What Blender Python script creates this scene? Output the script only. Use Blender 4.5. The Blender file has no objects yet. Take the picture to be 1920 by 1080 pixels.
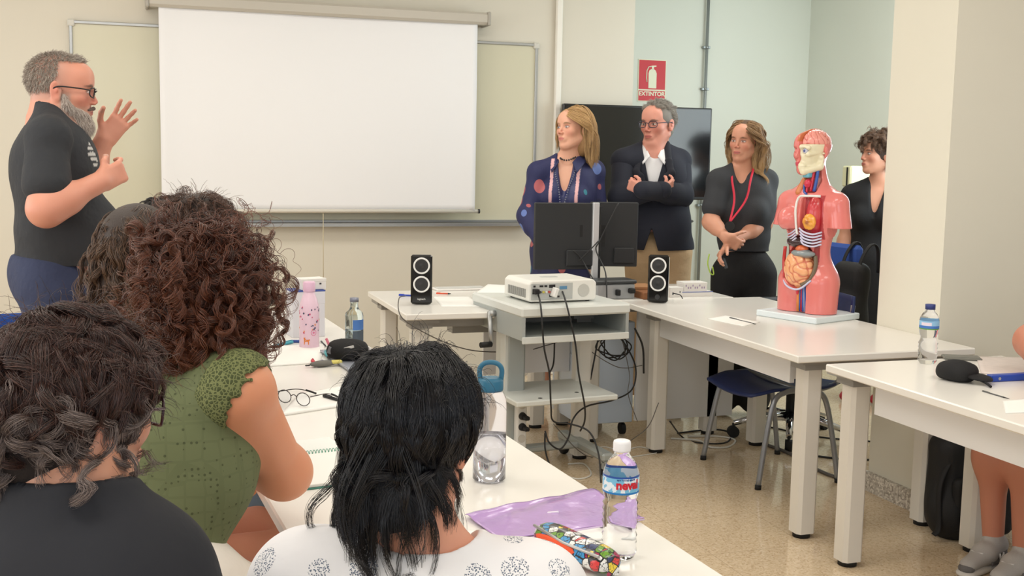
import bpy, math, random
import numpy as np
from mathutils import Vector, Matrix, Euler

C = bpy.context.scene.collection
PI = math.pi
RNG = np.random.default_rng(7)
random.seed(7)

# ------------------------------------------------------------------ camera
CAM_F, CAM_PITCH, CAM_ROLL, CAM_YAW, CAM_H = 2133.0, 6.7, 1.03, 18.5, 1.45
_p, _r, _a = (math.radians(v) for v in (CAM_PITCH, CAM_ROLL, CAM_YAW))
FW = np.array([math.sin(_a) * math.cos(_p), math.cos(_a) * math.cos(_p), -math.sin(_p)])
_rt = np.array([math.cos(_a), -math.sin(_a), 0.0])
_up = np.cross(_rt, FW)
RT = _rt * math.cos(_r) + _up * math.sin(_r)
UP = np.cross(RT, FW)
cam_data = bpy.data.cameras.new('camera')
cam = bpy.data.objects.new('camera', cam_data)
C.objects.link(cam)
cam.matrix_world = Matrix(((RT[0], UP[0], -FW[0], 0), (RT[1], UP[1], -FW[1], 0), (RT[2], UP[2], -FW[2], CAM_H), (0, 0, 0, 1)))
cam_data.sensor_width = 36.0
cam_data.lens = CAM_F / 1920 * 36
cam_data.clip_start = 0.05
bpy.context.scene.camera = cam

def ray(x, y):
    return FW + RT * (x - 960) / CAM_F - UP * (y - 540) / CAM_F
def atY(x, y, Y):            # the point of the room at depth Y seen at a photo position
    d = ray(x, y); return np.array([0, 0, CAM_H]) + d * Y / d[1]
def atZ(x, y, z):            # the point of the room at height z
    d = ray(x, y); return np.array([0, 0, CAM_H]) + d * (z - CAM_H) / d[2]

# ------------------------------------------------------------------ light
sc = bpy.context.scene
sc.view_settings.view_transform = 'Standard'
sc.view_settings.look = 'None'
sc.view_settings.gamma = 1.0
sc.view_settings.exposure = 0.0
sc.view_settings.use_curve_mapping = False
w = bpy.data.worlds.new('world'); sc.world = w; w.use_nodes = True
bg = w.node_tree.nodes['Background']
bg.inputs[0].default_value = (0.93, 0.96, 1.0, 1); bg.inputs[1].default_value = 0.60

def area(name, loc, size, power, color=(1, 1, 1), rot=(0, 0, 0), sy=None):
    l = bpy.data.lights.new(name, 'AREA'); l.energy = power; l.color = color
    l.shape = 'RECTANGLE'; l.size = size; l.size_y = sy or size
    o = bpy.data.objects.new(name, l); o.location = loc; o.rotation_euler = rot; C.objects.link(o); return o
for i, (x, y) in enumerate([(-0.6, 1.0), (1.6, 1.0), (-0.4, 3.2), (1.6, 3.2), (3.2, 2.0), (-0.2, 5.4), (1.7, 5.4), (3.7, 5.4)]):
    area('ceiling_lamp', (x, y, 2.78), 1.2, 14 if y < 5 else 13, (1.0, 0.965, 0.90), sy=0.6)
area('window_daylight', (4.76, 5.6, 1.8), 1.3, 36, (0.86, 0.97, 1.0), (0, PI / 2, -0.75 + 0.0), sy=1.7)
area('daylight_behind', (-0.6, -2.2, 1.9), 3.0, 26, (0.93, 0.97, 1.0), (PI / 2, 0, 0), sy=1.6)
area('daylight_left', (-2.9, 3.0, 1.75), 1.7, 88, (0.97, 0.98, 1.0), (0, -PI / 2, 0), sy=6.5)

# ------------------------------------------------------------------ materials
def lin(c):
    return tuple(((v / 255) / 12.92 if v / 255 <= 0.04045 else ((v / 255 + 0.055) / 1.055) ** 2.4) for v in c)
class NT:
    def __init__(s, name):
        s.m = bpy.data.materials.new(name); s.m.use_nodes = True
        s.t = s.m.node_tree; s.b = s.t.nodes['Principled BSDF']
    def n(s, typ, **kw):
        nd = s.t.nodes.new(typ)
        for k, v in kw.items(): setattr(nd, k, v)
        return nd
    def l(s, a, b): s.t.links.new(a, b)
    def math(s, op, a, b=None, clamp=False):
        nd = s.t.nodes.new('ShaderNodeMath'); nd.operation = op; nd.use_clamp = clamp
        for i, v in enumerate((a, b)):
            if v is None: continue
            if isinstance(v, (int, float)): nd.inputs[i].default_value = v
            else: s.l(v, nd.inputs[i])
        return nd.outputs[0]
    def mix(s, f, a, b):
        nd = s.t.nodes.new('ShaderNodeMix'); nd.data_type = 'RGBA'
        for i, v in ((0, f), (6, a), (7, b)):
            if isinstance(v, (int, float)): nd.inputs[i].default_value = v
            elif isinstance(v, tuple): nd.inputs[i].default_value = (*v[:3], 1)
            else: s.l(v, nd.inputs[i])
        return nd.outputs[2]
    def coord(s, kind='Object', scale=None):
        tc = s.t.nodes.new('ShaderNodeTexCoord'); o = tc.outputs[kind]
        if scale is not None:
            mp = s.t.nodes.new('ShaderNodeMapping'); mp.inputs['Scale'].default_value = scale if isinstance(scale, tuple) else (scale,) * 3
            s.l(o, mp.inputs[0]); o = mp.outputs[0]
        return o
    def noise(s, scale, detail=3, vec=None, rough=0.5):
        nd = s.t.nodes.new('ShaderNodeTexNoise'); nd.inputs['Scale'].default_value = scale; nd.inputs['Detail'].default_value = detail
        nd.inputs['Roughness'].default_value = rough
        s.l(vec or s.coord(), nd.inputs['Vector']); return nd.outputs[0]
    def voro(s, scale, feature='F1', vec=None, rnd=1.0, out='Distance'):
        nd = s.t.nodes.new('ShaderNodeTexVoronoi'); nd.feature = feature; nd.inputs['Scale'].default_value = scale
        nd.inputs['Randomness'].default_value = rnd
        s.l(vec or s.coord(), nd.inputs['Vector']); return nd.outputs[out]
    def bump(s, h, strength=0.2, dist=0.002):
        nd = s.t.nodes.new('ShaderNodeBump'); nd.inputs['Strength'].default_value = strength; nd.inputs['Distance'].default_value = dist
        s.l(h, nd.inputs['Height']); s.l(nd.outputs[0], s.b.inputs['Normal'])
    def base(s, v):
        if isinstance(v, tuple): s.b.inputs['Base Color'].default_value = (*v[:3], 1)
        else: s.l(v, s.b.inputs['Base Color'])
_mats = {}
def mat(name, rgb, rough=0.5, metal=0.0, bump=None, var=None, trans=0, ior=1.45, coat=0, spec=None, sss=0, alpha=1, emit=None):
    if name in _mats: return _mats[name]
    t = NT(name); c = lin(rgb)
    if var:      # (scale, amount): gentle change of the thing's own colour
        f = t.noise(var[0]); t.base(t.mix(f, tuple(v * (1 - var[1]) for v in c), tuple(min(1, v * (1 + var[1])) for v in c)))
    else: t.base(c)
    t.b.inputs['Roughness'].default_value = rough; t.b.inputs['Metallic'].default_value = metal
    if trans: t.b.inputs['Transmission Weight'].default_value = trans; t.b.inputs['IOR'].default_value = ior
    if coat: t.b.inputs['Coat Weight'].default_value = coat; t.b.inputs['Coat Roughness'].default_value = 0.08
    if spec is not None: t.b.inputs['Specular IOR Level'].default_value = spec
    if sss: t.b.inputs['Subsurface Weight'].default_value = sss; t.b.inputs['Subsurface Radius'].default_value = (1, .35, .2); t.b.inputs['Subsurface Scale'].default_value = 0.004
    if alpha < 1: t.b.inputs['Alpha'].default_value = alpha
    if bump: t.bump(t.noise(bump[0], 4), bump[1], bump[2] if len(bump) > 2 else 0.002)
    if emit: t.b.inputs['Emission Color'].default_value = (*lin(emit[0]), 1); t.b.inputs['Emission Strength'].default_value = emit[1]
    _mats[name] = t.m
    return t.m

# ------------------------------------------------------------------ mesh helpers
class MB:
    """collects shapes into one mesh; mi = material index of what is added next"""
    def __init__(s): s.v = []; s.f = []; s.mi = []; s.cur = 0; s.sm = []; s.smooth = False
    def _add(s, vs, fs, smooth=None):
        b = len(s.v); s.v += [tuple(map(float, v)) for v in vs]
        for f in fs: s.f.append(tuple(i + b for i in f)); s.mi.append(s.cur); s.sm.append(s.smooth if smooth is None else smooth)
    def box(s, lo, hi, R=None, c=None, bev=0.0):
        x0, y0, z0 = lo; x1, y1, z1 = hi
        if bev <= 0:
            vs = [(x0, y0, z0), (x1, y0, z0), (x1, y1, z0), (x0, y1, z0), (x0, y0, z1), (x1, y0, z1), (x1, y1, z1), (x0, y1, z1)]
            fs = [(0, 3, 2, 1), (4, 5, 6, 7), (0, 1, 5, 4), (1, 2, 6, 5), (2, 3, 7, 6), (3, 0, 4, 7)]
        else:
            b = min(bev, (x1 - x0) / 2.01, (y1 - y0) / 2.01, (z1 - z0) / 2.01); vs = []; idx = {}
            for xi in (0, 1):
                for yi in (0, 1):
                    for zi in (0, 1):
                        X = (x0, x1)[xi]; Y = (y0, y1)[yi]; Z = (z0, z1)[zi]
                        sx = (1, -1)[xi]; sy = (1, -1)[yi]; sz = (1, -1)[zi]
                        idx[(xi, yi, zi, 0)] = len(vs); vs.append((X, Y + sy * b, Z + sz * b))
                        idx[(xi, yi, zi, 1)] = len(vs); vs.append((X + sx * b, Y, Z + sz * b))
                        idx[(xi, yi, zi, 2)] = len(vs); vs.append((X + sx * b, Y + sy * b, Z))
            fs = []
            for ax in range(3):
                o = [a for a in range(3) if a != ax]
                for sd in (0, 1):
                    q = []
                    for (a, b2) in ((0, 0), (1, 0), (1, 1), (0, 1)):
                        k = [0, 0, 0]; k[ax] = sd; k[o[0]] = a; k[o[1]] = b2; q.append(idx[(*k, ax)])
                    if (ax == 1) != (sd == 0): q = q[::-1] if True else q
                    fs.append(tuple(q))
            for ax in range(3):
                o = [a for a in range(3) if a != ax]
                for a in (0, 1):
                    for b2 in (0, 1):
                        k0 = [0, 0, 0]; k1 = [0, 0, 0]; k1[ax] = 1
                        for k in (k0, k1): k[o[0]] = a; k[o[1]] = b2
                        fs.append((idx[(*k0, o[0])], idx[(*k1, o[0])], idx[(*k1, o[1])], idx[(*k0, o[1])]))
            for xi in (0, 1):
                for yi in (0, 1):
                    for zi in (0, 1): fs.append((idx[(xi, yi, zi, 0)], idx[(xi, yi, zi, 1)], idx[(xi, yi, zi, 2)]))
        if R is not None: vs = [tuple(np.asarray(R) @ np.array(v)) for v in vs]
        if c is not None: vs = [(v[0] + c[0], v[1] + c[1], v[2] + c[2]) for v in vs]
        s._add(vs, fs, False); return s
    def cyl(s, a, b, r, r2=None, n=16, caps=True, smooth=True):
        return s.tube([a, b], [r, r if r2 is None else r2], n, caps, smooth)
    def tube(s, pts, r, n=8, caps=True, smooth=True, flat=None):
        pts = [np.array(p, float) for p in pts]; m = len(pts)
        if not hasattr(r, '__len__'): r = [r] * m
        t0 = pts[1] - pts[0]; t0 /= np.linalg.norm(t0) + 1e-12
        u = np.cross(t0, [0, 0, 1.0])
        if np.linalg.norm(u) < 1e-3: u = np.cross(t0, [0, 1.0, 0])
        u /= np.linalg.norm(u); vs = []
        for i, p in enumerate(pts):
            t = pts[min(i + 1, m - 1)] - pts[max(i - 1, 0)]; t /= np.linalg.norm(t) + 1e-12
            u = u - t * (u @ t); u /= np.linalg.norm(u) + 1e-12; v = np.cross(t, u)
            for k in range(n):
                a = 2 * PI * k / n
                vs.append(p + r[i] * (math.cos(a) * u + math.sin(a) * v * (flat or 1)))
        fs = [(i * n + k, i * n + (k + 1) % n, (i + 1) * n + (k + 1) % n, (i + 1) * n + k) for i in range(m - 1) for k in range(n)]
        s._add(vs, fs, smooth)
        if caps:
            s._add([vs[k] for k in range(n)], [tuple(range(n))[::-1]], False)
            s._add([vs[(m - 1) * n + k] for k in range(n)], [tuple(range(n))], False)
        return s
    def lathe(s, prof, c=(0, 0, 0), n=24, smooth=True, wob=None):
        vs = []; fs = []
        for i, (r, z) in enumerate(prof):
            for k in range(n):
                a = 2 * PI * k / n; rr = r * (1 + (wob(a, z) if wob else 0))
                vs.append((c[0] + rr * math.cos(a), c[1] + rr * math.sin(a), c[2] + z))
        for i in range(len(prof) - 1):
            for k in range(n): fs.append((i * n + k, i * n + (k + 1) % n, (i + 1) * n + (k + 1) % n, (i + 1) * n + k))
        s._add(vs, fs, smooth); return s
    def prism(s, poly, z0, z1, M=None, smooth=False):
        n = len(poly); f = (lambda v: v) if M is None else (lambda v: tuple(M(v)))
        vs = [f((x, y, z0)) for x, y in poly] + [f((x, y, z1)) for x, y in poly]
        s._add(vs, [tuple(range(n))[::-1], tuple(range(n, 2 * n))], False)
        s._add(vs, [(i, (i + 1) % n, n + (i + 1) % n, n + i) for i in range(n)], smooth); return s
    def quad(s, a, b, c, d): s._add([a, b, c, d], [(0, 1, 2, 3)], False); return s
    def grid(s, fn, nu, nv, smooth=True, closeu=False):
        vs = [fn(i / (nu if closeu else nu - 1), j / (nv - 1)) for i in range(nu) for j in range(nv)]
        m = nu if closeu else nu - 1
        s._add(vs, [(i * nv + j, ((i + 1) % nu) * nv + j, ((i + 1) % nu) * nv + j + 1, i * nv + j + 1) for i in range(m) for j in range(nv - 1)], smooth); return s
    def sphere(s, c, r, n=16, m=10, R=None):
        r = np.array(r if hasattr(r, '__len__') else (r, r, r), float)
        def fn(u, v):
            a = 2 * PI * u; b = PI * (v - 0.5); q = np.array([math.cos(b) * math.cos(a), math.cos(b) * math.sin(a), math.sin(b)]) * r
            if R is not None: q = np.asarray(R) @ q
            return tuple(q + np.array(c, float))
        return s.grid(fn, n, m, True, True)
def obj(name, mb, mats, parent=None, origin=None, loc=None, rotz=None, solid=None, kind=None, recalc=True):
    """link one mesh object; verts are world minus origin when origin is given"""
    me = bpy.data.meshes.new(name)
    vs = mb.v if origin is None else [(v[0] - origin[0], v[1] - origin[1], v[2] - origin[2]) for v in mb.v]
    me.from_pydata(vs, [], mb.f)
    for m in (mats if isinstance(mats, (list, tuple)) else [mats]): me.materials.append(m)
    me.polygons.foreach_set('material_index', mb.mi); me.polygons.foreach_set('use_smooth', mb.sm)
    if recalc:
        import bmesh
        bm = bmesh.new(); bm.from_mesh(me); bmesh.ops.remove_doubles(bm, verts=bm.verts, dist=1e-6); bmesh.ops.recalc_face_normals(bm, faces=bm.faces); bm.to_mesh(me); bm.free()
    me.update()
    o = bpy.data.objects.new(name, me); C.objects.link(o)
    if parent is not None: o.parent = parent
    if loc is not None: o.location = loc
    elif origin is not None and parent is None: o.location = origin
    if rotz is not None: o.rotation_euler = (0, 0, rotz)
    if solid:
        md = o.modifiers.new('solid', 'SOLIDIFY'); md.thickness = solid; md.offset = 0
    if kind: o['kind'] = kind
    return o
def tag(o, label, cat, group=None):
    o['label'] = label; o['category'] = cat
    if group: o['group'] = group
    return o
def thing(name, label, cat, loc=(0, 0, 0), rotz=0.0, group=None):
    o = bpy.data.objects.new(name, None); C.objects.link(o); o.empty_display_size = 0.05
    o.location = loc; o.rotation_euler = (0, 0, rotz)
    return tag(o, label, cat, group)
def dup(root, loc, rotz, label, group=None, name=None):
    r = root.copy(); C.objects.link(r); r.location = loc; r.rotation_euler = (0, 0, rotz); r['label'] = label
    if group: r['group'] = group
    if name: r.name = name
    for ch in list(root.children):
        c = ch.copy(); C.objects.link(c); c.parent = r
        for g in ch.children:
            d = g.copy(); C.objects.link(d); d.parent = c
    return r
def struct(name, mb, m, **kw): return obj(name, mb, m, kind='structure', **kw)
def rotz(a):
    c, s_ = math.cos(a), math.sin(a); return np.array([[c, -s_, 0], [s_, c, 0], [0, 0, 1.0]])
def spline(pts, n=8):
    pts = [np.array(p, float) for p in pts]; out = []
    P = [2 * pts[0] - pts[1]] + pts + [2 * pts[-1] - pts[-2]]
    for i in range(1, len(P) - 2):
        for k in range(n):
            t = k / n; a, b, c, d = P[i - 1], P[i], P[i + 1], P[i + 2]
            out.append(0.5 * ((2 * b) + (c - a) * t + (2 * a - 5 * b + 4 * c - d) * t * t + (-a + 3 * b - 3 * c + d) * t ** 3))
    out.append(pts[-1]); return out
def text(name, body, size, m, parent, M, ext=0.0004, origin=None, bold=0.0):
    cu = bpy.data.curves.new(name, 'FONT'); cu.body = body; cu.size = size; cu.extrude = ext; cu.offset = bold
    cu.align_x = 'CENTER'; cu.align_y = 'CENTER'; cu.materials.append(m)
    o = bpy.data.objects.new(name, cu); C.objects.link(o)
    bpy.context.view_layer.update()
    me = bpy.data.meshes.new_from_object(o.evaluated_get(bpy.context.evaluated_depsgraph_get())); bpy.data.objects.remove(o)
    o = bpy.data.objects.new(name, me); C.objects.link(o)
    if parent is not None: o.parent = parent
    o.matrix_basis = M; return o
# ------------------------------------------------------------------ the setting
YW, YR = 7.0, 7.6
def wallmat(name, rgb, bmp=0.08):
    t = NT(name); c = lin(rgb); f = t.noise(1.2, 3)
    t.base(t.mix(f, tuple(v * 0.96 for v in c), tuple(min(1, v * 1.03) for v in c)))
    t.b.inputs['Roughness'].default_value = 0.75; t.bump(t.noise(140, 3), bmp, 0.002); return t.m
M_wall = wallmat('painted_wall', (216, 210, 195))
M_wall2 = wallmat('painted_wall_pale', (222, 226, 216))
M_white = mat('white_trim_paint', (238, 234, 224), 0.45)
def floor_mat():
    t = NT('terrazzo'); v = t.coord('Object')
    a = t.voro(150, vec=v, out='Color'); b = t.noise(60, 5, vec=v); g = t.noise(2.0, 2, vec=v)
    sep = t.n('ShaderNodeSeparateColor'); t.l(a, sep.inputs[0])
    chips = t.math('MULTIPLY', sep.outputs[0], 0.9)
    c = t.mix(chips, lin((232, 212, 182)), lin((212, 188, 154)))
    dots = t.math('GREATER_THAN', sep.outputs[1], 0.86); c = t.mix(t.math('MULTIPLY', dots, 0.42), c, lin((176, 144, 108)))
    li = t.math('GREATER_THAN', sep.outputs[2], 0.88); c = t.mix(t.math('MULTIPLY', li, 0.4), c, lin((232, 216, 190)))
    br = t.n('ShaderNodeTexBrick'); br.offset = 0; br.inputs['Scale'].default_value = 1.0; br.inputs['Mortar Size'].default_value = 0.0015
    br.inputs['Brick Width'].default_value = 0.4; br.inputs['Row Height'].default_value = 0.4
    br.inputs['Color1'].default_value = br.inputs['Color2'].default_value = (0, 0, 0, 1); br.inputs['Mortar'].default_value = (1, 1, 1, 1); t.l(v, br.inputs['Vector'])
    c = t.mix(t.math('MULTIPLY', br.outputs[0], 0.35), c, lin((130, 105, 78)))
    t.base(c); t.b.inputs['Roughness'].default_value = 0.10; t.b.inputs['Specular IOR Level'].default_value = 0.6
    t.bump(g, 0.05, 0.01); return t.m
M_floor = floor_mat()
struct('floor', MB().box((-3, -3, -0.05), (7, 9, 0)), M_floor)
struct('ceiling', MB().box((-3, -3, 2.8), (7, 9, 2.9)), mat('ceiling_paint', (238, 236, 230), 0.8))
pil = atY(1187, 150, YW)[0]                                 # where the front wall ends and the recess begins
struct('wall_front', MB().box((-3, YW, 0), (pil, YR + 0.1, 2.8)), M_wall)
struct('wall_back', MB().box((pil, YR, 0), (6, YR + 0.1, 2.8)), M_wall2)
struct('wall_left', MB().box((-3.1, -3, 0), (-3, 9, 2.8)), M_wall)
xc = atY(1512, 200, YR)[0]
mb = MB(); mb.box((xc, 6.2, 0), (xc + 0.2, YR, 2.8)); mb.box((xc, 3.9, 0), (xc + 0.2, 4.4, 2.8)); mb.box((xc, 4.4, 0), (xc + 0.2, 6.2, 0.95)); mb.box((xc, 4.4, 2.5), (xc + 0.2, 6.2, 2.8))
struct('wall_right', mb, M_wall2)
mb = MB(); 
for y in (4.4, 5.28, 6.14): mb.box((xc + 0.04, y, 0.95), (xc + 0.1, y + 0.06, 2.5))
mb.box((xc + 0.04, 4.4, 0.95), (xc + 0.1, 6.2, 1.01)); mb.box((xc + 0.04, 4.4, 2.44), (xc + 0.1, 6.2, 2.5))
struct('window_1', mb, mat('window_aluminium', (200, 205, 205), 0.35, 0.6))
# pier beside the long tables
c0 = atZ(1632, 925, 0); COLX = 3.075
mb = MB(); mb.box((COLX, 3.76, 0), (5.2, 4.16, 2.8)); struct('wall_pier', mb, wallmat('painted_pier', (228, 224, 208)))
def speck():
    t = NT('speckled_skirting'); a = t.voro(120, out='Color'); s_ = t.n('ShaderNodeSeparateColor'); t.l(a, s_.inputs[0])
    t.base(t.mix(s_.outputs[0], lin((150, 140, 126)), lin((236, 230, 218)))); t.b.inputs['Roughness'].default_value = 0.5; t.bump(t.noise(90), 0.4, 0.003); return t.m
M_skirt = speck()
mb = MB(); mb.box((COLX - 0.02, 3.74, 0), (COLX, 4.18, 0.085)); mb.box((COLX - 0.02, 3.74, 0), (5.2, 3.76, 0.085)); struct('baseboard_pier', mb, M_skirt)
mb = MB(); mb.box((-3, YW - 0.015, 0), (pil, YW, 0.08)); struct('baseboard_front', mb, M_skirt)
mb = MB(); mb.box((pil, YR - 0.015, 0), (xc, YR, 0.08)); struct('baseboard_back', mb, M_skirt)
a = atY(1049, 0, YW - 0.02)
mb = MB(); mb.box((a[0] - 0.02, YW - 0.03, 0), (a[0] + 0.025, YW + 0.0, 2.8), bev=0.008); struct('trim_1', mb, M_white)

# conduit down the recessed wall
px = atY(1325, 100, YR - 0.03)
t = thing('conduit_pipe', 'thin grey metal conduit running down the pale wall above the television', 'pipe', (px[0], YR - 0.03, 0))
M_galv = mat('galvanised', (150, 156, 158), 0.4, 0.7)
obj('pipe', MB().cyl((0, 0, 0.3), (0, 0, 2.79), 0.011, n=10), M_galv, t)
for z in (2.25, 1.95, 1.1): obj('pipe_clamp', MB().box((-0.028, -0.004, z - 0.009), (0.028, 0.029, z + 0.009), bev=0.002).cyl((0, 0, z - 0.01), (0, 0, z + 0.01), 0.0145, n=10), M_galv, t)

# whiteboard with its frame and tray
yb = YW - 0.025
TL, TR = atY(133, 42, yb), atY(1006, 86, yb); BLz = atY(1000, 413, yb)[2]
x0, x1, z1 = TL[0], TR[0], (TL[2] + TR[2]) / 2; z0 = BLz
t = thing('whiteboard', 'wide cream whiteboard on the front wall behind the pulled-down screen', 'whiteboard', (0, YW, 0))
M_alu = mat('anodised_aluminium', (178, 180, 180), 0.35, 0.75)
obj('board_panel', MB().box((x0, -0.018, z0), (x1, -0.002, z1)), mat('cream_enamel', (208, 204, 180), 0.28, coat=0.2), t)
mb = MB()
for b in (((x0 - .012, -.028, z0 - .012), (x0 + .006, -.001, z1 + .012)), ((x1 - .006, -.028, z0 - .012), (x1 + .012, -.001, z1 + .012)), ((x0 - .012, -.028, z1 - .004), (x1 + .012, -.001, z1 + .014)), ((x0 - .012, -.028, z0 - .014), (x1 + .012, -.001, z0 + .004))): mb.box(*b, bev=0.003)
obj('frame', mb, M_alu, t)
for X, Z in ((x0, z0), (x0, z1), (x1, z0), (x1, z1)): obj('corner_cap', MB().box((X - .02, -.031, Z - .02), (X + .02, -.0, Z + .02), bev=0.006), mat('light_plastic', (205, 203, 194), 0.4), t)
obj('pen_tray', MB().box((x0 + 0.25, -0.085, z0 - 0.035), (x1 - 0.02, -0.012, z0 - 0.022), bev=0.003).box((x0 + 0.25, -0.088, z0 - 0.035), (x1 - 0.02, -0.08, z0 - 0.012), bev=0.002), M_alu, t)
e = atY(245, 412, yb - 0.05)
t = thing('board_eraser', 'dark grey felt board eraser lying on the whiteboard tray', 'eraser', (e[0], YW - 0.052, z0 - 0.0215))
obj('handle', MB().box((-0.085, -0.024, 0.015), (0.085, 0.024, 0.036), bev=0.008), mat('eraser_plastic', (84, 90, 98), 0.5), t)
obj('felt', MB().box((-0.085, -0.024, 0.0), (0.085, 0.024, 0.015), bev=0.003), mat('eraser_felt', (50, 52, 56), 0.9), t)

# projection screen
ys = YW - 0.12
A, B = atY(275, 3, ys), atY(915, 35, ys); S0, S1 = atY(299, 395, ys), atY(893, 402, ys)
t = thing('projection_screen', 'white roll-down projection screen hanging in front of the whiteboard', 'projection screen', (0, ys, 0))
zt = (A[2] + B[2]) / 2; sx0, sx1 = atY(297, 20, ys)[0], atY(894, 46, ys)[0]; zb = (S0[2] + S1[2]) / 2 + 0.01
zt2 = zt
mb = MB(); mb.box((A[0], -0.04, zt2 - 0.035), (B[0], 0.045, zt2 + 0.04), bev=0.015); obj('housing', mb, mat('screen_housing', (190, 184, 172), 0.4), t)
for X in (A[0] - .008, B[0] - .012): obj('end_cap', MB().box((X, -0.045, zt2 - 0.04), (X + 0.02, 0.12, zt2 + 0.045), bev=0.006), mat('screen_cap', (170, 165, 155), 0.4), t)
def fab(u, v):
    x = sx0 + (sx1 - sx0) * u; z = zb + (zt2 - zb) * v
    return (x, -0.002 + 0.004 * math.sin(u * 9 + v * 3) + 0.006 * math.sin(u * 3.1) * (1 - v) - 0.012 * max(0, abs(u - .5) - .44) / .06, z)
obj('screen_fabric', MB().grid(fab, 60, 30), mat('screen_fabric', (236, 236, 237), 0.85), t, solid=0.0012, recalc=False)
mb = MB().tube([(sx0 - .02, 0, zb), (sx1 + .03, 0, zb)], 0.012, 12); obj('bottom_bar', mb, mat('screen_bar', (205, 200, 188), 0.4), t)
for X in (sx0 - .02, sx1 + .03): obj('bar_cap', MB().cyl((X - .006, 0, zb), (X + .006, 0, zb), 0.014, n=12), mat('dark_plastic', (60, 60, 62), 0.5), t)
cx = atY(606, 410, ys)[0]; cz = atY(606, 520, ys)[2]
obj('pull_cord', MB().tube([(cx, 0, zb - .01), (cx, 0, cz)], 0.0022, 6), mat('cord', (205, 192, 160), 0.8), t)
obj('cord_pull', MB().lathe([(0.001, 0.0), (0.012, -0.004), (0.013, -0.02), (0.009, -0.035), (0.005, -0.05), (0.001, -0.052)][::-1], (cx, 0, cz + 0.0), 12), mat('wood_knob', (176, 128, 70), 0.5), t)

# television
A = atY(1057, 195, 6.9); B = atY(1336, 202, 6.9); D = atY(1331, 375, 6.9)
t = thing('television', 'large black flat television on the wall behind the four standing visitors', 'television', (A[0], 6.9, D[2]))
W_, H_ = B[0] - A[0], (A[2] + B[2]) / 2 - D[2]
obj('bezel', MB().box((0, 0, 0), (W_, 0.045, H_), bev=0.006), mat('tv_bezel', (16, 16, 17), 0.3), t)
obj('screen', MB().box((0.012, -0.002, 0.02), (W_ - .012, 0.002, H_ - .012)), mat('tv_screen', (14, 15, 17), 0.12, coat=0.4), t)
obj('wall_mount', MB().box((W_ / 2 - .2, 0.045, H_ / 2 - .12), (W_ / 2 + .1, 0.1, H_ / 2 + .12)), mat('dark_plastic', (60, 60, 62), 0.5), t)

# extinguisher sign
A = atY(1199, 112, YR - 0.006); B = atY(1246, 190, YR - 0.006)
t = thing('fire_extinguisher_sign', 'red and white EXTINTOR fire extinguisher sign above the television', 'sign', ((A[0] + B[0]) / 2, YR - 0.004, (A[2] + B[2]) / 2))
W_, H_ = (B[0] - A[0]) / 2, (A[2] - B[2]) / 2
M_sgw = mat('sign_cream', (232, 234, 208), 0.5); M_sgr = mat('sign_red', (200, 20, 36), 0.45)
obj('sign_plate', MB().box((-W_ - .006, -0.001, -H_ - .006), (W_ + .006, 0.003, H_ + .006)), M_sgw, t)
zs = -H_ + 2 * H_ * 0.27
obj('red_panel', MB().box((-W_, -0.0025, zs + .004), (W_, -0.001, H_)).box((-W_, -0.0025, -H_), (W_, -0.001, zs - .006)), M_sgr, t)
mb = MB(); F = lambda v: (v[0], -v[2], v[1])
k = H_; mb.prism([(-.028, zs + .012), (.034, zs + .012), (.034, .052), (.026, .072), (.012, .082), (-.010, .082), (-.024, .072), (-.030, .052)], .0026, .004, F)
mb.prism([(-.004, .08), (.01, .08), (.012, .098), (.03, .10), (.03, .108), (-.006, .106)], .0026, .004, F)
mb.tube([(-.004, -.0035, .102), (-.03, -.0035, .097), (-.044, -.0035, .07), (-.046, -.0035, .02), (-.042, -.0035, -.01)], .004, 6)
obj('extinguisher_pictogram', mb, M_sgw, t)
text('lettering', 'EXTINTOR', 0.042, M_sgw, t, Matrix.Translation((0, -0.003, (-H_ + zs) / 2 - 0.002 + 0.012)) @ Matrix.Rotation(PI / 2, 4, 'X'), 0.0006, bold=0.0012)

# ------------------------------------------------------------------ tables
def tbl_top_mat():
    t = NT('table_laminate'); c = lin((238, 235, 228)); f = t.noise(3, 2)
    t.base(t.mix(f, tuple(v * .98 for v in c), c)); t.b.inputs['Roughness'].default_value = 0.22; t.b.inputs['Specular IOR Level'].default_value = 0.45; return t.m
M_top = tbl_top_mat()
M_leg = mat('table_leg_paint', (226, 222, 213), 0.38); M_brk = mat('bracket_grey', (150, 148, 143), 0.45); M_apr = mat('apron_white', (232, 232, 232), 0.35)
M_blk = mat('black_rubber', (22, 22, 23), 0.7)
def leg(x, y, h=0.70):
    m = MB(); a, c = 0.04, 0.013
    poly = [(-a + c, -a), (a - c, -a), (a, -a + c), (a, -.006), (a - .006, -.004), (a - .006, .004), (a, .006), (a, a - c), (a - c, a), (-a + c, a), (-a, a - c), (-a, -a + c)]
    m.prism([(x + u, y + v) for u, v in poly], 0.02, h); return m
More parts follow.
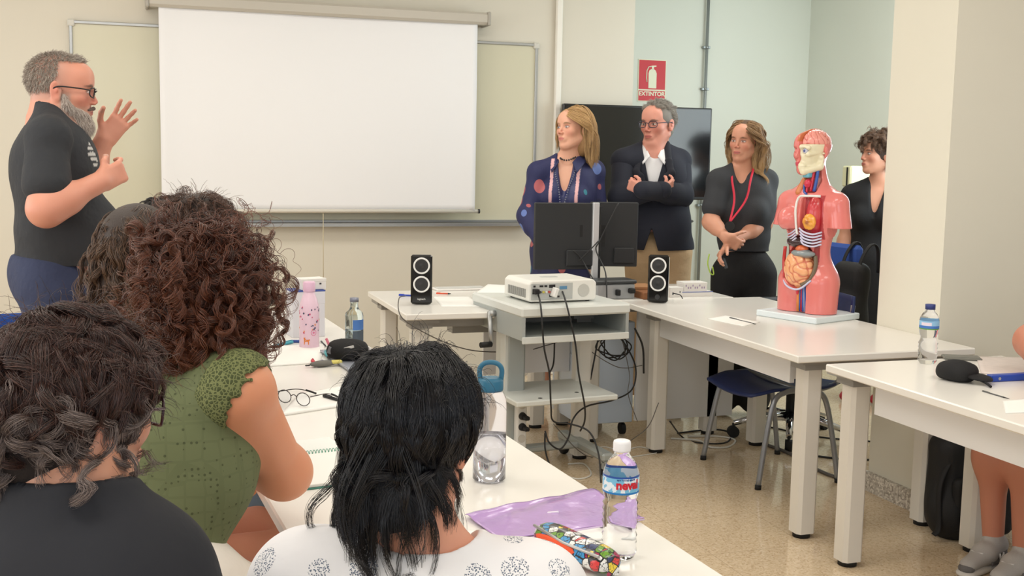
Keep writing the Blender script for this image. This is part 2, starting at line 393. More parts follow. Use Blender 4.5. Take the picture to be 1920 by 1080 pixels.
def table(loc, lx, ly, label, rz=0, legs=None, apron='front', group=None, inset=0.15):
    """corner at loc, lx wide, ly long"""
    t = thing('table', label, 'table', loc, rz, group)
    obj('tabletop', MB().box((0, 0, 0.712), (lx, ly, 0.74), bev=0.004), M_top, t)
    xs = [(inset, inset), (lx - 0.08, inset), (inset, ly - inset), (lx - 0.08, ly - inset)] if legs is None else legs
    for x, y in xs:
        lg = obj('leg', leg(x, y, 0.665), M_leg, t)
        obj('foot', MB().cyl((x, y, 0), (x, y, 0.022), 0.034, n=14), M_blk, lg)
        obj('bracket', MB().prism([(x - .05, y - .05), (x + .05, y - .05), (x + .05, y + .05), (x - .05, y + .05)], 0.663, 0.69).prism([(x - .075, y - .075), (x + .075, y - .075), (x + .075, y + .075), (x - .075, y + .075)], 0.69, 0.7115), M_brk, lg)
    if apron:
        x = inset - 0.02 if apron == 'front' else lx - 0.1
        obj('apron', MB().box((x, xs[0][1] + 0.1, 0.585), (x + .02, ly - inset - 0.045, 0.7115)), M_apr, t)
        obj('apron_end', MB().box((x + .02, xs[0][1] + .1, 0.60), (x + .12, xs[0][1] + .115, 0.7115)), M_apr, t)
    for yy in (inset, ly - inset): obj('cross_rail', MB().box((inset, yy - .02, 0.66), (lx - .08, yy + .02, 0.70)), M_brk, t)
    return t
table((2.285, 3.54, 0), 0.79, 1.60, 'white table carrying the pink anatomical torso, loudspeaker at its far end', group='white classroom tables')
table((2.295, 1.72, 0), 0.76, 1.66, 'white table at the right edge of the photo with small water bottle and black cap', legs=[(0.13, 1.695 - .04), (0.68, 1.695 - .04), (0.13, 0.15), (0.68, 0.15)], group='white classroom tables', apron=None)
T3 = [o for o in bpy.data.objects if o.name.startswith('table') and 'right edge' in o.get('label', '')][0]
obj('apron', MB().box((0.11, 0.2, 0.585), (0.13, 1.52, 0.7115)), M_apr, T3)
ra = math.radians(3.1)
def fgp(y): return (0.95 + (0.79 - 0.95) * (y - 1.66) / (4.6 - 1.66), y)
FGW = 0.665
def fgcorner(y):
    x, yy = fgp(y); return (x - FGW * math.cos(ra), yy - FGW * math.sin(ra), 0)
T1 = table(fgcorner(1.64), FGW, 1.6, 'near white table with purple folder and large water bottle', rz=ra, legs=[(0.1, 0.15), (FGW - .1, 0.15), (0.1, 1.45), (FGW - .1, 1.45)], group='white classroom tables', apron=None)
T0 = table(fgcorner(3.243), FGW, 1.6, 'left row white table with pink flask, glass bottle and black cap on it', rz=ra, legs=[(0.1, 0.15), (FGW - .1, 0.15), (0.1, 1.45), (FGW - .1, 1.45)], group='white classroom tables', apron=None)
TL_ = table((1.135, 4.86, 0), 0.98, 0.86, 'white desk by the front wall holding the left loudspeaker and papers', legs=[(0.09, 0.12), (0.89, 0.12), (0.09, 0.76), (0.89, 0.76)], group='white classroom tables', apron=None)
obj('cable_tray', MB().box((0.33, 0.42, 0.58), (0.85, 0.52, 0.655)), M_brk, TL_)
TR_ = table((2.13, 5.15, 0), 0.80, 0.62, 'white rear desk beneath the two monitors and cardboard boxes', legs=[(0.06, 0.12), (0.74, 0.12), (0.06, 0.5), (0.74, 0.5)], group='white classroom tables', apron=None)
obj('modesty_panel', MB().box((-0.45, 0.31, 0.33), (0.02, 0.33, 0.69)), M_apr, TR_); obj('modesty_panel', MB().box((0.3, 0.08, 0.10), (0.86, 0.10, 0.70)), M_apr, TR_)
# ------------------------------------------------------------------ loudspeakers
M_gloss = mat('glossy_black', (14, 14, 15), 0.15); M_ring = mat('speaker_ring', (240, 240, 238), 0.35); M_cone = mat('speaker_cone', (46, 46, 48), 0.6, bump=(600, .3)); M_wh = mat('white_plastic', (236, 235, 230), 0.35)
def speaker(loc, rz, label, knob):
    t = thing('loudspeaker', label, 'speaker', loc, rz, 'pair of desktop loudspeakers')
    R = np.array(Matrix.Rotation(math.radians(-7), 3, 'X'))
    R = np.eye(3)
    prof = lambda w, d0, d1: [(-w + .012, d0), (w - .012, d0), (w, d0 + .012), (w, d1), (-w, d1), (-w, d0 + .012)]
    obj('front_panel', MB().box((-.05, -.055, 0.004), (.05, -.03, .236), bev=.008), M_gloss, t)
    obj('cabinet', MB().box((-.046, -.031, 0.002), (.046, .07, .226), bev=.01), M_wh, t)
    for z in (.185, .098):
        r = obj('speaker_ring', MB().lathe([(.031, -.002), (.031, .003), (.035, .005), (.039, .003), (.039, -.002)], (0, 0, 0), 32), M_ring, t)
        r.location = (0, -.056, z); r.rotation_euler = (PI / 2, 0, 0)
        c = obj('speaker_cone', MB().lathe([(.031, .002), (.026, .0035), (.014, -.0), (.010, .003), (.0001, .006)], (0, 0, 0), 32), M_cone, r)
    if knob: obj('volume_knob', MB().cyl((0, -.055, .032), (0, -.068, .032), .012, n=20), M_cone, t)
    else: text('lettering', 'logitech', .012, M_ring, t, Matrix.Translation((0, -.0555, .028)) @ Matrix.Rotation(PI / 2, 4, 'X'), .0003)
    return t
sl = atZ(790, 569, .74); sr = atZ(1234, 566, .74)
speaker((sl[0], sl[1], .74), math.radians(-14), 'left black desktop speaker with two white rings, no knob, beside papers', False)
speaker((sr[0], sr[1], .74), math.radians(-30), 'right black desktop speaker with two white rings and a volume knob', True)

# ------------------------------------------------------------------ projector cart
FL = atZ(980, 577, 0.80)
a = 0.09
t = thing('projector_cart', 'grey white wheeled projector cart with hand crank and lower shelf', 'cart', (FL[0], FL[1], 0), a)
CW, CD, zt_ = .52, .57, .80
M_cart = mat('cart_enamel', (216, 219, 214), 0.35); M_cart2 = mat('cart_grey', (172, 178, 176), 0.4, 0.2)
obj('top', MB().box((-.006, -.006, zt_ - .045), (CW + .006, CD + .006, zt_), bev=.008), M_cart, t)
mb = MB(); mb.box((0, 0, .655), (CW, CD, .67)); mb.box((0, 0, .67), (.015, CD, .757)); mb.box((CW - .015, 0, .67), (CW, CD, .757)); mb.box((.015, CD - .015, .67), (CW - .015, CD, .757))
obj('shelf_box', mb, M_cart2, t)
obj('shelf_lip', MB().box((0, -.008, .642), (CW, .002, .672), bev=.002), M_cart, t)
mb = MB(); mb.box((.035, .24, .10), (.13, .36, .645), bev=.012); obj('column', mb, M_cart2, t)
mb = MB(); mb.box((.03, .245, .10), (.045, .355, .645)); obj('column_side', mb, M_cart, t)
obj('lower_shelf', MB().box((-.01, 0.02, .36), (CW - .03, .42, .385), bev=.005), M_cart, t)
mb = MB()
for x, y in ((.12, .06), (.33, .12)): mb.cyl((x, y, .3855), (x, y, .3862), .010, n=14)
obj('shelf_hole', mb, M_blk, t)
mb = MB(); mb.box((.02, .02, .075), (.08, .5, .115), bev=.01); mb.box((CW - .1, .02, .075), (CW - .04, .5, .115), bev=.01); mb.box((.04, .27, .08), (CW - .06, .33, .11), bev=.008)
obj('base', mb, M_cart2, t)
for x, y in ((.05, .04), (.05, .48), (CW - .07, .04), (CW - .07, .48)):
    w_ = obj('wheel', MB().lathe([(.012, -.014), (.034, -.014), (.037, -.008), (.037, .008), (.034, .014), (.012, .014)], (0, 0, 0), 20), M_blk, t); w_.location = (x, y, .037); w_.rotation_euler = (0, PI / 2, 0)
    obj('fork', MB().box((x - .02, y - .012, .04), (x - .015, y + .012, .078)).box((x + .015, y - .012, .04), (x + .02, y + .012, .078)).box((x - .02, y - .02, .07), (x + .02, y + .02, .078)), M_cart2, t)
cr = obj('crank', MB().cyl((0, .3, .742), (-.035, .3, .742), .012).tube([(-.03, .3, .742), (-.035, .28, .65), (-.035, .27, .61)], .009, 8).lathe([(.018, -.03), (.018, .03)], (0, 0, 0), 3), M_alu, t) if False else obj('crank', MB().cyl((0, .3, .735), (-.03, .3, .735), .014).tube([(-.028, .3, .745), (-.03, .28, .66), (-.03, .27, .60)], .011, 8, flat=.7), M_alu, t)
obj('crank_grip', MB().cyl((-.03, .27, .60), (-.085, .262, .60), .013, n=12), M_blk, cr)

# projector on the cart
pj = thing('projector', 'white video projector with cables plugged into its back, on the cart', 'projector', tuple(atZ(1060, 553, .80) + np.array([0, .0, .0])), 0.09)
P0 = atZ(992, 566, .81); P1 = atZ(1110, 558, .81); pw = .335
pj.location = ((P0[0]) + .0, P0[1] + .01, .802); pj.rotation_euler = (0, 0, 0.09)
def pjb():
    m = MB(); W = pw; D = .27; prof = [(0.0, .012), (0.0, .082), (.018, .098), (W - .015, .098), (W, .084), (W, .012), (W - .01, .004), (.01, .004)]
    m.prism([(x, z) for x, z in prof], 0, D, lambda v: (v[0], v[2], v[1])); return m
b = obj('housing', pjb(), mat('projector_white', (236, 235, 228), 0.35), pj)
md = b.modifiers.new('bev', 'BEVEL'); md.width = .008; md.segments = 3
obj('port_panel', MB().box((.012, -.0025, .014), (.215, -.0005, .086), bev=.001), mat('panel_grey', (188, 190, 186), 0.5), pj)
mb = MB()
for (x, z, w_, h_) in ((.022, .07, .010, .008), (.052, .07, .018, .008), (.075, .07, .014, .008), (.098, .066, .03, .014), (.018, .04, .022, .022), (.10, .025, .03, .010), (.140, .022, .010, .008)): mb.box((x, -.004, z), (x + w_, -.002, z + h_))
obj('ports', mb, mat('port_black', (26, 26, 28), .5), pj)
mb = MB(); mb.box((.150, -.004, .058), (.186, -.002, .072)); obj('vga_port', mb, mat('vga_blue', (92, 140, 176), .5), pj)
for i, (x, c_) in enumerate(((.055, (60, 60, 60)), (.070, (200, 190, 90)), (.084, (220, 220, 214)), (.098, (190, 80, 70)))): obj('audio_jack', MB().cyl((x, -.002, .048), (x, -.008, .048), .0055, n=12), mat('jack%d' % i, c_, .4), pj)
g_ = obj('fan_grille', MB().cyl((.27, -.001, .05), (.27, -.003, .05), .028, n=28), mat('grille_grey', (206, 205, 198), .5, bump=(900, .8)), pj)
mb = MB()
for k in range(9): mb.box((-.003, .03 + k * .022, .022), (0.001, .044 + k * .022, .06))
obj('side_vent', mb, mat('vent_grey', (150, 150, 146), .5), pj)
obj('lens_slider', MB().box((.12, .12, .0975), (.2, .15, .1005), bev=.001), mat('panel_grey', (188, 190, 186), 0.5), pj)
mb = MB().box((.018, -.03, .042), (.042, -.002, .064), bev=.003); obj('power_plug', mb, M_blk, pj)
mb = MB().box((.108, -.045, .030), (.126, -.006, .072), R=np.array(Matrix.Rotation(.35, 3, 'Y')), c=(-.012, 0, .04), bev=.003); obj('video_plug', mb, M_wh, pj)
for x, y in ((.03, .03), (pw - .03, .03), (.03, .24), (pw - .03, .24)): obj('foot', MB().cyl((x, y, -.002), (x, y, .006), .010), M_blk, pj)

# socket strip fixed to the cart column
ss = atY(1005, 835, FL[1] + .21)
t = thing('power_strip', 'white vertical power strip with black plugs fixed to the cart column', 'power strip', (FL[0] + .075, FL[1] + .215, .12), a)
obj('housing', MB().box((-.02, -.002, 0), (.032, .035, .23), bev=.008), M_wh, t)
for z in (.205, .155, .105, .05): obj('socket', MB().cyl((.006, -.001, z), (.006, -.004, z), .019, n=20), mat('socket_grey', (205, 200, 190), .4), t)
for z in (.155, .105): obj('plug', MB().cyl((.006, -.004, z), (.006, -.03, z), .018, .014, n=16).box((-.004, -.06, z - .01), (.02, -.02, z + .008), bev=.004), M_blk, t)

# ------------------------------------------------------------------ monitors and computer on the rear desk
def monitor(loc, rz, w_, h_, label):
    t = thing('monitor', label, 'monitor', loc, rz, 'two computer monitors back to back with the camera')
    obj('back_shell', MB().box((-w_ / 2, -.012, -h_ / 2), (w_ / 2, .02, h_ / 2), bev=.004), mat('monitor_back', (34, 35, 37), .6), t)
    obj('screen', MB().box((-w_ / 2 + .006, .0201, -h_ / 2 + .008), (w_ / 2 - .006, .0212, h_ / 2 - .006)), mat('tv_screen', (14, 15, 17), .12), t)
    obj('connector_bay', MB().box((w_ * .0, -.03, -h_ / 2 + .02), (w_ * .42, -.012, -h_ / 2 + .10), bev=.004), mat('monitor_back', (34, 35, 37), .6), t)
    return t
A, B, D = atY(1003, 380, 5.38), atY(1113, 380, 5.38), atY(1003, 506, 5.38)
monitor(((A[0] + B[0]) / 2 + .01, 5.38, (A[2] + D[2]) / 2), math.radians(-6), B[0] - A[0] + .01, A[2] - D[2], 'left black monitor seen from behind, in front of the woman in navy')
A2, B2, D2 = atY(1112, 379, 5.46), atY(1195, 379, 5.46), atY(1195, 499, 5.46)
monitor(((A2[0] + B2[0]) / 2, 5.47, (A2[2] + D2[2]) / 2), math.radians(-14), B2[0] - A2[0], A2[2] - D2[2], 'right black monitor seen from behind, in front of the man in the blazer')
ps = atY(1118, 380, 5.34)
t = thing('monitor_stand', 'silver upright monitor pole standing on the rear desk between two monitors', 'stand', (ps[0] + .003, 5.345, .74), 0)
obj('pole', MB().box((-.017, -.006, .03), (.017, .014, ps[2] - .74), bev=.003), mat('stand_silver', (214, 216, 218), .3, .5), t)
obj('cable_channel', MB().box((.017, -.004, .03), (.03, .016, ps[2] - .76), bev=.002), M_blk, t)
obj('base', MB().box((-.10, -.06, 0), (.12, .11, .03), bev=.008), mat('pc_dark', (56, 58, 60), .4), t)
obj('mount_arm', MB().box((-.08, .014, .30), (.06, .024, .36)).box((.03, .02, .25), (.06, .11, .35)), M_blk, t)
q = atY(1140, 535, 5.27)
t = thing('mini_computer', 'small dark computer block with silver connectors behind the projector', 'computer', (q[0] + .02, 5.24, .74), 0.05)
obj('housing', MB().box((-.13, -.06, .075), (.10, .08, .095), bev=.006), mat('pc_dark', (56, 58, 60), .4), t)
obj('rear_panel', MB().box((-.12, -.055, 0), (.09, .07, .0745), bev=.004), mat('pc_silver', (168, 170, 172), .4, .4), t)
obj('plug', MB().box((.05, -.085, .03), (.08, -.055, .055), bev=.004), M_blk, t); obj('plug', MB().box((-.02, -.08, .02), (.0, -.055, .05), bev=.003), M_blk, t)
def carton(loc, size, rz, label, m, name='carton', extra=None, group=None, cat='box'):
    t = thing(name, label, cat, loc, rz, group)
    w_, d_, h_ = size
    obj('body', MB().box((-w_ / 2, -d_ / 2, 0), (w_ / 2, d_ / 2, h_ * .97), bev=.001), m, t)
    obj('lid', MB().box((-w_ / 2 - .001, -d_ / 2 - .001, h_ * .72), (w_ / 2 + .001, d_ / 2 + .001, h_), bev=.001), m, t)
    if extra: extra(t, w_, d_, h_)
    return t
M_kraft = mat('brown_cardboard', (176, 128, 86), .7, var=(8, .15)); M_card = mat('white_card', (234, 231, 226), .55); M_print = mat('printed_ink', (60, 62, 70), .5); M_blue = mat('blue_print', (60, 84, 160), .45)
q = atY(1197, 549, 5.34)
carton((q[0] - .0, 5.34, .74), (.13, .16, .05), -.1, 'brown cardboard box on the rear desk beside the right speaker', M_kraft)
M_wood = mat('brown_wood', (150, 98, 62), .5, var=(20, .2))
t = carton((q[0] - .012, 5.20, .74), (.10, .1, .035), .05, 'thin brown tray on the rear desk just behind the right speaker', M_wood, name='tray', cat='tray')
q = atY(1262, 545, 5.22)
def dots(t, w_, d_, h_):
    obj('print_mark', MB().box((-w_ * .35, -d_ / 2 - .0015, h_ * .25), (-w_ * .25, -d_ / 2 - .0011, h_ * .5)).box((w_ * .22, -d_ / 2 - .0015, h_ * .45), (w_ * .30, -d_ / 2 - .0011, h_ * .6)), M_print, t)
carton((q[0] + .01, 5.24, .74), (.075, .07, .05), .1, 'small white box with printed marks right of the right speaker', M_card, extra=dots)
q = atY(1300, 548, 5.24)
def bl(t, w_, d_, h_): obj('blue_edge', MB().box((-w_ / 2 - .0015, -d_ / 2 - .0015, h_ * .86), (w_ / 2 + .0015, -d_ / 2, h_)), M_blue, t)
carton((q[0] + .0, 5.27, .74), (.19, .12, .026), .0, 'flat white glove box with a blue edge under the patterned box', M_card, extra=bl)
def fl(t, w_, d_, h_):
    mb = MB()
    for i in range(9): mb.box((-w_ * .45 + i * w_ * .1, -d_ / 2 - .0017, h_ * (.3 + .25 * (i % 3 == 0))), (-w_ * .45 + i * w_ * .1 + .006, -d_ / 2 - .0012, h_ * (.3 + .25 * (i % 3 == 0)) + .01))
    obj('print_mark', mb, mat('mauve_print', (170, 150, 180), .5), t)
carton((q[0] + .005, 5.27, .766), (.13, .09, .045), .0, 'white box with mauve print lying on the flat glove box', M_card, extra=fl)

# papers and small things on the left desk
M_paper = mat('paper', (244, 243, 238), .7)
def sheet(corners, label, m=None, name='paper_sheet', th=.0012, cat='paper', wav=.0, group=None):
    cs = [np.array(c, float) for c in corners]; o = sum(cs) / 4
    t = obj(name, MB().grid(lambda u, v: tuple((cs[0] * (1 - u) + cs[1] * u) * (1 - v) + (cs[3] * (1 - u) + cs[2] * u) * v - o + np.array([0, 0, th / 2 + wav * (.5 + .5 * math.sin(u * 7 + v * 4)) * (.3 + v)])), 14, 14), m or M_paper, origin=None, loc=tuple(o), solid=th, recalc=False)
    tag(t, label, cat, group); return t
z7 = .7405
sheet([atZ(x, y, z7) for x, y in ((828, 575), (905, 575), (880, 556), (812, 556))], 'sheet of paper lying on the left desk in front of the ruler')
sheet([atZ(x, y, .8005) for x, y in ((893, 549), (962, 550), (985, 536), (915, 533))], 'white paper on the projector cart beside the projector')
q = atZ(862, 543, .74)
t = thing('keyboard', 'slim white keyboard lying on the left desk behind the papers', 'keyboard', (q[0], q[1], .7405), .05)
obj('body', MB().box((-.14, -.05, 0), (.14, .05, .010), bev=.003), M_card, t)
obj('keys', MB().box((-.13, -.04, .010), (.13, .04, .013), bev=.001), mat('key_grey', (205, 205, 200), .5), t)
q0, q1 = atZ(748, 553, .745), atZ(768, 554, .745)
def pen(a_, b_, rgb, label, name='ballpoint_pen', r=.0045):
    a_ = np.array(a_, float); b_ = np.array(b_, float); L = b_ - a_
    t = thing(name, label, 'pen', tuple(a_))
    m = mat('pen_%d_%d_%d' % rgb, rgb, .35)
    obj('barrel', MB().tube([(0, 0, 0), L * .1, L * .78], [r, r, r * .95], 10), m, t)
    obj('tip', MB().tube([L * .78, L * .93, L], [r * .95, r * .5, r * .15], 10), M_blk, t)
    obj('clip', MB().tube([L * .02 + [0, 0, r * 1.2], L * .28 + [0, 0, r * 1.3]], r * .25, 6), m, t)
    return t
pen(q0, q1 + (q1 - q0) * .8, (40, 70, 180), 'blue pen on the left desk next to the left speaker')
t0 = atZ(818, 550, .743); t1 = atZ(812, 546, .743)
pen(t0, t0 + np.array([.07, -.03, 0]), (220, 90, 60), 'red pen on the left desk between speaker and papers', r=.004)

# drawer unit under the rear desk
q = atZ(1180, 790, 0.0)
t = thing('drawer_pedestal', 'pale blue white drawer unit under the rear desk between cart and table', 'drawer unit', (2.16, 5.33, 0), 0)
obj('body', MB().box((0, 0, .07), (.30, .40, .60), bev=.004), mat('pedestal_paint', (206, 218, 232), .35), t)
for k in range(3): obj('drawer', MB().box((-.004, .01, .085 + k * .172), (0.0, .39, .085 + k * .172 + .165), bev=.002), mat('pedestal_paint', (206, 218, 232), .35), t)
for x, y in ((.04, .04), (.26, .04), (.04, .36), (.26, .36)): obj('castor', MB().cyl((x - .012, y, .03), (x + .012, y, .03), .03, n=14).cyl((x, y, .03), (x, y, .072), .008), M_blk, t)
sheet([(2.18, 5.34, .604), (2.40, 5.36, .604), (2.42, 5.55, .606), (2.2, 5.56, .606)], 'dark blue folder lying on top of the drawer unit', mat('navy_folder', (34, 38, 70), .4), name='document_folder', th=.02, cat='folder')
sheet([(2.2, 5.33, .63), (2.38, 5.36, .628), (2.36, 5.5, .632), (2.18, 5.48, .632)], 'loose white papers on the dark folder over the drawer unit', th=.012, wav=.008)

# ------------------------------------------------------------------ blue chair, office chair, second blue chair
M_tube = mat('grey_tube', (150, 154, 160), .3, .6); M_navy = mat('navy_plastic', (26, 44, 96), .45, bump=(260, .25)); M_blue2 = mat('royal_blue_plastic', (38, 84, 170), .4)
def blue_chair(loc, rz, label, m=None):
    """faces local -x; the seat front is at -x"""
    m = m or M_navy
    t = thing('chair', label, 'chair', loc, rz, 'blue plastic chairs')
    def seat(u, v):
        x = -.23 + .46 * u; y = (-.23 + .46 * v) * (1 - .12 * abs(2 * u - 1) ** 3)
        z = .445 - .018 * math.cos((v - .5) * PI) - .035 * max(0, .25 - u) * 3 + .02 * max(0, u - .8) * 4 - .01
        return (x, y, z)
    obj('seat', MB().grid(seat, 18, 18), m, t, solid=.012, recalc=False)
    def back(u, v):
        y = (-.215 + .43 * u) * (1 - .1 * abs(2 * v - 1) ** 2); z = .60 + .24 * v
        return (.235 + .05 * v + .03 * math.cos((u - .5) * PI), y, z)
    obj('backrest', MB().grid(back, 16, 10), m, t, solid=.012, recalc=False)
    for s in (-1, 1):
        pts = spline([(-.205, s * .255, .012), (-.17, s * .245, .22), (-.13, s * .235, .385), (-.07, s * .23, .425), (.0, s * .23, .43), (.07, s * .23, .425), (.13, s * .235, .385), (.17, s * .245, .22), (.205, s * .255, .012)], 6)
        lg = obj('leg', MB().tube(pts[:len(pts) // 2 + 1], .0125, 10), M_tube, t); obj('foot', MB().cyl((-.205, s * .255, 0), (-.204, s * .2545, .02), .0145, n=12), M_blk, lg)
        lg = obj('leg', MB().tube(pts[len(pts) // 2:], .0125, 10), M_tube, t); obj('foot', MB().cyl((.205, s * .255, 0), (.204, s * .2545, .02), .0145, n=12), M_blk, lg)
        obj('back_upright', MB().tube(spline([(.03, s * .19, .425), (.16, s * .2, .43), (.24, s * .2, .5), (.28, s * .195, .80)], 6), .011, 10), M_tube, t)
    obj('stretcher', MB().tube([(0, -.23, .43), (0, .23, .43)], .011, 10), M_tube, t)
    return t
blue_chair((2.80, 4.54, 0), 0, 'navy blue chair tucked under the table that carries the torso model')
q = atZ(78, 598, .86); CY = q[1]
ch2 = blue_chair((q[0] - .05, CY, 0), math.radians(-75 + 180), 'blue chair at the left edge with a black strap over its back', M_blue2)
st = thing('shoulder_bag', 'black bag strap hanging over the blue chair at the left edge', 'bag', (q[0] - .05, CY, 0), math.radians(-75 + 180))
obj('strap', MB().tube(spline([(.275, .02, .70), (.27, .10, .845), (.30, .15, .858), (.335, .17, .80), (.345, .2, .55)], 6), .014, 8, flat=.3), mat('black_webbing', (24, 24, 26), .8), st)
obj('bag_body', MB().box((.32, .05, .25), (.41, .33, .56), bev=.04), mat('black_cloth', (20, 20, 22), .85, bump=(200, .4)), st)

def office_chair(loc, rz):
    t = thing('office_chair', 'black office chair with blue back and chrome star base behind the table', 'office chair', loc, rz)
    M_cloth = mat('blue_cloth', (40, 74, 150), .8, bump=(300, .4)); M_bp = mat('black_plastic', (22, 22, 24), .4)
    obj('seat', MB().box((-.25, -.24, .44), (.24, .24, .52), bev=.035), M_bp, t)
    obj('backrest', MB().box((.235, -.19, .58), (.275, .19, 1.02), bev=.02), M_cloth, t)
    obj('back_bar', MB().tube(spline([(.1, 0, .43), (.28, 0, .44), (.32, 0, .6), (.30, 0, .8)], 5), .02, 8, flat=.5), M_bp, t)
    for s in (-1, 1):
        arm = obj('armrest', MB().box((-.16, s * .27 - .035, .68), (.12, s * .27 + .035, .71), bev=.013), M_bp, t)
        obj('arm_support', MB().tube(spline([(0.08, s * .25, .47), (.10, s * .29, .5), (.06, s * .28, .62), (0, s * .27, .69)], 5), .014, 8), M_bp, arm)
    obj('gas_lift', MB().cyl((0, 0, .1), (0, 0, .45), .025), M_bp, t)
    M_chr = mat('chrome', (214, 216, 220), .12, 1.0)
    for k in range(5):
        a_ = k * 2 * PI / 5 + .3; c_, s_ = math.cos(a_), math.sin(a_)
        l_ = obj('base_arm', MB().tube([(0, 0, .115), (c_ * .16, s_ * .16, .11), (c_ * .30, s_ * .30, .075)], [.026, .02, .014], 10), M_chr, t)
        obj('castor', MB().cyl((c_ * .30 - s_ * .018, s_ * .30 + c_ * .018, .03), (c_ * .30 + s_ * .018, s_ * .30 - c_ * .018, .03), .03, n=16).cyl((c_ * .3, s_ * .3, .03), (c_ * .3, s_ * .3, .075), .007), M_blk, l_)
    return t
office_chair((3.25, 5.08, 0), math.radians(4))

q = atY(1606, 345, 6.5)
t = thing('wall_cabinet', 'small cream box cabinet on the right-hand wall beside the curly-haired woman', 'cabinet', (q[0], 6.5, q[2]))
obj('body', MB().box((-.05, 0, -.02), (xc - q[0] + .0, .10, .12), bev=.01), mat('cabinet_cream', (226, 224, 186), .5), t); obj('side_seam', MB().box((-.053, .03, -.02), (-.048, .045, .11)), M_blk, t)
# ------------------------------------------------------------------ bottles
M_pet = mat('clear_plastic', (250, 252, 255), .04, trans=1.0, ior=1.22); M_glass = mat('clear_glass', (228, 240, 240), .03, trans=1.0, ior=1.3)
M_water = mat('water', (246, 250, 255), .0, trans=1.0, ior=1.33)
def bent(body, size, R, m, parent, z, a0, name='lettering', bold=.0, name_obj=None):
    """lettering wrapped round a cylinder of radius R, centred on direction a0"""
    cu = bpy.data.curves.new('tmp', 'FONT'); cu.body = body; cu.size = size; cu.extrude = .0003; cu.offset = bold; cu.align_x = 'CENTER'; cu.resolution_u = 3
    o = bpy.data.objects.new('tmp', cu); C.objects.link(o); bpy.context.view_layer.update()
    me = bpy.data.meshes.new_from_object(o.evaluated_get(bpy.context.evaluated_depsgraph_get())); bpy.data.objects.remove(o)
    for v in me.vertices:
        x, y, zz = v.co; a_ = a0 + x / R; r = R + zz
        v.co = (r * math.cos(a_), r * math.sin(a_), z + y)
    me.materials.clear(); me.materials.append(m)
    o = bpy.data.objects.new(name, me); C.objects.link(o); o.parent = parent; return o
def label_mat(name, kind):
    t = NT(name); v = t.coord('Object'); sx = t.n('ShaderNodeSeparateXYZ'); t.l(v, sx.inputs[0]); z = sx.outputs[2]
    return t, v, z
# large water bottle, front right
q = atZ(1160, 1046, .74)
t = thing('water_bottle', 'clear water bottle with a blue and white neval label on the near table', 'bottle', (q[0], q[1], .7402), 0)
prof = [(.001, .003), (.022, .001), (.028, .006), (.0315, .016)]
for i in range(15): prof.append((.0312 - .0014 * (i % 2) - .001 * (i in (5, 6)), .022 + i * .0058))
prof += [(.0275, .108), (.0305, .116), (.032, .124), (.032, .156), (.0308, .162), (.027, .172), (.020, .182), (.0142, .189), (.0128, .194)]
wv = lambda a_, z: .022 * math.sin(2 * a_ + z * 500) if .02 < z < .105 else 0
obj('bottle', MB().lathe(prof + [(.0128, .1975), (.001, .1975)], n=48, wob=wv), M_pet, t)
obj('water', MB().lathe([(.0008, .0045), (.02, .0035), (.0285, .012)] + [(.0285, z / 1000) for z in range(20, 105, 8)] + [(.0262, .108), (.029, .118), (.0305, .13), (.0302, .158), (.0295, .160), (.0008, .160)], n=32), M_water, t) if False else None
obj('cap', MB().lathe([(.001, .195), (.0152, .195), (.0155, .198), (.0155, .209), (.0148, .213), (.012, .2145), (.001, .2145)], n=40, wob=lambda a_, z: .015 * math.sin(a_ * 36) if z < .212 else 0), mat('cap_white', (240, 240, 242), .4), t)
tt, v, z = label_mat('neval_label', 0)
bandtop = tt.math('GREATER_THAN', z, .1525); bandbot = tt.math('LESS_THAN', z, .1275)
nz = tt.noise(60, 3); c = tt.mix(tt.math('GREATER_THAN', nz, .5), lin((232, 240, 248)), lin((120, 190, 226)))
c = tt.mix(bandbot, c, lin((28, 120, 190))); c = tt.mix(bandtop, c, lin((34, 78, 160)))
tt.base(c); tt.b.inputs['Roughness'].default_value = .35
obj('paper_label', MB().lathe([(.0324, .124), (.0324, .156)], n=40), tt.m, t, recalc=False)
M_red = mat('letter_red', (206, 22, 44), .4); view = math.atan2(-q[1], -q[0])
bent('neval', .0215, .0327, M_red, t, .1345, view + .42, bold=.0009)
bent('agua mineral natural', .0042, .0327, mat('letter_blue', (20, 50, 130), .4), t, .1495, view + .3)

# pale bottle with a teal loop cap
q = atZ(922, 905, .74)
t = thing('sports_bottle', 'tall frosted bottle with a teal loop cap behind the black-haired head', 'bottle', (q[0], q[1] + .02, .7402))
obj('bottle', MB().lathe([(.001, .003), (.030, .001), (.036, .006), (.036, .17), (.034, .185), (.026, .198), (.024, .202)], n=32), mat('frosted_plastic', (246, 244, 248), .12, trans=.85, ior=1.15), t)
obj('water', MB().lathe([(.0008, .005), (.032, .004), (.033, .105), (.0008, .105)], n=28), mat('water_soft', (240, 244, 250), .0, trans=1, ior=1.33), t)
M_teal = mat('teal_plastic', (42, 108, 138), .4)
cp = obj('cap', MB().lathe([(.001, .2), (.027, .2), (.028, .205), (.028, .222), (.024, .228), (.001, .228)], n=28), M_teal, t)
vd = math.atan2(q[1], q[0]) - PI / 2
lp = [np.array([math.cos(vd) * x, math.sin(vd) * x, zz]) for x, zz in ((-.022, .22), (-.024, .245), (-.016, .258), (.0, .262), (.016, .258), (.024, .245), (.022, .22))]
obj('carry_loop', MB().tube(spline(lp, 5), .0055, 8), M_teal, cp)

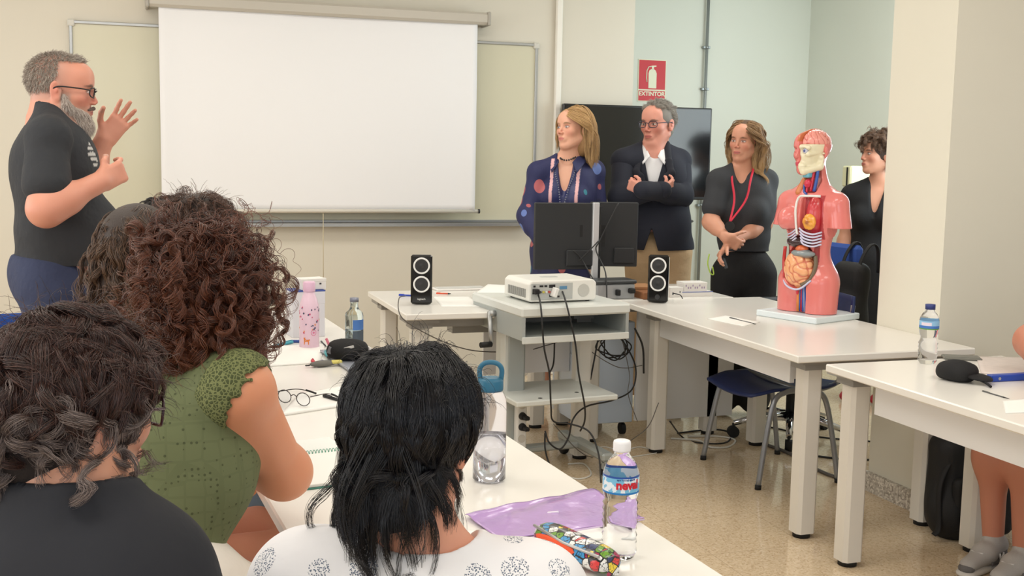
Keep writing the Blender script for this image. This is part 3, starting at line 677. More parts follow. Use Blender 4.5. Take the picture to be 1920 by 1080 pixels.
# pink flask
q = atZ(580, 651, .74)
t = thing('flask', 'pink patterned steel flask with small deer and flower prints', 'flask', (q[0], q[1], .7402))
obj('bottle', MB().lathe([(.001, .002), (.033, 0), (.036, .004), (.036, .135), (.034, .155), (.028, .178), (.021, .196), (.0195, .205)], n=36), mat('pink_enamel', (238, 206, 222), .3), t)
obj('cap', MB().lathe([(.001, .204), (.0215, .204), (.0222, .207), (.0222, .236), (.019, .241), (.001, .241)], n=36), mat('pink_cap', (228, 188, 212), .25), t)
vw = math.atan2(-q[1], -q[0])
def dec(shape_pts, a0, z0, sc, rgb, R=.0362):
    m = MB(); pts = [(R * math.cos(a0 + x * sc / R), R * math.sin(a0 + x * sc / R), z0 + y * sc) for x, y in shape_pts]
    pts2 = [(p[0] * 1.012, p[1] * 1.012, p[2]) for p in pts]; n_ = len(pts)
    m._add(pts + pts2, [tuple(range(n_))[::-1], tuple(range(n_, 2 * n_))] + [(i, (i + 1) % n_, n_ + (i + 1) % n_, n_ + i) for i in range(n_)], False); return m
deer = [(-.8, -1), (-.6, -1), (-.5, -.2), (.3, -.2), (.4, -1), (.6, -1), (.6, .0), (.9, .3), (.8, .5), (.4, .35), (-.2, .35), (-.5, .7), (-.4, 1.0), (-.7, .9), (-1, .95), (-.9, .6), (-.8, .2)]
obj('deer_print', dec(deer, vw - .25, .028, .013, 0), mat('print_orange', (226, 128, 56), .5), t)
ring = MB(); ring.grid(lambda u, v_: ((.0364) * math.cos(vw + .45 + (.009 + .002 * v_) * math.cos(2 * PI * u) / .0362), (.0364) * math.sin(vw + .45 + (.009 + .002 * v_) * math.cos(2 * PI * u) / .0362), .058 + (.009 + .002 * v_) * math.sin(2 * PI * u)), 28, 2, closeu=True)
ring.grid(lambda u, v_: ((.0364) * math.cos(vw + .45 + (.004 * v_) * math.cos(2 * PI * u) / .0362), (.0364) * math.sin(vw + .45 + (.004 * v_) * math.cos(2 * PI * u) / .0362), .058 + (.004 * v_) * math.sin(2 * PI * u)), 16, 2, closeu=True)
obj('flower_print', ring, mat('print_rose', (224, 120, 160), .5), t, recalc=False)
rs = random.Random(3)
for nm, rgb, k in (('heart_print', (206, 60, 110), 9), ('leaf_print', (86, 84, 112), 16), ('star_print', (232, 150, 90), 6)):
    m = MB()
    for i in range(k):
        a_ = vw + rs.uniform(-1.4, 1.4); z_ = rs.uniform(.055, .15); s_ = rs.uniform(.0025, .0045); n_ = 6
        d = dec([(math.cos(j * 2 * PI / 5 + i) * (1 if j % 2 else .7), math.sin(j * 2 * PI / 5 + i)) for j in range(5)], a_, z_, s_, 0); m._add(d.v, d.f, False)
    obj(nm, m, mat(nm, rgb, .5), t, kind='stuff')

# glass bottle
q = atZ(666, 646, .74)
t = thing('glass_bottle', 'clear glass bottle with a grey cap and blue label behind the black cap', 'bottle', (q[0], q[1] + .02, .7402))
obj('bottle', MB().lathe([(.001, .004), (.03, .001), (.034, .006), (.034, .105), (.031, .117), (.018, .13), (.0145, .138), (.0142, .158)], n=32), M_glass, t)
obj('water', MB().lathe([(.0008, .008), (.029, .006), (.031, .012), (.031, .055), (.0008, .055)], n=28), mat('water_dim', (205, 215, 222), 0, trans=.9, ior=1.33), t)
obj('cap', MB().lathe([(.001, .157), (.0165, .157), (.0165, .172), (.001, .173)], n=28), mat('cap_grey', (132, 136, 150), .35, .4), t)
vw = math.atan2(-q[1], -q[0]) + .6
obj('paper_label', MB().grid(lambda u, v_: (.0345 * math.cos(vw + (u - .5) * 1.5), .0345 * math.sin(vw + (u - .5) * 1.5), .055 + .038 * v_), 14, 2), mat('label_blue', (72, 118, 186), .5), t, recalc=False)
obj('lower_label', MB().grid(lambda u, v_: (.0345 * math.cos(vw + (u - .5) * 1.5), .0345 * math.sin(vw + (u - .5) * 1.5), .012 + .040 * v_), 14, 2), mat('label_dark', (74, 86, 98), .5), t, recalc=False)

# small water bottle on the right table
q = atZ(1738, 681, .74)
t = thing('water_bottle', 'small clear water bottle with a dark blue cap beside the black cap', 'bottle', (q[0], q[1], .7402))
prof = [(.001, .003), (.026, .001), (.031, .008)] + [(.0335 - .002 * (i % 2), .014 + i * .0075) for i in range(9)] + [(.028, .085), (.0275, .095), (.0325, .11), (.0335, .125), (.0335, .155), (.031, .165), (.024, .178), (.016, .187), (.0148, .195), (.001, .196)]
obj('bottle', MB().lathe(prof, n=36), M_pet, t)
obj('cap', MB().lathe([(.001, .193), (.0172, .193), (.0172, .211), (.001, .212)], n=28), mat('cap_navy', (42, 56, 120), .4), t)
tt, v, z = label_mat('blue_bottle_label', 0); c = tt.mix(tt.math('GREATER_THAN', z, .137), lin((70, 120, 200)), lin((150, 200, 236))); c = tt.mix(tt.math('LESS_THAN', z, .128), c, lin((90, 150, 70)))
tt.base(c); obj('paper_label', MB().lathe([(.0339, .124), (.0339, .154)], n=32), tt.m, t, recalc=False)
vw = math.atan2(-q[1], -q[0]); obj('label_patch', MB().grid(lambda u, v_: (.0342 * math.cos(vw - .3 + (u - .5) * 1.1), .0342 * math.sin(vw - .3 + (u - .5) * 1.1), .138 + .011 * v_), 10, 2), mat('label_pink', (236, 222, 236), .5), t, recalc=False)

# ------------------------------------------------------------------ things on the left row of tables
q = atZ(578, 634, .74)
def face_print(t, w_, d_, h_):
    m = MB()
    for i in range(12): m.box((w_ / 2 + .001, -d_ * .3 + (i % 2) * .006, h_ * .12 + i * h_ * .06), (w_ / 2 + .0014, -d_ * .3 + .02 + rs.random() * d_ * .4, h_ * .12 + i * h_ * .06 + .003))
    obj('fine_print', m, mat('print_grey', (150, 150, 158), .5), t)
    obj('blue_edge', MB().box((-w_ / 2 - .002, -d_ / 2 - .002, h_ * .985), (w_ / 2 + .002, d_ / 2 + .002, h_ * 1.01)), M_blue, t)
carton((q[0] + .0, q[1] + .07, .7402), (.125, .10, .178), .12, 'upright white carton behind the pink flask', mat('carton_grey', (222, 221, 226), .5), extra=face_print)
carton((q[0] + .02, q[1] + .07, .9215), (.10, .065, .042), .25, 'small white medicine box lying on top of the upright carton', M_card, extra=dots)
pen(atZ(548, 641, .746), atZ(500, 652, .746), (70, 176, 196), 'turquoise pen left of the pink flask', r=.006)
pen(atZ(572, 640, .745), atZ(538, 640, .745), (60, 86, 160), 'dark blue marker lying behind the pink flask', r=.006)
pen(atZ(602, 640, .744), atZ(612, 650, .744), (60, 60, 66), 'short dark pencil right of the pink flask', r=.003)
sheet([atZ(*p, z7) for p in ((440, 692), (600, 681), (610, 645), (470, 652))], 'white papers under the pink flask', th=.003)
sheet([atZ(*p, z7) for p in ((500, 612), (545, 607), (546, 585), (500, 588))], 'white paper pad left of the upright carton', th=.012)
sheet([atZ(*p, .7445) for p in ((655, 697), (720, 695), (690, 655), (600, 660))], 'clear plastic document wallet beneath the black cap on the left tables', mat('clear_wallet', (206, 212, 224), .15, trans=.4), name='document_wallet', th=.008, cat='folder')
q = atZ(605, 688, .74)
t = thing('pencil_case', 'small grey pencil pouch beside the clear document wallet', 'pencil case', (q[0], q[1], .7402), .15)
obj('pouch', MB().sphere((0, 0, .011), (.045, .015, .011), 18, 10), mat('grey_pouch', (112, 110, 104), .8), t); obj('zip_pull', MB().box((-.06, -.004, .006), (-.043, .004, .010), bev=.002), M_blk, t)
for (a_, b_, rgb, lb) in (((586, 676), (590, 683), (210, 50, 70), 'red marker cap beside the grey pouch'), ((598, 683), (606, 676), (74, 70, 150), 'purple marker beside the grey pouch'), ((610, 660), (618, 672), (80, 170, 180), 'teal highlighter on the clear wallet')):
    z_ = .751 if 'wallet' in lb else .746
    pen(atZ(*a_, z_), atZ(*b_, z_), rgb, lb, name='marker_pen', r=.0065)
q = atZ(631, 681, .75)
eo = tag(obj('rubber_eraser', MB().box((-.018, -.009, 0), (.018, .009, .011), bev=.003), mat('yellow_rubber', (226, 214, 120), .6), loc=(q[0], q[1], .7495), rotz=.1), 'pale yellow rubber eraser on the clear wallet', 'eraser')
# folded spectacles and pen on a notebook
sheet([atZ(*p, z7) for p in ((526, 781), (640, 763), (660, 722), (560, 742))], 'pale notebook under the folded spectacles', th=.006, name='notebook', cat='notebook')
g = atZ(560, 757, .747); g2 = atZ(632, 738, .747)
t = thing('spectacles', 'wire-framed spectacles lying open on the pale notebook', 'glasses', (g[0], g[1], .7475), math.atan2(g2[1] - g[1], g2[0] - g[0]))
M_wire = mat('wire_frame', (70, 64, 62), .3, .6)
for s in (-1, 1):
    pts = [(-.02, s * .034 + .024 * math.cos(k * PI / 8), .020 + .018 * math.sin(k * PI / 8)) for k in range(17)]
    rim = obj('rim', MB().tube(pts, .0013, 6, caps=False), M_wire, t)
    obj('lens', MB().prism([(p[1], p[2]) for p in pts[:-1]], -.0205, -.0195, lambda v: (v[2], v[0], v[1])), mat('lens_glass', (250, 252, 255), .02, trans=1, ior=1.02), rim)
    obj('temple', MB().tube(spline([(-.02, s * .06, .03), (.05, s * .055, .026), (.10, s * .045, .012), (.12, s * .04, .002)], 5), .0014, 6), M_wire, t)
    obj('temple_tip', MB().tube(spline([(.085, s * .047, .018), (.10, s * .045, .012), (.12, s * .04, .003)], 5), .003, 6), M_blk, t)
obj('bridge', MB().tube(spline([(-.02, -.011, .024), (-.02, 0, .029), (-.02, .011, .024)], 4), .0013, 6), M_wire, t)
pen(atZ(607, 742, .751), atZ(665, 758, .751), (24, 24, 26), 'black pen lying beside the spectacles', r=.0045)
# spiral notebook
n0, n1 = atZ(540, 857, .745), atZ(625, 848, .745); ang = math.atan2((n1 - n0)[1], (n1 - n0)[0])
t = thing('spiral_notebook', 'open spiral notebook with a green coil and teal cover on the near table', 'notebook', (n1[0] + .03, n1[1], .7402), ang)
M_tc = mat('teal_cover', (62, 132, 118), .4)
obj('cover', MB().box((-.20, -.25, 0), (.01, -.006, .003), bev=.001), M_tc, t)
obj('pages', MB().box((-.197, -.246, .003), (.008, -.006, .010), bev=.001), M_paper, t)
obj('turned_page', MB().box((-.2, .006, 0), (.008, .15, .004), bev=.001), mat('plotted_paper', (232, 236, 232), .6), t)
mb = MB()
for k in range(26):
    x = -.195 + k * .0078; mb.tube([(x + .001 * math.sin(a_ * .5), .009 * math.cos(a_), .008 + .008 * math.sin(a_)) for a_ in np.linspace(0, 2 * PI, 13)], .0008, 5, caps=False)
obj('coil', mb, mat('coil_green', (70, 160, 130), .4), t)

# purple folder with papers beneath
def fold():
    cs = [atZ(*p, .744) for p in ((872, 968), (945, 1016), (1208, 974), (1110, 917))]; o = sum(cs) / 4
    def fn(u, v):
        p = (cs[0] * (1 - v) + cs[1] * v) * (1 - u) + (cs[3] * (1 - v) + cs[2] * v) * u - o
        return tuple(p + np.array([0, 0, .0035 + .0022 * math.sin(u * 6 + v * 9 + 2 * math.sin(v * 5)) + .0012 * math.sin(u * 23 + v * 7)]))
    return MB().grid(fn, 60, 40), o
mb, o = fold()
M_pur = mat('purple_film', (196, 158, 222), .16, coat=.5, bump=(14, .5, .01), trans=.15)
fo = thing('plastic_folder', 'glossy translucent purple plastic folder on the near table', 'folder', tuple(o))
obj('sleeve', mb, M_pur, fo, solid=.0012, recalc=False)
cs = [atZ(*p, .75) for p in ((872, 968), (945, 1016), (1208, 974), (1110, 917))]
obj('sealed_edge', MB().tube([cs[1] - o + [0, 0, .0], cs[2] - o + [0, 0, .0]], .0016, 6), mat('purple_edge', (226, 200, 240), .15, coat=.6), fo)
obj('clasp', MB().box((-.012, -.002, .004), (.012, .002, .0085), bev=.001), mat('clear_clasp', (244, 236, 250), .2), fo)
sheet([atZ(*p, .7402) for p in ((850, 998), (952, 1030), (1160, 1010), (1110, 985))], 'white papers slipped under the purple folder', th=.003)

# comic-pattern pencil case
q = (atZ(1085, 1048, .76))
def comic():
    t = NT('comic_print'); v = t.coord('Object'); cv = t.voro(62, vec=v, out='Color'); sp = t.n('ShaderNodeSeparateColor'); t.l(cv, sp.inputs[0])
    cr_ = t.n('ShaderNodeValToRGB'); cr_.color_ramp.interpolation = 'CONSTANT'; el = cr_.color_ramp.elements
    cols = [(236, 236, 232), (60, 150, 206), (222, 60, 60), (244, 214, 60), (236, 236, 232), (110, 160, 50), (60, 150, 206), (170, 40, 84), (238, 238, 236), (44, 62, 110)]
    el[0].position = 0; el[0].color = (*lin(cols[0]), 1); el[1].position = .1; el[1].color = (*lin(cols[1]), 1)
    for i in range(2, 10):
        e_ = el.new(i / 10); e_.color = (*lin(cols[i]), 1)
    t.l(sp.outputs[0], cr_.inputs[0])
    ed = t.voro(62, 'DISTANCE_TO_EDGE', vec=v); d = t.math('LESS_THAN', ed, .055)
    c = t.mix(d, cr_.outputs[0], lin((24, 24, 30))); lines = t.math('LESS_THAN', t.math('ABSOLUTE', t.math('SUBTRACT', t.noise(90, 2, vec=v), .5)), .02)
    c = t.mix(t.math('MULTIPLY', lines, .85), c, lin((30, 28, 36))); t.base(c); t.b.inputs['Roughness'].default_value = .3; t.b.inputs['Coat Weight'].default_value = .3; return t.m
a0_, a1_ = atZ(1015, 1000, .76), atZ(1150, 1065, .76)
t = thing('pencil_case', 'open pencil case with a colourful comic strip pattern on the near table', 'pencil case', tuple(((a0_ + a1_) / 2)[:2]) + (.7405,), math.atan2((a1_ - a0_)[1], (a1_ - a0_)[0]))
L2 = np.linalg.norm(a1_ - a0_) / 2
def pc(u, v, r0=1):
    x = -L2 + 2 * L2 * v; e_ = (1 - abs(2 * v - 1) ** 6) ** .5 * .75 + .25; a_ = 2 * PI * u
    return (x, .032 * e_ * math.cos(a_) * r0, .024 + .022 * e_ * math.sin(a_) * r0 * (1.1 if math.sin(a_) > 0 else 1))
obj('body', MB().grid(lambda u, v: pc(u, v), 28, 30, closeu=True).box((L2 - .002, -.012, .006), (L2 + .001, .012, .04)), comic(), t)
obj('zip', MB().tube([(-L2 + .01, -.024, .042), (0, -.029, .038), (L2 - .01, -.024, .04)], .0028, 6), mat('zip_silver', (190, 190, 188), .35, .6), t)
obj('inner_lining', MB().sphere((-L2 * .2, -.0285, .028), (L2 * .6, .006, .011), 16, 8), mat('orange_lining', (236, 88, 46), .6), t)
pen(atZ(997, 1022, .75), atZ(1012, 1045, .75), (200, 170, 60), 'yellow and black striped pencil left of the comic pencil case', name='pencil', r=.0035)

# ------------------------------------------------------------------ things on table with the torso and on the right table
q0 = atZ(1368, 596, .742); q1 = atZ(1418, 608, .742)
sheet([atZ(*p, z7) for p in ((1325, 598), (1395, 612), (1425, 604), (1360, 592))], 'small sheet of paper near the torso model')
pen(q0, q1, (90, 90, 92), 'thin grey pen on the table with the torso model', r=.003)
pen(atZ(1842, 733, .742), atZ(1893, 748, .742), (90, 90, 88), 'thin grey pencil at the front of the right table', name='pencil', r=.002)
sheet([atZ(*p, z7) for p in ((1885, 775), (1985, 772), (1975, 744), (1880, 752))], 'white paper at the right edge of the photo', th=.001)
sheet([atZ(*p, z7) for p in ((1840, 700), (1960, 715), (1945, 672), (1830, 670))], 'open magazine page on the right table behind the blue binder', mat('magazine', (226, 214, 208), .4, var=(30, .12)), th=.004, name='magazine', cat='magazine')
b0 = atZ(1860, 716, .742); b1 = atZ(1935, 712, .742)
t = thing('ring_binder', 'royal blue ring binder edge at the right beside the black cap', 'binder', tuple(b0[:2]) + (.7402,), math.atan2((b1 - b0)[1], (b1 - b0)[0]))
obj('spine', MB().box((0, 0, 0), (.30, .03, .022), bev=.003), mat('binder_blue', (30, 70, 170), .35), t)
obj('cover', MB().box((0, .0, .022), (.3, .2, .026), bev=.001), mat('binder_dark', (28, 34, 60), .4), t) if False else None
obj('finger_ring', MB().cyl((.03, -.001, .011), (.03, .002, .011), .005, n=16), M_alu, t)
t = thing('tablet', 'dark grey tablet lying flat beside the small water bottle', 'tablet', tuple(atZ(1800, 672, .742)[:2]) + (.7402,), -.5)
obj('case', MB().box((-.06, -.035, 0), (.07, .035, .010), bev=.003), mat('tablet_grey', (120, 120, 112), .5), t); obj('screen', MB().box((-.055, -.03, .0101), (.065, .03, .0106)), mat('tablet_screen', (96, 98, 94), .25), t)

# ------------------------------------------------------------------ cables
M_cab = mat('black_cable', (26, 26, 27), .5); M_cabg = mat('grey_cable', (96, 92, 88), .5); M_cabw = mat('white_cable', (222, 220, 212), .5)
def cable(pts, label, m=M_cab, r=.004, name='cable', group='cables around the projector cart'):
    P = [atY(x, y, Y) if Y is not None else atZ(x, y, r) for x, y, Y in pts]
    P = [np.array([p[0], p[1], max(p[2], r)]) for p in P]
    o_ = P[0]; tag(obj(name, MB().tube(spline([p - o_ for p in P], 10), r, 7), m, loc=tuple(o_)), label, 'cable', group)
y0 = FL[1]
cable([(1008, 548, 4.72), (1014, 575, 4.53), (1020, 650, 4.50), (1030, 700, 4.50), (1033, 760, 4.50), (1038, 790, 4.52), (1070, 795, 4.52), (1105, 810, 4.48), (1122, 850, 4.4), (1127, 905, 4.3)], 'black power cable falling from the projector left of the other one')
cable([(1052, 540, 4.74), (1062, 570, 4.55), (1078, 640, 4.52), (1085, 700, 4.52), (1096, 760, 4.52), (1096, 790, 4.55), (1088, 808, 4.6)], 'black video cable falling from the white plug of the projector')
cable([(1040, 632, 4.9), (1038, 680, 4.9), (1030, 700, 4.8)], 'short black cable hanging beneath the cart box')
cable([(1105, 627, 4.95), (1098, 680, 4.95), (1092, 710, 4.95)], 'thin black cable hanging beneath the right side of the cart')
cable([(1123, 627, 4.95), (1115, 670, 4.95), (1107, 712, 4.95)], 'second thin black cable beneath the right side of the cart')
cable([(1155, 625, 5.05), (1175, 650, 5.05), (1192, 690, 5.05), (1185, 730, 5.0), (1150, 750, 4.9), (1100, 762, 4.7), (1075, 785, 4.6), (1066, 820, 4.6), (1050, 842, 4.6), (1030, 830, 4.6), (1022, 808, 4.62)], 'long black cable looping from the rear desk to the power strip')
pts = []
for k in range(26):
    a_ = k * .95; pts.append((1152 + (24 + 8 * math.sin(k * 1.7)) * math.cos(a_) + 4 * math.sin(k), 650 + (20 + 6 * math.cos(k * 2.1)) * math.sin(a_), 5.1 + .02 * math.sin(k)))
cable(pts, 'bundle of coiled black cable hanging beneath the rear desk', r=.0035)
cable([(1190, 615, 5.0), (1205, 650, 5.0), (1207, 700, 5.0)], 'thick black cable hanging beside the drawer unit', r=.005)
cable([(1080, 627, 5.0), (1110, 660, 5.0), (1150, 685, 5.0), (1175, 690, 5.05), (1204, 685, 5.1)], 'thin grey cable sagging beneath the rear desk', M_cabg, .0022)
cable([(1165, 630, 5.1), (1180, 700, 5.1), (1178, 740, 5.0), (1195, 790, 5.0)], 'thin grey cable falling past the drawer unit', M_cabg, .002)
cable([(1022, 812, 4.62), (1022, 840, 4.6), (1028, 865, 4.5), (1040, 890, 4.4)], 'black cable dropping from the lower plug of the power strip', r=.004)
cable([(1038, 795, 4.6), (1060, 820, 4.7), (1085, 845, 4.75), (1110, 857, None), (1150, 852, None), (1180, 828, 4.9), (1215, 800, 4.85), (1235, 755, 4.85)], 'thin grey cable crossing the floor from power strip to table leg', M_cabg, .0022)
cable([(760, 555, 5.2), (748, 560, 4.9), (750, 590, 4.78), (775, 612, 4.8), (830, 640, 4.9), (880, 656, 5.0), (930, 660, 5.1), (975, 657, 5.15)], 'grey speaker lead drooping from the left desk', M_cabg, .0026)
cable([(1000, 655, 5.15), (1050, 640, 5.2), (1090, 628, 5.2)], 'grey lead running behind the cart column', M_cabg, .0026)
cable([(1065, 870, None), (1095, 870, None), (1108, 890, None), (1085, 898, None), (1060, 892, None)], 'white cable loop on the floor by the cart wheel', M_cabw, .004)
cable([(1090, 850, None), (1130, 838, None), (1165, 845, None), (1200, 838, None), (1230, 848, None), (1215, 852, None), (1150, 862, None)], 'pale cable lying on the floor left of the long table', M_cabw, .003)
cable([(1256, 790, 4.95), (1280, 820, None), (1310, 830, None), (1360, 830, None), (1370, 812, None), (1335, 805, None), (1270, 812, None)], 'black cable coil on the floor under the long table', r=.004)
cable([(1258, 822, None), (1310, 826, None), (1330, 838, None), (1365, 838, None), (1378, 825, None), (1345, 818, None), (1290, 818, None)], 'white cable coil on the floor under the long table', M_cabw, .005)
cable([(1415, 798, None), (1450, 802, None), (1510, 815, None), (1560, 822, None), (1640, 828, None)], 'straight black cable on the floor behind the navy chair')
cable([(1420, 828, None), (1480, 850, None), (1540, 884, None), (1610, 908, None)], 'grey floor cable cover running to the skirting of the pier', M_cabg, .008)
cable([(1530, 855, None), (1590, 862, None), (1632, 862, None)], 'short black cable on the floor near the pier', r=.005)
cable([(1160, 380, 5.36), (1125, 450, 5.33), (1118, 470, 5.33), (1135, 510, 5.2), (1138, 560, 5.15)], 'black monitor cable falling past the silver pole', r=.0035)
cable([(1075, 470, 5.33), (1090, 485, 5.33), (1110, 520, 5.25), (1120, 535, 5.25)], 'thin black monitor cable behind the left monitor', r=.003)
cable([(1122, 452, 5.3), (1105, 470, 5.3), (1085, 490, 5.32)], 'black video lead looping from pole to left monitor', r=.003)
cable([(1262, 550, 5.0), (1275, 553, 4.98), (1280, 560, 4.96)], 'short black lead behind the right speaker', r=.0025)
# ------------------------------------------------------------------ smooth body surfaces
def nrm(v): v = np.array(v, float); return v / (np.linalg.norm(v) + 1e-12)
def look(yaw, pitch=0, roll=0):
    """columns: forward, left, up; yaw in degrees from +X, pitch > 0 nods down, roll > 0 leans to the own right"""
    y, p, r = map(math.radians, (yaw, pitch, roll))
    M = Matrix.Rotation(y, 3, 'Z') @ Matrix.Rotation(p, 3, 'Y') @ Matrix.Rotation(r, 3, 'X')
    return np.array(M)
class Field:
    def __init__(s): s.p = []; s.post = []
    def cap(s, a, b, r1, r2=None, k=.02, op=1, flat=None):
        a = np.array(a, float); b = np.array(b, float); r2 = r1 if r2 is None else r2; R_ = max(r1, r2) + .002
        s.p.append(('c', np.minimum(a, b) - R_, np.maximum(a, b) + R_, k, op, (a, b, r1, r2, flat))); return s
    def ell(s, c, r, R=None, k=.02, op=1):
        c = np.array(c, float); r = np.array(r if hasattr(r, '__len__') else (r, r, r), float); m = r.max()
        if R is None: R = np.eye(3)
        ext = np.sqrt(((np.asarray(R) * r) ** 2).sum(1))
        s.p.append(('e', c - ext, c + ext, k, op, (c, r, np.asarray(R, float)))); return s
    def box(s, c, h, R=None, rd=.005, k=.01, op=1):
        c = np.array(c, float); h = np.array(h, float)
        if R is None: R = np.eye(3)
        ext = np.abs(np.asarray(R)) @ h
        s.p.append(('b', c - ext, c + ext, k, op, (c, h, np.asarray(R, float), rd))); return s
    def mesh(s, h):
        lo = np.min([p[1] for p in s.p if p[4] > 0], 0) - 4 * h - .004; hi = np.max([p[2] for p in s.p if p[4] > 0], 0) + 4 * h + .004
        n = np.ceil((hi - lo) / h).astype(int) + 1
        ax = [(lo[i] + h * np.arange(n[i])).astype(np.float32) for i in range(3)]
        f = np.full(n, .08, np.float32)
        for typ, a0, b0, k, op, q in s.p:
            m = k + 3 * h + (.012 if op > 0 else 0); i0 = np.maximum(((a0 - m - lo) / h).astype(int), 0); i1 = np.minimum(((b0 + m - lo) / h).astype(int) + 2, n)
            if (i1 <= i0).any(): continue
            sl = tuple(slice(i0[i], i1[i]) for i in range(3))
            X = ax[0][sl[0]][:, None, None]; Y = ax[1][sl[1]][None, :, None]; Z = ax[2][sl[2]][None, None, :]
            if typ == 'c':
                a, b, r1, r2, flat = q; ab = b - a; L = ab @ ab + 1e-12; px, py, pz = X - a[0], Y - a[1], Z - a[2]
                if flat is not None:     # squash along one direction
                    nv, sc_ = flat; dn = px * nv[0] + py * nv[1] + pz * nv[2]; e_ = (1 / sc_ - 1)
                    abn = ab @ nv; ab = ab + nv * abn * e_; L = ab @ ab + 1e-12
                    px = px + nv[0] * dn * e_; py = py + nv[1] * dn * e_; pz = pz + nv[2] * dn * e_
                t = np.clip((px * ab[0] + py * ab[1] + pz * ab[2]) / L, 0, 1)
                d = np.sqrt((px - t * ab[0]) ** 2 + (py - t * ab[1]) ** 2 + (pz - t * ab[2]) ** 2) - (r1 + t * (r2 - r1))
                if flat is not None: d = d * sc_ ** .5
            elif typ == 'e':
                c, r, R = q; px, py, pz = X - c[0], Y - c[1], Z - c[2]
                u = [(px * R[0, i] + py * R[1, i] + pz * R[2, i]) / r[i] for i in range(3)]
                k0 = np.sqrt(u[0] ** 2 + u[1] ** 2 + u[2] ** 2); k1 = np.sqrt((u[0] / r[0]) ** 2 + (u[1] / r[1]) ** 2 + (u[2] / r[2]) ** 2) + 1e-9
                d = k0 * (k0 - 1) / k1; d = np.where(k0 < 1e-3, -r.min(), d)
            else:
                c, hh, R, rd = q; px, py, pz = X - c[0], Y - c[1], Z - c[2]
                u = [np.abs(px * R[0, i] + py * R[1, i] + pz * R[2, i]) - (hh[i] - rd) for i in range(3)]
                d = np.sqrt(np.maximum(u[0], 0) ** 2 + np.maximum(u[1], 0) ** 2 + np.maximum(u[2], 0) ** 2) + np.minimum(np.maximum(u[0], np.maximum(u[1], u[2])), 0) - rd
            g = f[sl]
            if op > 0: hh_ = np.maximum(k - np.abs(g - d), 0) / k; f[sl] = np.minimum(g, d) - hh_ * hh_ * k * .25
            else: hh_ = np.maximum(k - np.abs(g + d), 0) / k; f[sl] = np.maximum(g, -d) + hh_ * hh_ * k * .25
        for fn in s.post:
            X = ax[0][:, None, None]; Y = ax[1][None, :, None]; Z = ax[2][None, None, :]; f = fn(f, X, Y, Z).astype(np.float32)
        return nets(f, lo, h)
def nets(f, lo, h):
    f[0] = f[-1] = .05; f[:, 0] = f[:, -1] = .05; f[:, :, 0] = f[:, :, -1] = .05
    S = f < 0; n = S.shape; cnt = np.zeros((n[0] - 1, n[1] - 1, n[2] - 1), np.uint8); corners = [(i, j, k) for i in (0, 1) for j in (0, 1) for k in (0, 1)]
    for i, j, k in corners: cnt += S[i:n[0] - 1 + i, j:n[1] - 1 + j, k:n[2] - 1 + k]
    I = np.argwhere((cnt > 0) & (cnt < 8)); idx = np.full(cnt.shape, -1, np.int32); idx[tuple(I.T)] = np.arange(len(I))
    V = np.stack([f[I[:, 0] + i, I[:, 1] + j, I[:, 2] + k] for i, j, k in corners], 1); P = np.zeros((len(I), 3)); W_ = np.zeros(len(I))
    for a in range(8):
        for b in range(a + 1, 8):
            ca, cb = np.array(corners[a]), np.array(corners[b])
            if np.abs(ca - cb).sum() != 1: continue
            va, vb = V[:, a], V[:, b]; m = (va < 0) != (vb < 0); t = np.where(m, va / np.where(m, va - vb, 1), 0)
            P += m[:, None] * (ca + t[:, None] * (cb - ca)); W_ += m
    P = (I + P / W_[:, None]) * h + lo; F = []
    for ax in range(3):
        sl0 = [slice(None)] * 3; sl1 = [slice(None)] * 3; sl0[ax] = slice(0, n[ax] - 1); sl1[ax] = slice(1, n[ax])
        A, B = S[tuple(sl0)], S[tuple(sl1)]; o = [a for a in range(3) if a != ax]
        for flip in (0, 1):
            E_ = np.argwhere(A & ~B) if flip == 0 else np.argwhere(~A & B)
            E_ = E_[(E_[:, o[0]] > 0) & (E_[:, o[1]] > 0) & (E_[:, o[0]] < n[o[0]] - 1) & (E_[:, o[1]] < n[o[1]] - 1)]
            q = []
            for u, v in ((0, 0), (1, 0), (1, 1), (0, 1)):
                e = E_.copy(); e[:, o[0]] -= 1 - u; e[:, o[1]] -= 1 - v; q.append(idx[tuple(e.T)])
            q = np.stack(q, 1); F.append(q[:, ::-1] if (flip == 0) == (ax == 1) else q)
    return P, np.concatenate(F)
def snoise(P, scale, seed=0, n=10):
    r = np.random.default_rng(seed); D = r.normal(size=(n, 3)); D /= np.linalg.norm(D, axis=1)[:, None]; D *= scale * r.uniform(.6, 1.6, (n, 1)); ph = r.uniform(0, 6.28, n)
    return np.sin(P @ D.T + ph).sum(1) / math.sqrt(n)
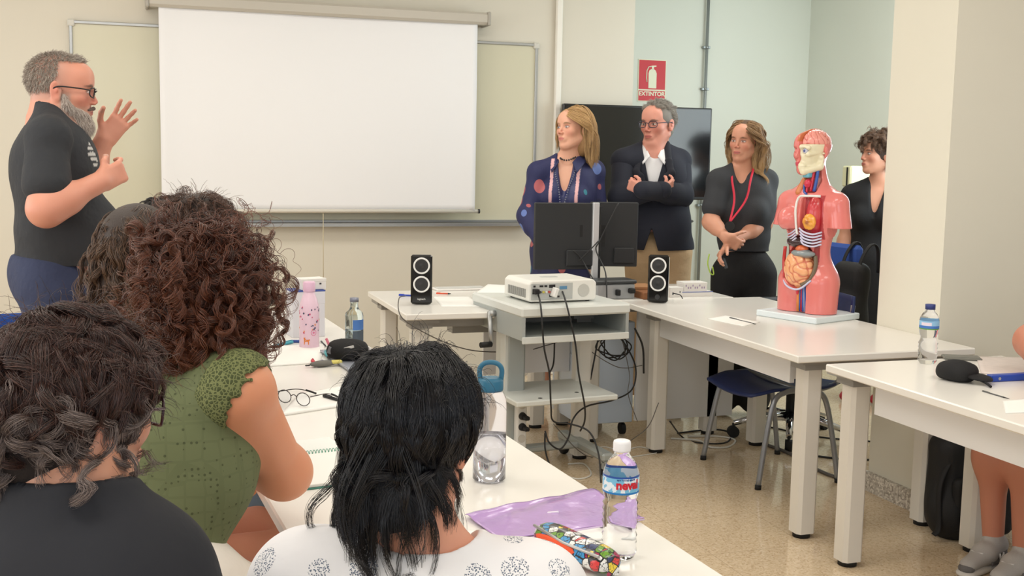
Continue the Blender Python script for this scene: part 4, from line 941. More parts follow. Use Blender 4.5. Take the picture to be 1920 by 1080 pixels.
def fmesh(name, F, h, m, parent, origin, color=None, paint=None, wrinkle=None, disp=None):
    P, Q = F.mesh(h)
    me = bpy.data.meshes.new(name)
    if wrinkle or disp:
        a, b, c_ = P[Q[:, 0]], P[Q[:, 1]], P[Q[:, 2]]; fn = np.cross(b - a, P[Q[:, 2]] - a); N = np.zeros_like(P)
        for i in range(4): np.add.at(N, Q[:, i], fn)
        N /= np.linalg.norm(N, axis=1)[:, None] + 1e-12
        if wrinkle:
            for sc_, am, sd in wrinkle: P = P + N * (snoise(P, sc_, sd) * am)[:, None]
        if disp: P = P + N * disp(P)[:, None]
    me.vertices.add(len(P)); me.vertices.foreach_set('co', (P - np.array(origin)).astype(np.float32).ravel())
    me.loops.add(len(Q) * 4); me.loops.foreach_set('vertex_index', Q.astype(np.int32).ravel())
    me.polygons.add(len(Q)); me.polygons.foreach_set('loop_start', np.arange(0, len(Q) * 4, 4, dtype=np.int32)); me.polygons.foreach_set('loop_total', np.full(len(Q), 4, np.int32))
    me.polygons.foreach_set('use_smooth', np.ones(len(Q), bool)); me.update(calc_edges=True); me.validate()
    if color is not None:
        col = np.tile(np.array(lin(color)), (len(P), 1))
        for msk, rgb in (paint(P) if paint else []):
            w_ = np.clip(msk, 0, 1)[:, None]; col = col * (1 - w_) + np.array(lin(rgb)) * w_
        at = me.color_attributes.new('col', 'FLOAT_COLOR', 'POINT'); at.data.foreach_set('color', np.concatenate([col, np.ones((len(P), 1))], 1).astype(np.float32).ravel())
    me.materials.append(m); o = bpy.data.objects.new(name, me); C.objects.link(o); o.parent = parent
    if parent is None: o.location = origin
    return o
def vcol_mat(name, rough=.5, sss=0, bump=None, coat=0, spec=.5, sheen=0, extra=None):
    t = NT(name); a = t.n('ShaderNodeAttribute'); a.attribute_name = 'col'; c = a.outputs['Color']
    if extra: c = extra(t, c)
    t.l(c, t.b.inputs['Base Color']); t.b.inputs['Roughness'].default_value = rough; t.b.inputs['Specular IOR Level'].default_value = spec
    if sss: t.b.inputs['Subsurface Weight'].default_value = sss; t.b.inputs['Subsurface Radius'].default_value = (1, .35, .2); t.b.inputs['Subsurface Scale'].default_value = .006
    if coat: t.b.inputs['Coat Weight'].default_value = coat; t.b.inputs['Coat Roughness'].default_value = .06
    if sheen: t.b.inputs['Sheen Weight'].default_value = sheen
    if bump: t.bump(t.noise(*bump[:2]), bump[2], bump[3])
    return t.m
M_skin = vcol_mat('skin', .48, .12, (260, 3, .12, .001), extra=lambda t, c: t.mix(t.math('MULTIPLY', t.noise(45, 3), .14), c, (.62, .22, .16)))
def sm(x, a, b): t = np.clip((x - a) / (b - a), 0, 1); return t * t * (3 - 2 * t)

# ------------------------------------------------------------------ anatomy
def head(F, c, R, s=1.0, fem=True, jaw=1.0, open_=0):
    c = np.array(c, float); L = lambda x, y, z: c + R @ (np.array([x, y, z]) * s)
    e = lambda p, r, k=.015, op=1, RR=None: F.ell(L(*p), np.array(r) * s, R if RR is None else R @ RR, k, op)
    cp = lambda a, b, r1, r2, k=.012, op=1: F.cap(L(*a), L(*b), r1 * s, r2 * s, k, op)
    e((-.014, 0, .036), (.098, .076, .084), .01); e((.03, 0, -.02), (.062, .060, .085), .03)
    for y in (-1, 1):
        cp((-.004, y * .052, -.052), (.056, y * .020, -.098 if not fem else -.094), .020 * jaw, .017 * jaw, .03)
        e((.056, y * .040, -.018), (.024, .022, .022), .02)
    e((.068, 0, -.096), (.022, .024 if not fem else .019, .019), .02)
    cp((.081, -.030, .026), (.081, .030, .026), .011 if not fem else .008, .011 if not fem else .008, .02)
    e((.06, 0, .055), (.035, .05, .035), .03)
    for y in (-1, 1): e((.096, y * .031, .004), (.014, .017, .011), .012, -1)
    for y in (-1, 1): e((.0765, y * .031, .002), (.0125, .0135, .0115), .003)
    cp((.085, 0, .014), (.106, 0, -.026), .0058, .0080, .012)
    for y in (-1, 1): e((.099, y * .0115, -.032), (.010, .0062, .0060), .006)
    e((.080, 0, -.062), (.018, .026, .022), .012)
    e((.0925, 0, -.0570), (.0085, .020, .0042), .005); e((.0915, 0, -.0668), (.0085, .017, .0050), .005)
    cp((.103, -.02, -.0618), (.103, .02, -.0618), .0020, .0020, .003, -1)
    for y in (-1, 1):
        RE = np.array(Matrix.Rotation(y * -.25, 3, 'Z') @ Matrix.Rotation(-.15, 3, 'Y'))
        e((-.010, y * .079, -.004), (.019, .0065, .032), .004, 1, RE); e((-.006, y * .0865, .004), (.011, .006, .019), .004, -1, RE); e((-.006, y * .080, -.028), (.009, .006, .010), .004)
        e((-.008, y * .0835, -.004), (.006, .004, .010), .003)
def face_paint(P, c, R, s, skin, lips=(176, 96, 88), brow=(110, 84, 64), iris=(70, 60, 50), beard=None, flush=1.0, lid=(96, 70, 62)):
    q = (P - np.array(c)) @ R / s; x, y, z = q.T; fr = sm(x, .045, .06); out = []
    near = (np.abs(q).max(1) < .2)
    out.append((flush * .30 * near * np.exp(-(((np.abs(y) - .042) / .022) ** 2 + ((z + .028) / .022) ** 2)) * fr, (206, 92, 80)))
    out.append((flush * .35 * near * np.exp(-((y / .016) ** 2 + ((z + .028) / .016) ** 2)) * sm(x, .085, .10), (206, 92, 80)))
    out.append((.5 * near * np.exp(-(((np.abs(y) - .031) / .022) ** 2 + ((z - .004) / .014) ** 2)) * fr, (176, 116, 96)))
    u = (np.abs(y) - .031) / .0135; zc = z - .002
    ey = near * fr * (sm(1 - u ** 2 - (zc / .0044) ** 2, .0, .25))
    out.append((near * fr * sm(1 - (u / 1.15) ** 2 - ((zc - .002) / .0085) ** 2, .0, .3) * .75, lid))
    out.append((ey, (214, 206, 200))); out.append((near * fr * sm(1 - ((np.abs(y) - .030) / .0056) ** 2 - (zc / .0056) ** 2, 0, .3) * (ey > .25), iris))
    by = np.abs(y) - .032; bz = z - (.0235 - 14 * by ** 2)
    out.append((near * fr * sm(1 - (by / .021) ** 2 - (bz / .0048) ** 2, 0, .6) * .85, brow))
    out.append((near * sm(x, .07, .085) * sm(1 - (y / .0235) ** 2 - ((z + .0618) / (.0105)) ** 2, 0, .3) * .85, lips))
    out.append((near * sm(x, .08, .09) * sm(1 - (y / .023) ** 2 - ((z + .0618) / .0018) ** 2, 0, .5) * .8, (110, 48, 44)))
    for sy in (-1, 1): out.append((near * sm(x, .09, .1) * sm(1 - ((y - sy * .006) / .0038) ** 2 - ((z + .0385) / .0028) ** 2, 0, .5) * .7, (110, 50, 44)))
    out.append((near * .35 * np.exp(-(((np.abs(y) - .086) / .012) ** 2 + ((z + .006) / .03) ** 2 + ((x + .01) / .02) ** 2)), (200, 84, 74)))
    if beard: out += beard(x, y, z, near)
    return out
def hand(F, w, d, u, pn=None, curl=(.25,) * 5, s=1.0, spread=.10, k=.006):
    """w wrist, d along the hand, u towards the thumb, palm faces pn"""
    w = np.array(w, float); d = nrm(d); u = nrm(np.array(u) - d * (np.array(u) @ d)); pn_ = np.cross(u, d) if pn is None else nrm(pn)
    pn_ = nrm(pn_ - d * (pn_ @ d) - u * (pn_ @ u)) if pn is not None else pn_
    Rm = np.stack([d, u, pn_], 1); F.box(w + d * .048 * s, np.array([.046, .037, .014]) * s, Rm, .012 * s, .014)
    F.cap(w - d * .02 * s, w + d * .03 * s, .024 * s, .022 * s, .02, flat=(pn_, .72))
    for i, (off, L, r) in enumerate(((.028, .070, .0085), (.009, .079, .0088), (-.010, .073, .0084), (-.028, .057, .0075))):
        c = curl[i + 1]; dd = nrm(d + u * spread * (1.5 - i)); p = w + d * (.086 - .004 * abs(i - 1)) * s + u * off * s; ang = 0
        for j, fr in enumerate((.45, .31, .24)):
            ang += (c * 1.35, c * 1.6, c * 1.0)[j]; dj = dd * math.cos(ang) + pn_ * math.sin(ang); q = p + dj * L * fr * s
            F.cap(p, q, r * (1 - .06 * j) * s, r * (.95 - .08 * j) * s, .004 if j else .008); p = q
    c = curl[0]; p = w + d * .018 * s + u * .022 * s; dt = nrm(d * .62 + u * .72 + pn_ * .25)
    for j, L in enumerate((.042, .032, .026)):
        q = p + dt * L * s; F.cap(p, q, (.0135, .0105, .0095)[j] * s, (.0105, .0095, .008)[j] * s, .012 if j == 0 else .004); p = q
        dt = nrm(dt + (d * .35 - u * .30 + pn_ * .55) * c * 1.2)
def torso(F, pel, nb, fwd, sh, W=1., D=1., bust=0., belly=0., g=0., k=.05, hips=1.):
    pel = np.array(pel, float); nb = np.array(nb, float); up = nrm(nb - pel); L = np.linalg.norm(nb - pel); f = np.array(fwd, float); f = nrm(f - up * (f @ up)); l = np.cross(up, f); R = np.stack([f, l, up], 1); q = L / .52
    P = lambda x, y, t: pel + f * x + l * y + up * t * L
    F.ell(P(-.01, 0, .0), (.108 * D * hips + g, .160 * W * hips + g, .12 * q + g), R, k)
    F.ell(P(0, 0, .36), (.096 * D + g, .138 * W + g, .15 * q + g), R, k)
    F.ell(P(0, 0, .68), (.108 * D + g, .150 * W + g, .16 * q + g), R, k)
    if belly: F.ell(P(.06 + belly * .3, 0, .24), (.10 * D + belly + g, .145 * W + g, .16 * q + g), R, .06)
    for s_ in (-1, 1):
        S = np.array(sh[0 if s_ > 0 else 1], float)
        F.cap(P(-.005, s_ * .03, .90), S, .055 + g, .050 + g, k); F.cap(nb + up * .045 - f * .01, S + up * .012, .034 + g, .030 + g, k * .9)
        F.cap(P(.0, s_ * .055 * W, .82), P(0, s_ * .085 * W, .55), .062 * D + g, .058 * D + g, k)
        if bust: F.ell(P(.078 * D, s_ * .070 * W, .62), (bust + g, bust * 1.05 + g, bust * 1.1 + g), R, .03)
    return R, P
def arm(F, a, b, c, r=(.048, .040, .026), g=0, k=.03, upto=1.0):
    a, b, c = (np.array(v, float) for v in (a, b, c))
    F.cap(a, b, r[0] + g, r[1] + g, k); F.cap(b, c, r[1] * 1.02 + g, r[2] + g, k); F.cap(b, b + (c - b) * .35, r[1] + g, r[1] * 1.03 + g, k)
def leg_(F, h, kn, an, toe=None, r=(.085, .056, .04), g=0, k=.04):
    h, kn, an = (np.array(v, float) for v in (h, kn, an)); F.cap(h, kn, r[0] + g, r[1] + g, k); F.cap(kn, an, r[1] + g, r[2] + g, k)
    m = kn + (an - kn) * .3; back = nrm(np.cross(np.cross(nrm(h - kn), nrm(an - kn)) + 1e-6, an - kn)); F.ell(m, (r[1] * 1.08 + g,) * 3, None, .06)
def shoe(F, an, fw_, g=0):
    fw_ = nrm(fw_); a = np.array(an, float); F.cap(a + [0, 0, -.03] - fw_ * .03, a + fw_ * .13 + [0, 0, -.055], .036 + g, .034 + g, .03); F.ell(a + fw_ * .15 + [0, 0, -.058], (.05 + g, .042 + g, .026 + g), look(math.degrees(math.atan2(fw_[1], fw_[0]))), .03)

# ------------------------------------------------------------------ hair
def hair_mat(name, dark, light, rough=.38, spec=.5, tip=None):
    t = NT(name); hi = t.n('ShaderNodeHairInfo'); c = t.mix(hi.outputs['Random'], lin(dark), lin(light))
    if tip:
        r_ = t.math('MULTIPLY', t.math('POWER', hi.outputs['Intercept'], 2.0), tip[1]); c = t.mix(r_, c, lin(tip[0]))
    t.l(c, t.b.inputs['Base Color']); t.b.inputs['Roughness'].default_value = rough; t.b.inputs['Specular IOR Level'].default_value = spec; return t.m
def strands(name, pts, rad, m, parent, origin):
    N, K, _ = pts.shape; cu = bpy.data.hair_curves.new(name); cu.add_curves([K] * N)
    cu.attributes['position'].data.foreach_set('vector', (pts - np.array(origin)).astype(np.float32).ravel())
    ra = cu.attributes.get('radius') or cu.attributes.new('radius', 'FLOAT', 'POINT'); tt = np.linspace(0, 1, K)
    ra.data.foreach_set('value', (rad * np.tile(1 - .65 * tt ** 3, N)).astype(np.float32)); cu.materials.append(m)
    o = bpy.data.objects.new(name, cu); C.objects.link(o); o.parent = parent; return o
def grow(c, R, s, n, length, keep, flow, lift=.3, grav=.25, vol=.02, colliders=(), curl=(0, .05), clumps=60, clump=.6, fuzz=.002, K=26, seed=1, stiff=1.0, minlen=.7, wander=.10, hug=0.0, side=0.0, part=0.0, scalp=(.098, .076, .084), frizz=0):
    r = np.random.default_rng(seed); D = r.normal(size=(n * 6, 3)); D /= np.linalg.norm(D, axis=1)[:, None]; D = D[keep(D)][:n]; n = len(D)
    c = np.array(c, float); cc = c + R @ (np.array([-.014, 0, .036]) * s); rr = np.array(scalp) * s
    p = D * rr; N = D / rr; N /= np.linalg.norm(N, axis=1)[:, None]; fl = flow(D); fl = fl - N * (fl * N).sum(1)[:, None]; fl /= np.linalg.norm(fl, axis=1)[:, None] + 1e-9
    d = (N * lift + fl) @ R.T; d /= np.linalg.norm(d, axis=1)[:, None]; p = p @ R.T + cc
    gi = r.choice(n, min(clumps, n), replace=False); g = gi[np.argmin(-2 * p @ p[gi].T + (p[gi] ** 2).sum(1)[None], 1)]     # every strand belongs to a lock
    L = length * r.uniform(minlen, 1, n) if not callable(length) else length(D, r); L = L[g] * r.uniform(.88, 1.06, n); st = (L / (K - 1))[:, None]
    lay = r.uniform(0, 1, n) ** .8; lay = np.clip(lay[g] * .82 + r.uniform(0, .18, n), 0, 1)[:, None]; bias = (r.normal(size=(n, 3)) * wander)[g]
    cols = [(cc, R, rr, 1.0)] + [(np.array(a, float), b, np.array(e, float), w_) for a, b, e, w_ in colliders]; out = [p.copy()]
    for k in range(K - 1):
        d = d * stiff + bias * math.sin(PI * k / K * 1.5) + np.array([0, 0, -1.0]) * grav * (.4 + k / K) + r.normal(size=(n, 3)) * frizz
        if hug:
            q = ((p - cc) @ R) / rr; kn = np.linalg.norm(q, axis=1)[:, None]; q = q / kn / rr; q /= np.linalg.norm(q, axis=1)[:, None]; d = d - hug * np.clip((kn - 1.05) * 4, 0, 1) * (q @ R.T)
        if side:
            hl = (p - c) @ R / s; m = (hl[:, 0] > .015) & (hl[:, 2] < .115); sg_ = np.where(D[:, 1] > part, 1.0, -1.0)
            d[m] += side * (sg_[m][:, None] * R[:, 1][None] * .9 - R[:, 0][None] * np.where(np.abs(hl[m, 1]) > .045, .7, .0)[:, None])
        d /= np.linalg.norm(d, axis=1)[:, None]; pn = p + d * st
        for (e, Re, er, w_) in cols:
            q = (pn - e) @ Re; off = vol * lay[:, 0] * w_; er2 = er[None, :] + off[:, None] * min(1, (k + 2) / 6); kq = np.linalg.norm(q / er2, axis=1); m = kq < 1
            if m.any(): q[m] = q[m] / kq[m][:, None]; pn[m] = q[m] @ Re.T + e
        d = pn - p; d /= np.linalg.norm(d, axis=1)[:, None] + 1e-9; p = pn; out.append(p.copy())
    X = np.stack(out, 1)
    t = np.linspace(0, 1, K)[None, :, None]
    X = X * (1 - clump * t ** .8) + X[g] * (clump * t ** .8)
    amp, pitch = curl
    if amp:
        T = np.gradient(X, axis=1); T /= np.linalg.norm(T, axis=2)[..., None] + 1e-9; A = np.cross(T, np.array([.3, .5, .8])); A /= np.linalg.norm(A, axis=2)[..., None] + 1e-9; B = np.cross(T, A)
        rg = np.random.default_rng(seed + 5); ph = rg.uniform(0, 6.28, n)[g]; am = (amp * rg.uniform(.5, 1.3, n))[g] * r.uniform(.93, 1.07, n); pi_ = (pitch * rg.uniform(.75, 1.4, n))[g]; sg = np.where(rg.uniform(size=n) > .5, 1, -1)[g]
        ph = ph + r.normal(size=n) * .12
        w_ = ph[:, None] + sg[:, None] * 2 * PI * np.linspace(0, 1, K)[None] * (L / pi_)[:, None]; en = np.clip(np.linspace(0, 1, K) * 4, 0, 1)[None] * am[:, None]
        X = X + A * (np.cos(w_) * en)[..., None] + B * (np.sin(w_) * en)[..., None]
    X = X + np.cumsum(r.normal(size=X.shape) * fuzz / math.sqrt(K), axis=1)
    X = X + (r.normal(size=(n, 1, 3)) * fuzz * 1.5) * t
    return X
def hair(parent, origin, c, R, s, base_rgb, m, specs, rad=.00035, cap_keep=None, cap_r=.003, cap_extra=None, rough=.6):
    """a scalp cap of dense hair and the strands that grow from it"""
    F = Field(); c = np.array(c, float); L = lambda x, y, z: c + R @ (np.array([x, y, z]) * s)
    F.ell(L(-.016, 0, .038), (np.array([.098, .077, .085]) + cap_r) * s, R, .01)
    F.ell(L(-.03, 0, -.02), np.array([.075 + cap_r * .6, .066 + cap_r * .6, .07]) * s, R, .02)
    if cap_extra: cap_extra(F, L)
    F.ell(L(.11, 0, -.045), np.array([.078, .10, .105]) * s, R, .012, -1); F.ell(L(-.004, .1, -.05), np.array([.04, .04, .06]) * s, R, .01, -1) if cap_keep == 'short' else 0
    if cap_keep == 'short': F.ell(L(-.004, -.1, -.05), np.array([.04, .04, .06]) * s, R, .01, -1)
    h_ = fmesh('hair', F, .004, mat('hair_base_%d_%d_%d' % base_rgb, base_rgb, rough, bump=(300, .6, .002)), parent, origin)
    for i, sp in enumerate(specs):
        X = grow(c, R, s, **sp); strands('hair_strands', X, rad, m if not isinstance(m, list) else m[i], h_, origin)
    return h_
def keep_std(front=.25, lo=-.75, hl=.42):
    def f(D):
        x, y, z = D.T; lim = np.where(x > front, hl - .10 + (x - front) * .18, np.where(x > -.15, -.25 + (x + .15) * (hl + .25) / (front + .15), lo)); return z > lim
    return f
def flow_down(back=.3, part=0.0, side=1.0):
    def f(D):
        x, y, z = D.T; return np.stack([-back * np.ones_like(x) + 0 * x, np.sign(y - part) * side * (.3 + np.abs(z)), -.5 * np.ones_like(z)], 1)
    return f
def flow_back(side=.35):
    def f(D):
        x, y, z = D.T; return np.stack([-1 + 0 * x, y * side, -.35 + 0 * z], 1)
    return f
def flow_crown(cx=-.45, cz=.9):
    def f(D):
        v = D - np.array([cx, 0, cz]); v[:, 2] -= .3; return v
    return f
def glasses(parent, origin, c, R, s, rgb=(24, 22, 24), shape=(.024, .017), thick=.0016):
    c = np.array(c, float); L = lambda x, y, z: c + R @ (np.array([x, y, z]) * s) - np.array(origin)
    g = bpy.data.objects.new('glasses', None); C.objects.link(g); g.parent = parent; m = mat('frame_%d_%d_%d' % rgb, rgb, .3)
    for y in (-1, 1):
        pts = []
        for k in range(25):
            a = k * 2 * PI / 24; ca, sa = math.cos(a), math.sin(a); pts.append(L(.103 - .012 * abs(ca) * (1 if ca * y > 0 else .2), y * .033 + shape[0] * np.sign(ca) * abs(ca) ** .7, .001 + shape[1] * np.sign(sa) * abs(sa) ** .7))
        rim = obj('rim', MB().tube(pts, thick * s, 6, caps=False), m, g)
        mb = MB(); mb._add(pts[:-1], [tuple(range(24))], False); obj('lens', mb, mat('lens_glass', (250, 252, 255), .02, trans=1, ior=1.02), rim, recalc=False)
        obj('temple', MB().tube(spline([L(.093, y * .058, .008), (L(.06, y * .074, .010)), L(.0, y * .084, .010), L(-.02, y * .084, .0)], 5), thick * 1.1 * s, 6), m, g)
    obj('bridge', MB().tube(spline([L(.104, -.010, .006), L(.108, 0, .010), L(.104, .010, .006)], 4), thick * s, 6), m, g)
    return g
def person(label, loc, group=None):
    return thing('person', label, 'person', tuple(loc))
# ================================================================== PEOPLE
cloth = lambda n, rgb, **k: mat(n, rgb, k.get('rough', .85), bump=k.get('bump', (160, .35, .002)), var=k.get('var'))
def cutbelow(z0): return lambda f, X, Y, Z: np.maximum(f, z0 - Z)
def cutabove(z0): return lambda f, X, Y, Z: np.maximum(f, Z - z0)
def cutplane(p, n):   # keeps the side the normal points away from
    p = np.array(p, float); n = nrm(n); return lambda f, X, Y, Z: np.maximum(f, (X - p[0]) * n[0] + (Y - p[1]) * n[1] + (Z - p[2]) * n[2])

# ---- speaker: bearded man in black t-shirt, profile
def flap(name, pts, m, parent, origin, th=.005):
    P = [np.array(p, float) - np.array(origin) for p in pts]; mb = MB(); mb.smooth = True
    mb.grid(lambda u, v: tuple((P[0] * (1 - u) + P[1] * u) * (1 - v) + (P[3] * (1 - u) + P[2] * u) * v), 6, 6); return obj(name, mb, m, parent, solid=th, recalc=False)
def man_speaker():
    Y0 = 4.2; c = atY(116, 170, Y0); s = 1.03; R = look(-3, 4); org = (c[0], Y0, 0)
    t = person('bearded man in black t-shirt and glasses speaking with a raised open hand', org)
    f = nrm((1, .06, 0)); pel = atY(105, 530, Y0); nb = atY(100, 222, Y0); nb[0] -= .0
    shR, shL = atY(88, 262, 4.0), atY(110, 262, 4.40); elR, wrR = atY(86, 392, 3.92), atY(190, 340, 3.98)
    elL, wrL = atY(165, 335, 4.46), atY(196, 262, 4.44)
    skin = (214, 150, 126)
    F = Field(); head(F, c, R, s, False, 1.15)
    F.cap(c + R @ np.array([-.03, 0, -.05]) * s, nb + [-.01, 0, .0], .062, .075, .03); F.cap(c + R @ np.array([.02, 0, -.09]) * s, nb + [.03, 0, 0], .04, .05, .04)
    torso(F, pel, nb, f, (shL, shR), 1.12, 1.2, 0, .028, 0); arm(F, shR, elR, wrR, (.062, .050, .032)); arm(F, shL, elL, wrL, (.06, .048, .032))
    dR = nrm(atY(226, 322, 4.02) - wrR); hand(F, wrR, dR, (0.05, .1, 1), (0, 1, 0), (1.2, .45, .7, .8, .85), 1.0)
    dL = nrm(atY(246, 203, 4.44) - wrL); hand(F, wrL, dL, (-.8, .0, .5), (.2, -1, 0), (.6, .12, .12, .14, .16), 1.02, .16)
    hl = pel + [0, .1, -.02]; hr = pel + [0, -.1, -.02]
    for h_, kx in ((hl, .0), (hr, .03)): leg_(F, h_, (h_[0] + kx, h_[1], .50), (h_[0] - .02, h_[1], .09), r=(.10, .07, .045))
    gr = (168, 160, 152)
    def beard(x, y, z, near):
        b = near * sm(-z, .040, .055) * sm(x, -.012, .004) * (1 - .9 * sm(1 - (y / .022) ** 2 - ((z + .064) / .008) ** 2, 0, .4) * sm(x, .07, .09)) * (1 - sm(x, .0, .01) * 0)
        sb = near * sm(-z, .0, .02) * sm(x, -.0, .008) * (1 - sm(x, .028, .04)) * .7
        bz = near * sm(x, -.2, -.02) * 0
        stub = near * sm(z, -.055, -.03) * sm(-x, -.045 + .0, .02) * .55
        return [(b * .6, (186, 150, 132)), (sb, (168, 150, 138)), (stub * (1 - sm(np.abs(y), .079, .083)), (166, 140, 128)), (near * sm(x, .075, .085) * sm(1 - (y / .022) ** 2 - ((z + .048) / .006) ** 2, 0, .5) * .8, (96, 80, 74))]
    fmesh('body', F, .0035, M_skin, t, org, skin, lambda P: face_paint(P, c, R, s, skin, brow=(90, 78, 70), beard=beard, flush=1.2))
    # t-shirt
    F = Field(); torso(F, pel, nb, f, (shL, shR), 1.14, 1.22, 0, .030, .014)
    for a, b, pl in ((shR, elR, 1), (shL, elL, 1)): F.cap(a, a + (b - a) * .64, .066, .078, .03)
    F.cap(nb + [.045, 0, .03], nb + [.02, 0, .2], .086, .14, .01, -1); zb = atY(110, 493, Y0)[2]; F.post.append(cutbelow(zb))
    e2 = shR + (elR - shR) * .74; dn = nrm(elR - shR); F.post.append(lambda f_, X, Y, Z: np.where((Y < 4.02 - .0) & (X < 10), np.maximum(f_, np.where(np.abs(Y - 3.96) < .14, ((X - e2[0]) * dn[0] + (Y - e2[1]) * dn[1] + (Z - e2[2]) * dn[2]) * (np.sqrt((X - e2[0]) ** 2 + (Y - e2[1]) ** 2 + (Z - e2[2]) ** 2) < .16) - 1 * (np.sqrt((X - e2[0]) ** 2 + (Y - e2[1]) ** 2 + (Z - e2[2]) ** 2) >= .16), f_)), f_)) if False else 0
    pw_, pg = atY(166, 292, 4.13), atY(188, 366, 4.12)
    def prt(P):
        q = (P - pw_); u = q @ np.array([.55, -.2, -.8]); v = q @ np.array([-.2, -.95, .1]); a = (np.linalg.norm(q, axis=1) < .045) * (np.sin(u * 380) > -.3) * (np.abs(q @ np.array([.5, .5, .5])) < .02)
        q2 = P - pg; b = (np.linalg.norm(q2 * [1, 1, 1.0], axis=1) < .055) * (np.sin(q2 @ np.array([60, -40, 55.])) > -.1) * (q2[:, 2] < .02)
        return [(a * .9, (206, 204, 200)), (b * .95, (206, 170, 96))]
    fmesh('t_shirt', F, .005, vcol_mat('tee_cotton', .85, bump=(14, 3, .5, .02)), t, org, (44, 46, 50), prt, wrinkle=[(14, .0035, 3), (34, .0015, 4)])
    F = Field(); F.ell(pel + [0, 0, .03], (.150, .18, .16), None, .04)
    for h_, kx in ((hl, .0), (hr, .03)): leg_(F, h_, (h_[0] + kx, h_[1], .50), (h_[0] - .02, h_[1], .10), r=(.108, .09, .080))
    F.post.append(cutabove(zb + .03)); fmesh('trousers', F, .007, cloth('navy_trousers', (48, 56, 84), bump=(10, .6, .03)), t, org, wrinkle=[(20, .004, 7)])
    for h_ in (hl, hr):
        F = Field(); shoe(F, (h_[0] - .02, h_[1], .09), f); F.post.append(cutbelow(.002)); fmesh('shoe', F, .006, mat('dark_shoe', (36, 34, 34), .5), t, org)
    m = hair_mat('grey_hair', (128, 116, 106), (196, 186, 174), .5)
    ks = lambda D: (D[:, 2] > np.where(D[:, 0] > .1, .50 + (D[:, 0] - .1) * .35, np.where(D[:, 0] > -.2, -.45 + (D[:, 0] + .2) * 2.6, -.62))) & ~((D[:, 2] < .70) & (D[:, 0] > .05))
    X = grow(c, R, s, n=9000, length=.013, keep=ks, flow=flow_crown(), lift=.7, grav=.05, vol=.0, clumps=900, clump=.3, K=4, seed=3)
    X2 = grow(c, R, s, n=1500, length=.03, keep=lambda D: (D[:, 0] > .35) & (D[:, 2] > .62) & (np.abs(D[:, 1]) < .5), flow=lambda D: D * 0 + np.array([.5, 0, .6]), lift=.9, grav=.1, vol=.01, clumps=60, clump=.4, K=6, seed=4)
    h_ = strands('hair', X, .0006, m, t, org); strands('hair_fringe', X2, .0006, m, h_, org)
    # beard tuft
    F = Field(); L = lambda x, y, z: c + R @ (np.array([x, y, z]) * s)
    F.ell(L(.066, 0, -.108), np.array([.032, .032, .032]) * s, R, .02); F.ell(L(.05, 0, -.10), np.array([.045, .045, .03]) * s, R, .02)
    for y in (-1, 1): F.cap(L(.01, y * .06, -.05), L(.06, y * .025, -.105), .016, .02, .02)
    for y in (-1, 1): F.cap(L(.012, y * .066, -.02), L(.020, y * .064, -.05), .009, .014, .012); F.cap(L(.02, y * .062, -.05), L(.078, y * .030, -.072), .013, .010, .012)
    F.ell(L(.093, 0, -.064), np.array([.022, .020, .008]) * s, R, .006, -1)
    b = fmesh('beard', F, .004, mat('beard_grey', (172, 158, 148), .9, bump=(160, .9, .006)), t, org, wrinkle=[(160, .0012, 5)])
    F = Field()
    for y in (-1, 1): F.cap(L(.101, y * .004, -.049), L(.088, y * .026, -.056), .0065 * s, .004 * s, .004)
    fmesh('moustache', F, .0025, mat('moustache_dark', (104, 88, 80), .9, bump=(300, .9, .004)), t, org)
    r = np.random.default_rng(5); n = 7000; vs = np.array([v.co for v in b.data.vertices]); nn = np.array([v.normal for v in b.data.vertices]); i = r.integers(0, len(vs), n)
    d = nrm((.25, 0, -1)); p0 = vs[i]; dd = nn[i] * .5 + R @ np.array([.35, 0, -1.0]) * .8 + r.normal(size=(n, 3)) * .12; ln = r.uniform(.006, .016, n)[:, None]
    X = np.stack([p0, p0 + dd * ln * .5, p0 + dd * ln + np.array([0, 0, -.2]) * ln], 1); strands('beard_strands', X, .0004, hair_mat('beard_hair', (150, 134, 124), (226, 216, 206), .5), b, (0, 0, 0))
    glasses(t, org, c, R, s, (22, 22, 24), (.022, .016), .0022)
man_speaker()

# ---- woman in navy patterned blouse
def oval_print(name, base, cols, sc_=9, thr=.32):
    t = NT(name); v = t.coord('Object', (sc_, sc_, sc_ * .8)); d = t.voro(1, vec=v, rnd=.7); cv = t.voro(1, vec=v, rnd=.7, out='Color'); sp = t.n('ShaderNodeSeparateColor'); t.l(cv, sp.inputs[0])
    cr = t.n('ShaderNodeValToRGB'); cr.color_ramp.interpolation = 'CONSTANT'; el = cr.color_ramp.elements; el[0].color = (*lin(cols[0]), 1); el[1].position = 1 / len(cols); el[1].color = (*lin(cols[1]), 1)
    for i in range(2, len(cols)): e = el.new(i / len(cols)); e.color = (*lin(cols[i]), 1)
    t.l(sp.outputs[0], cr.inputs[0]); t.base(t.mix(t.math('LESS_THAN', d, thr), lin(base), cr.outputs[0])); t.b.inputs['Roughness'].default_value = .7; t.bump(t.noise(30, 3), .3, .006); return t.m
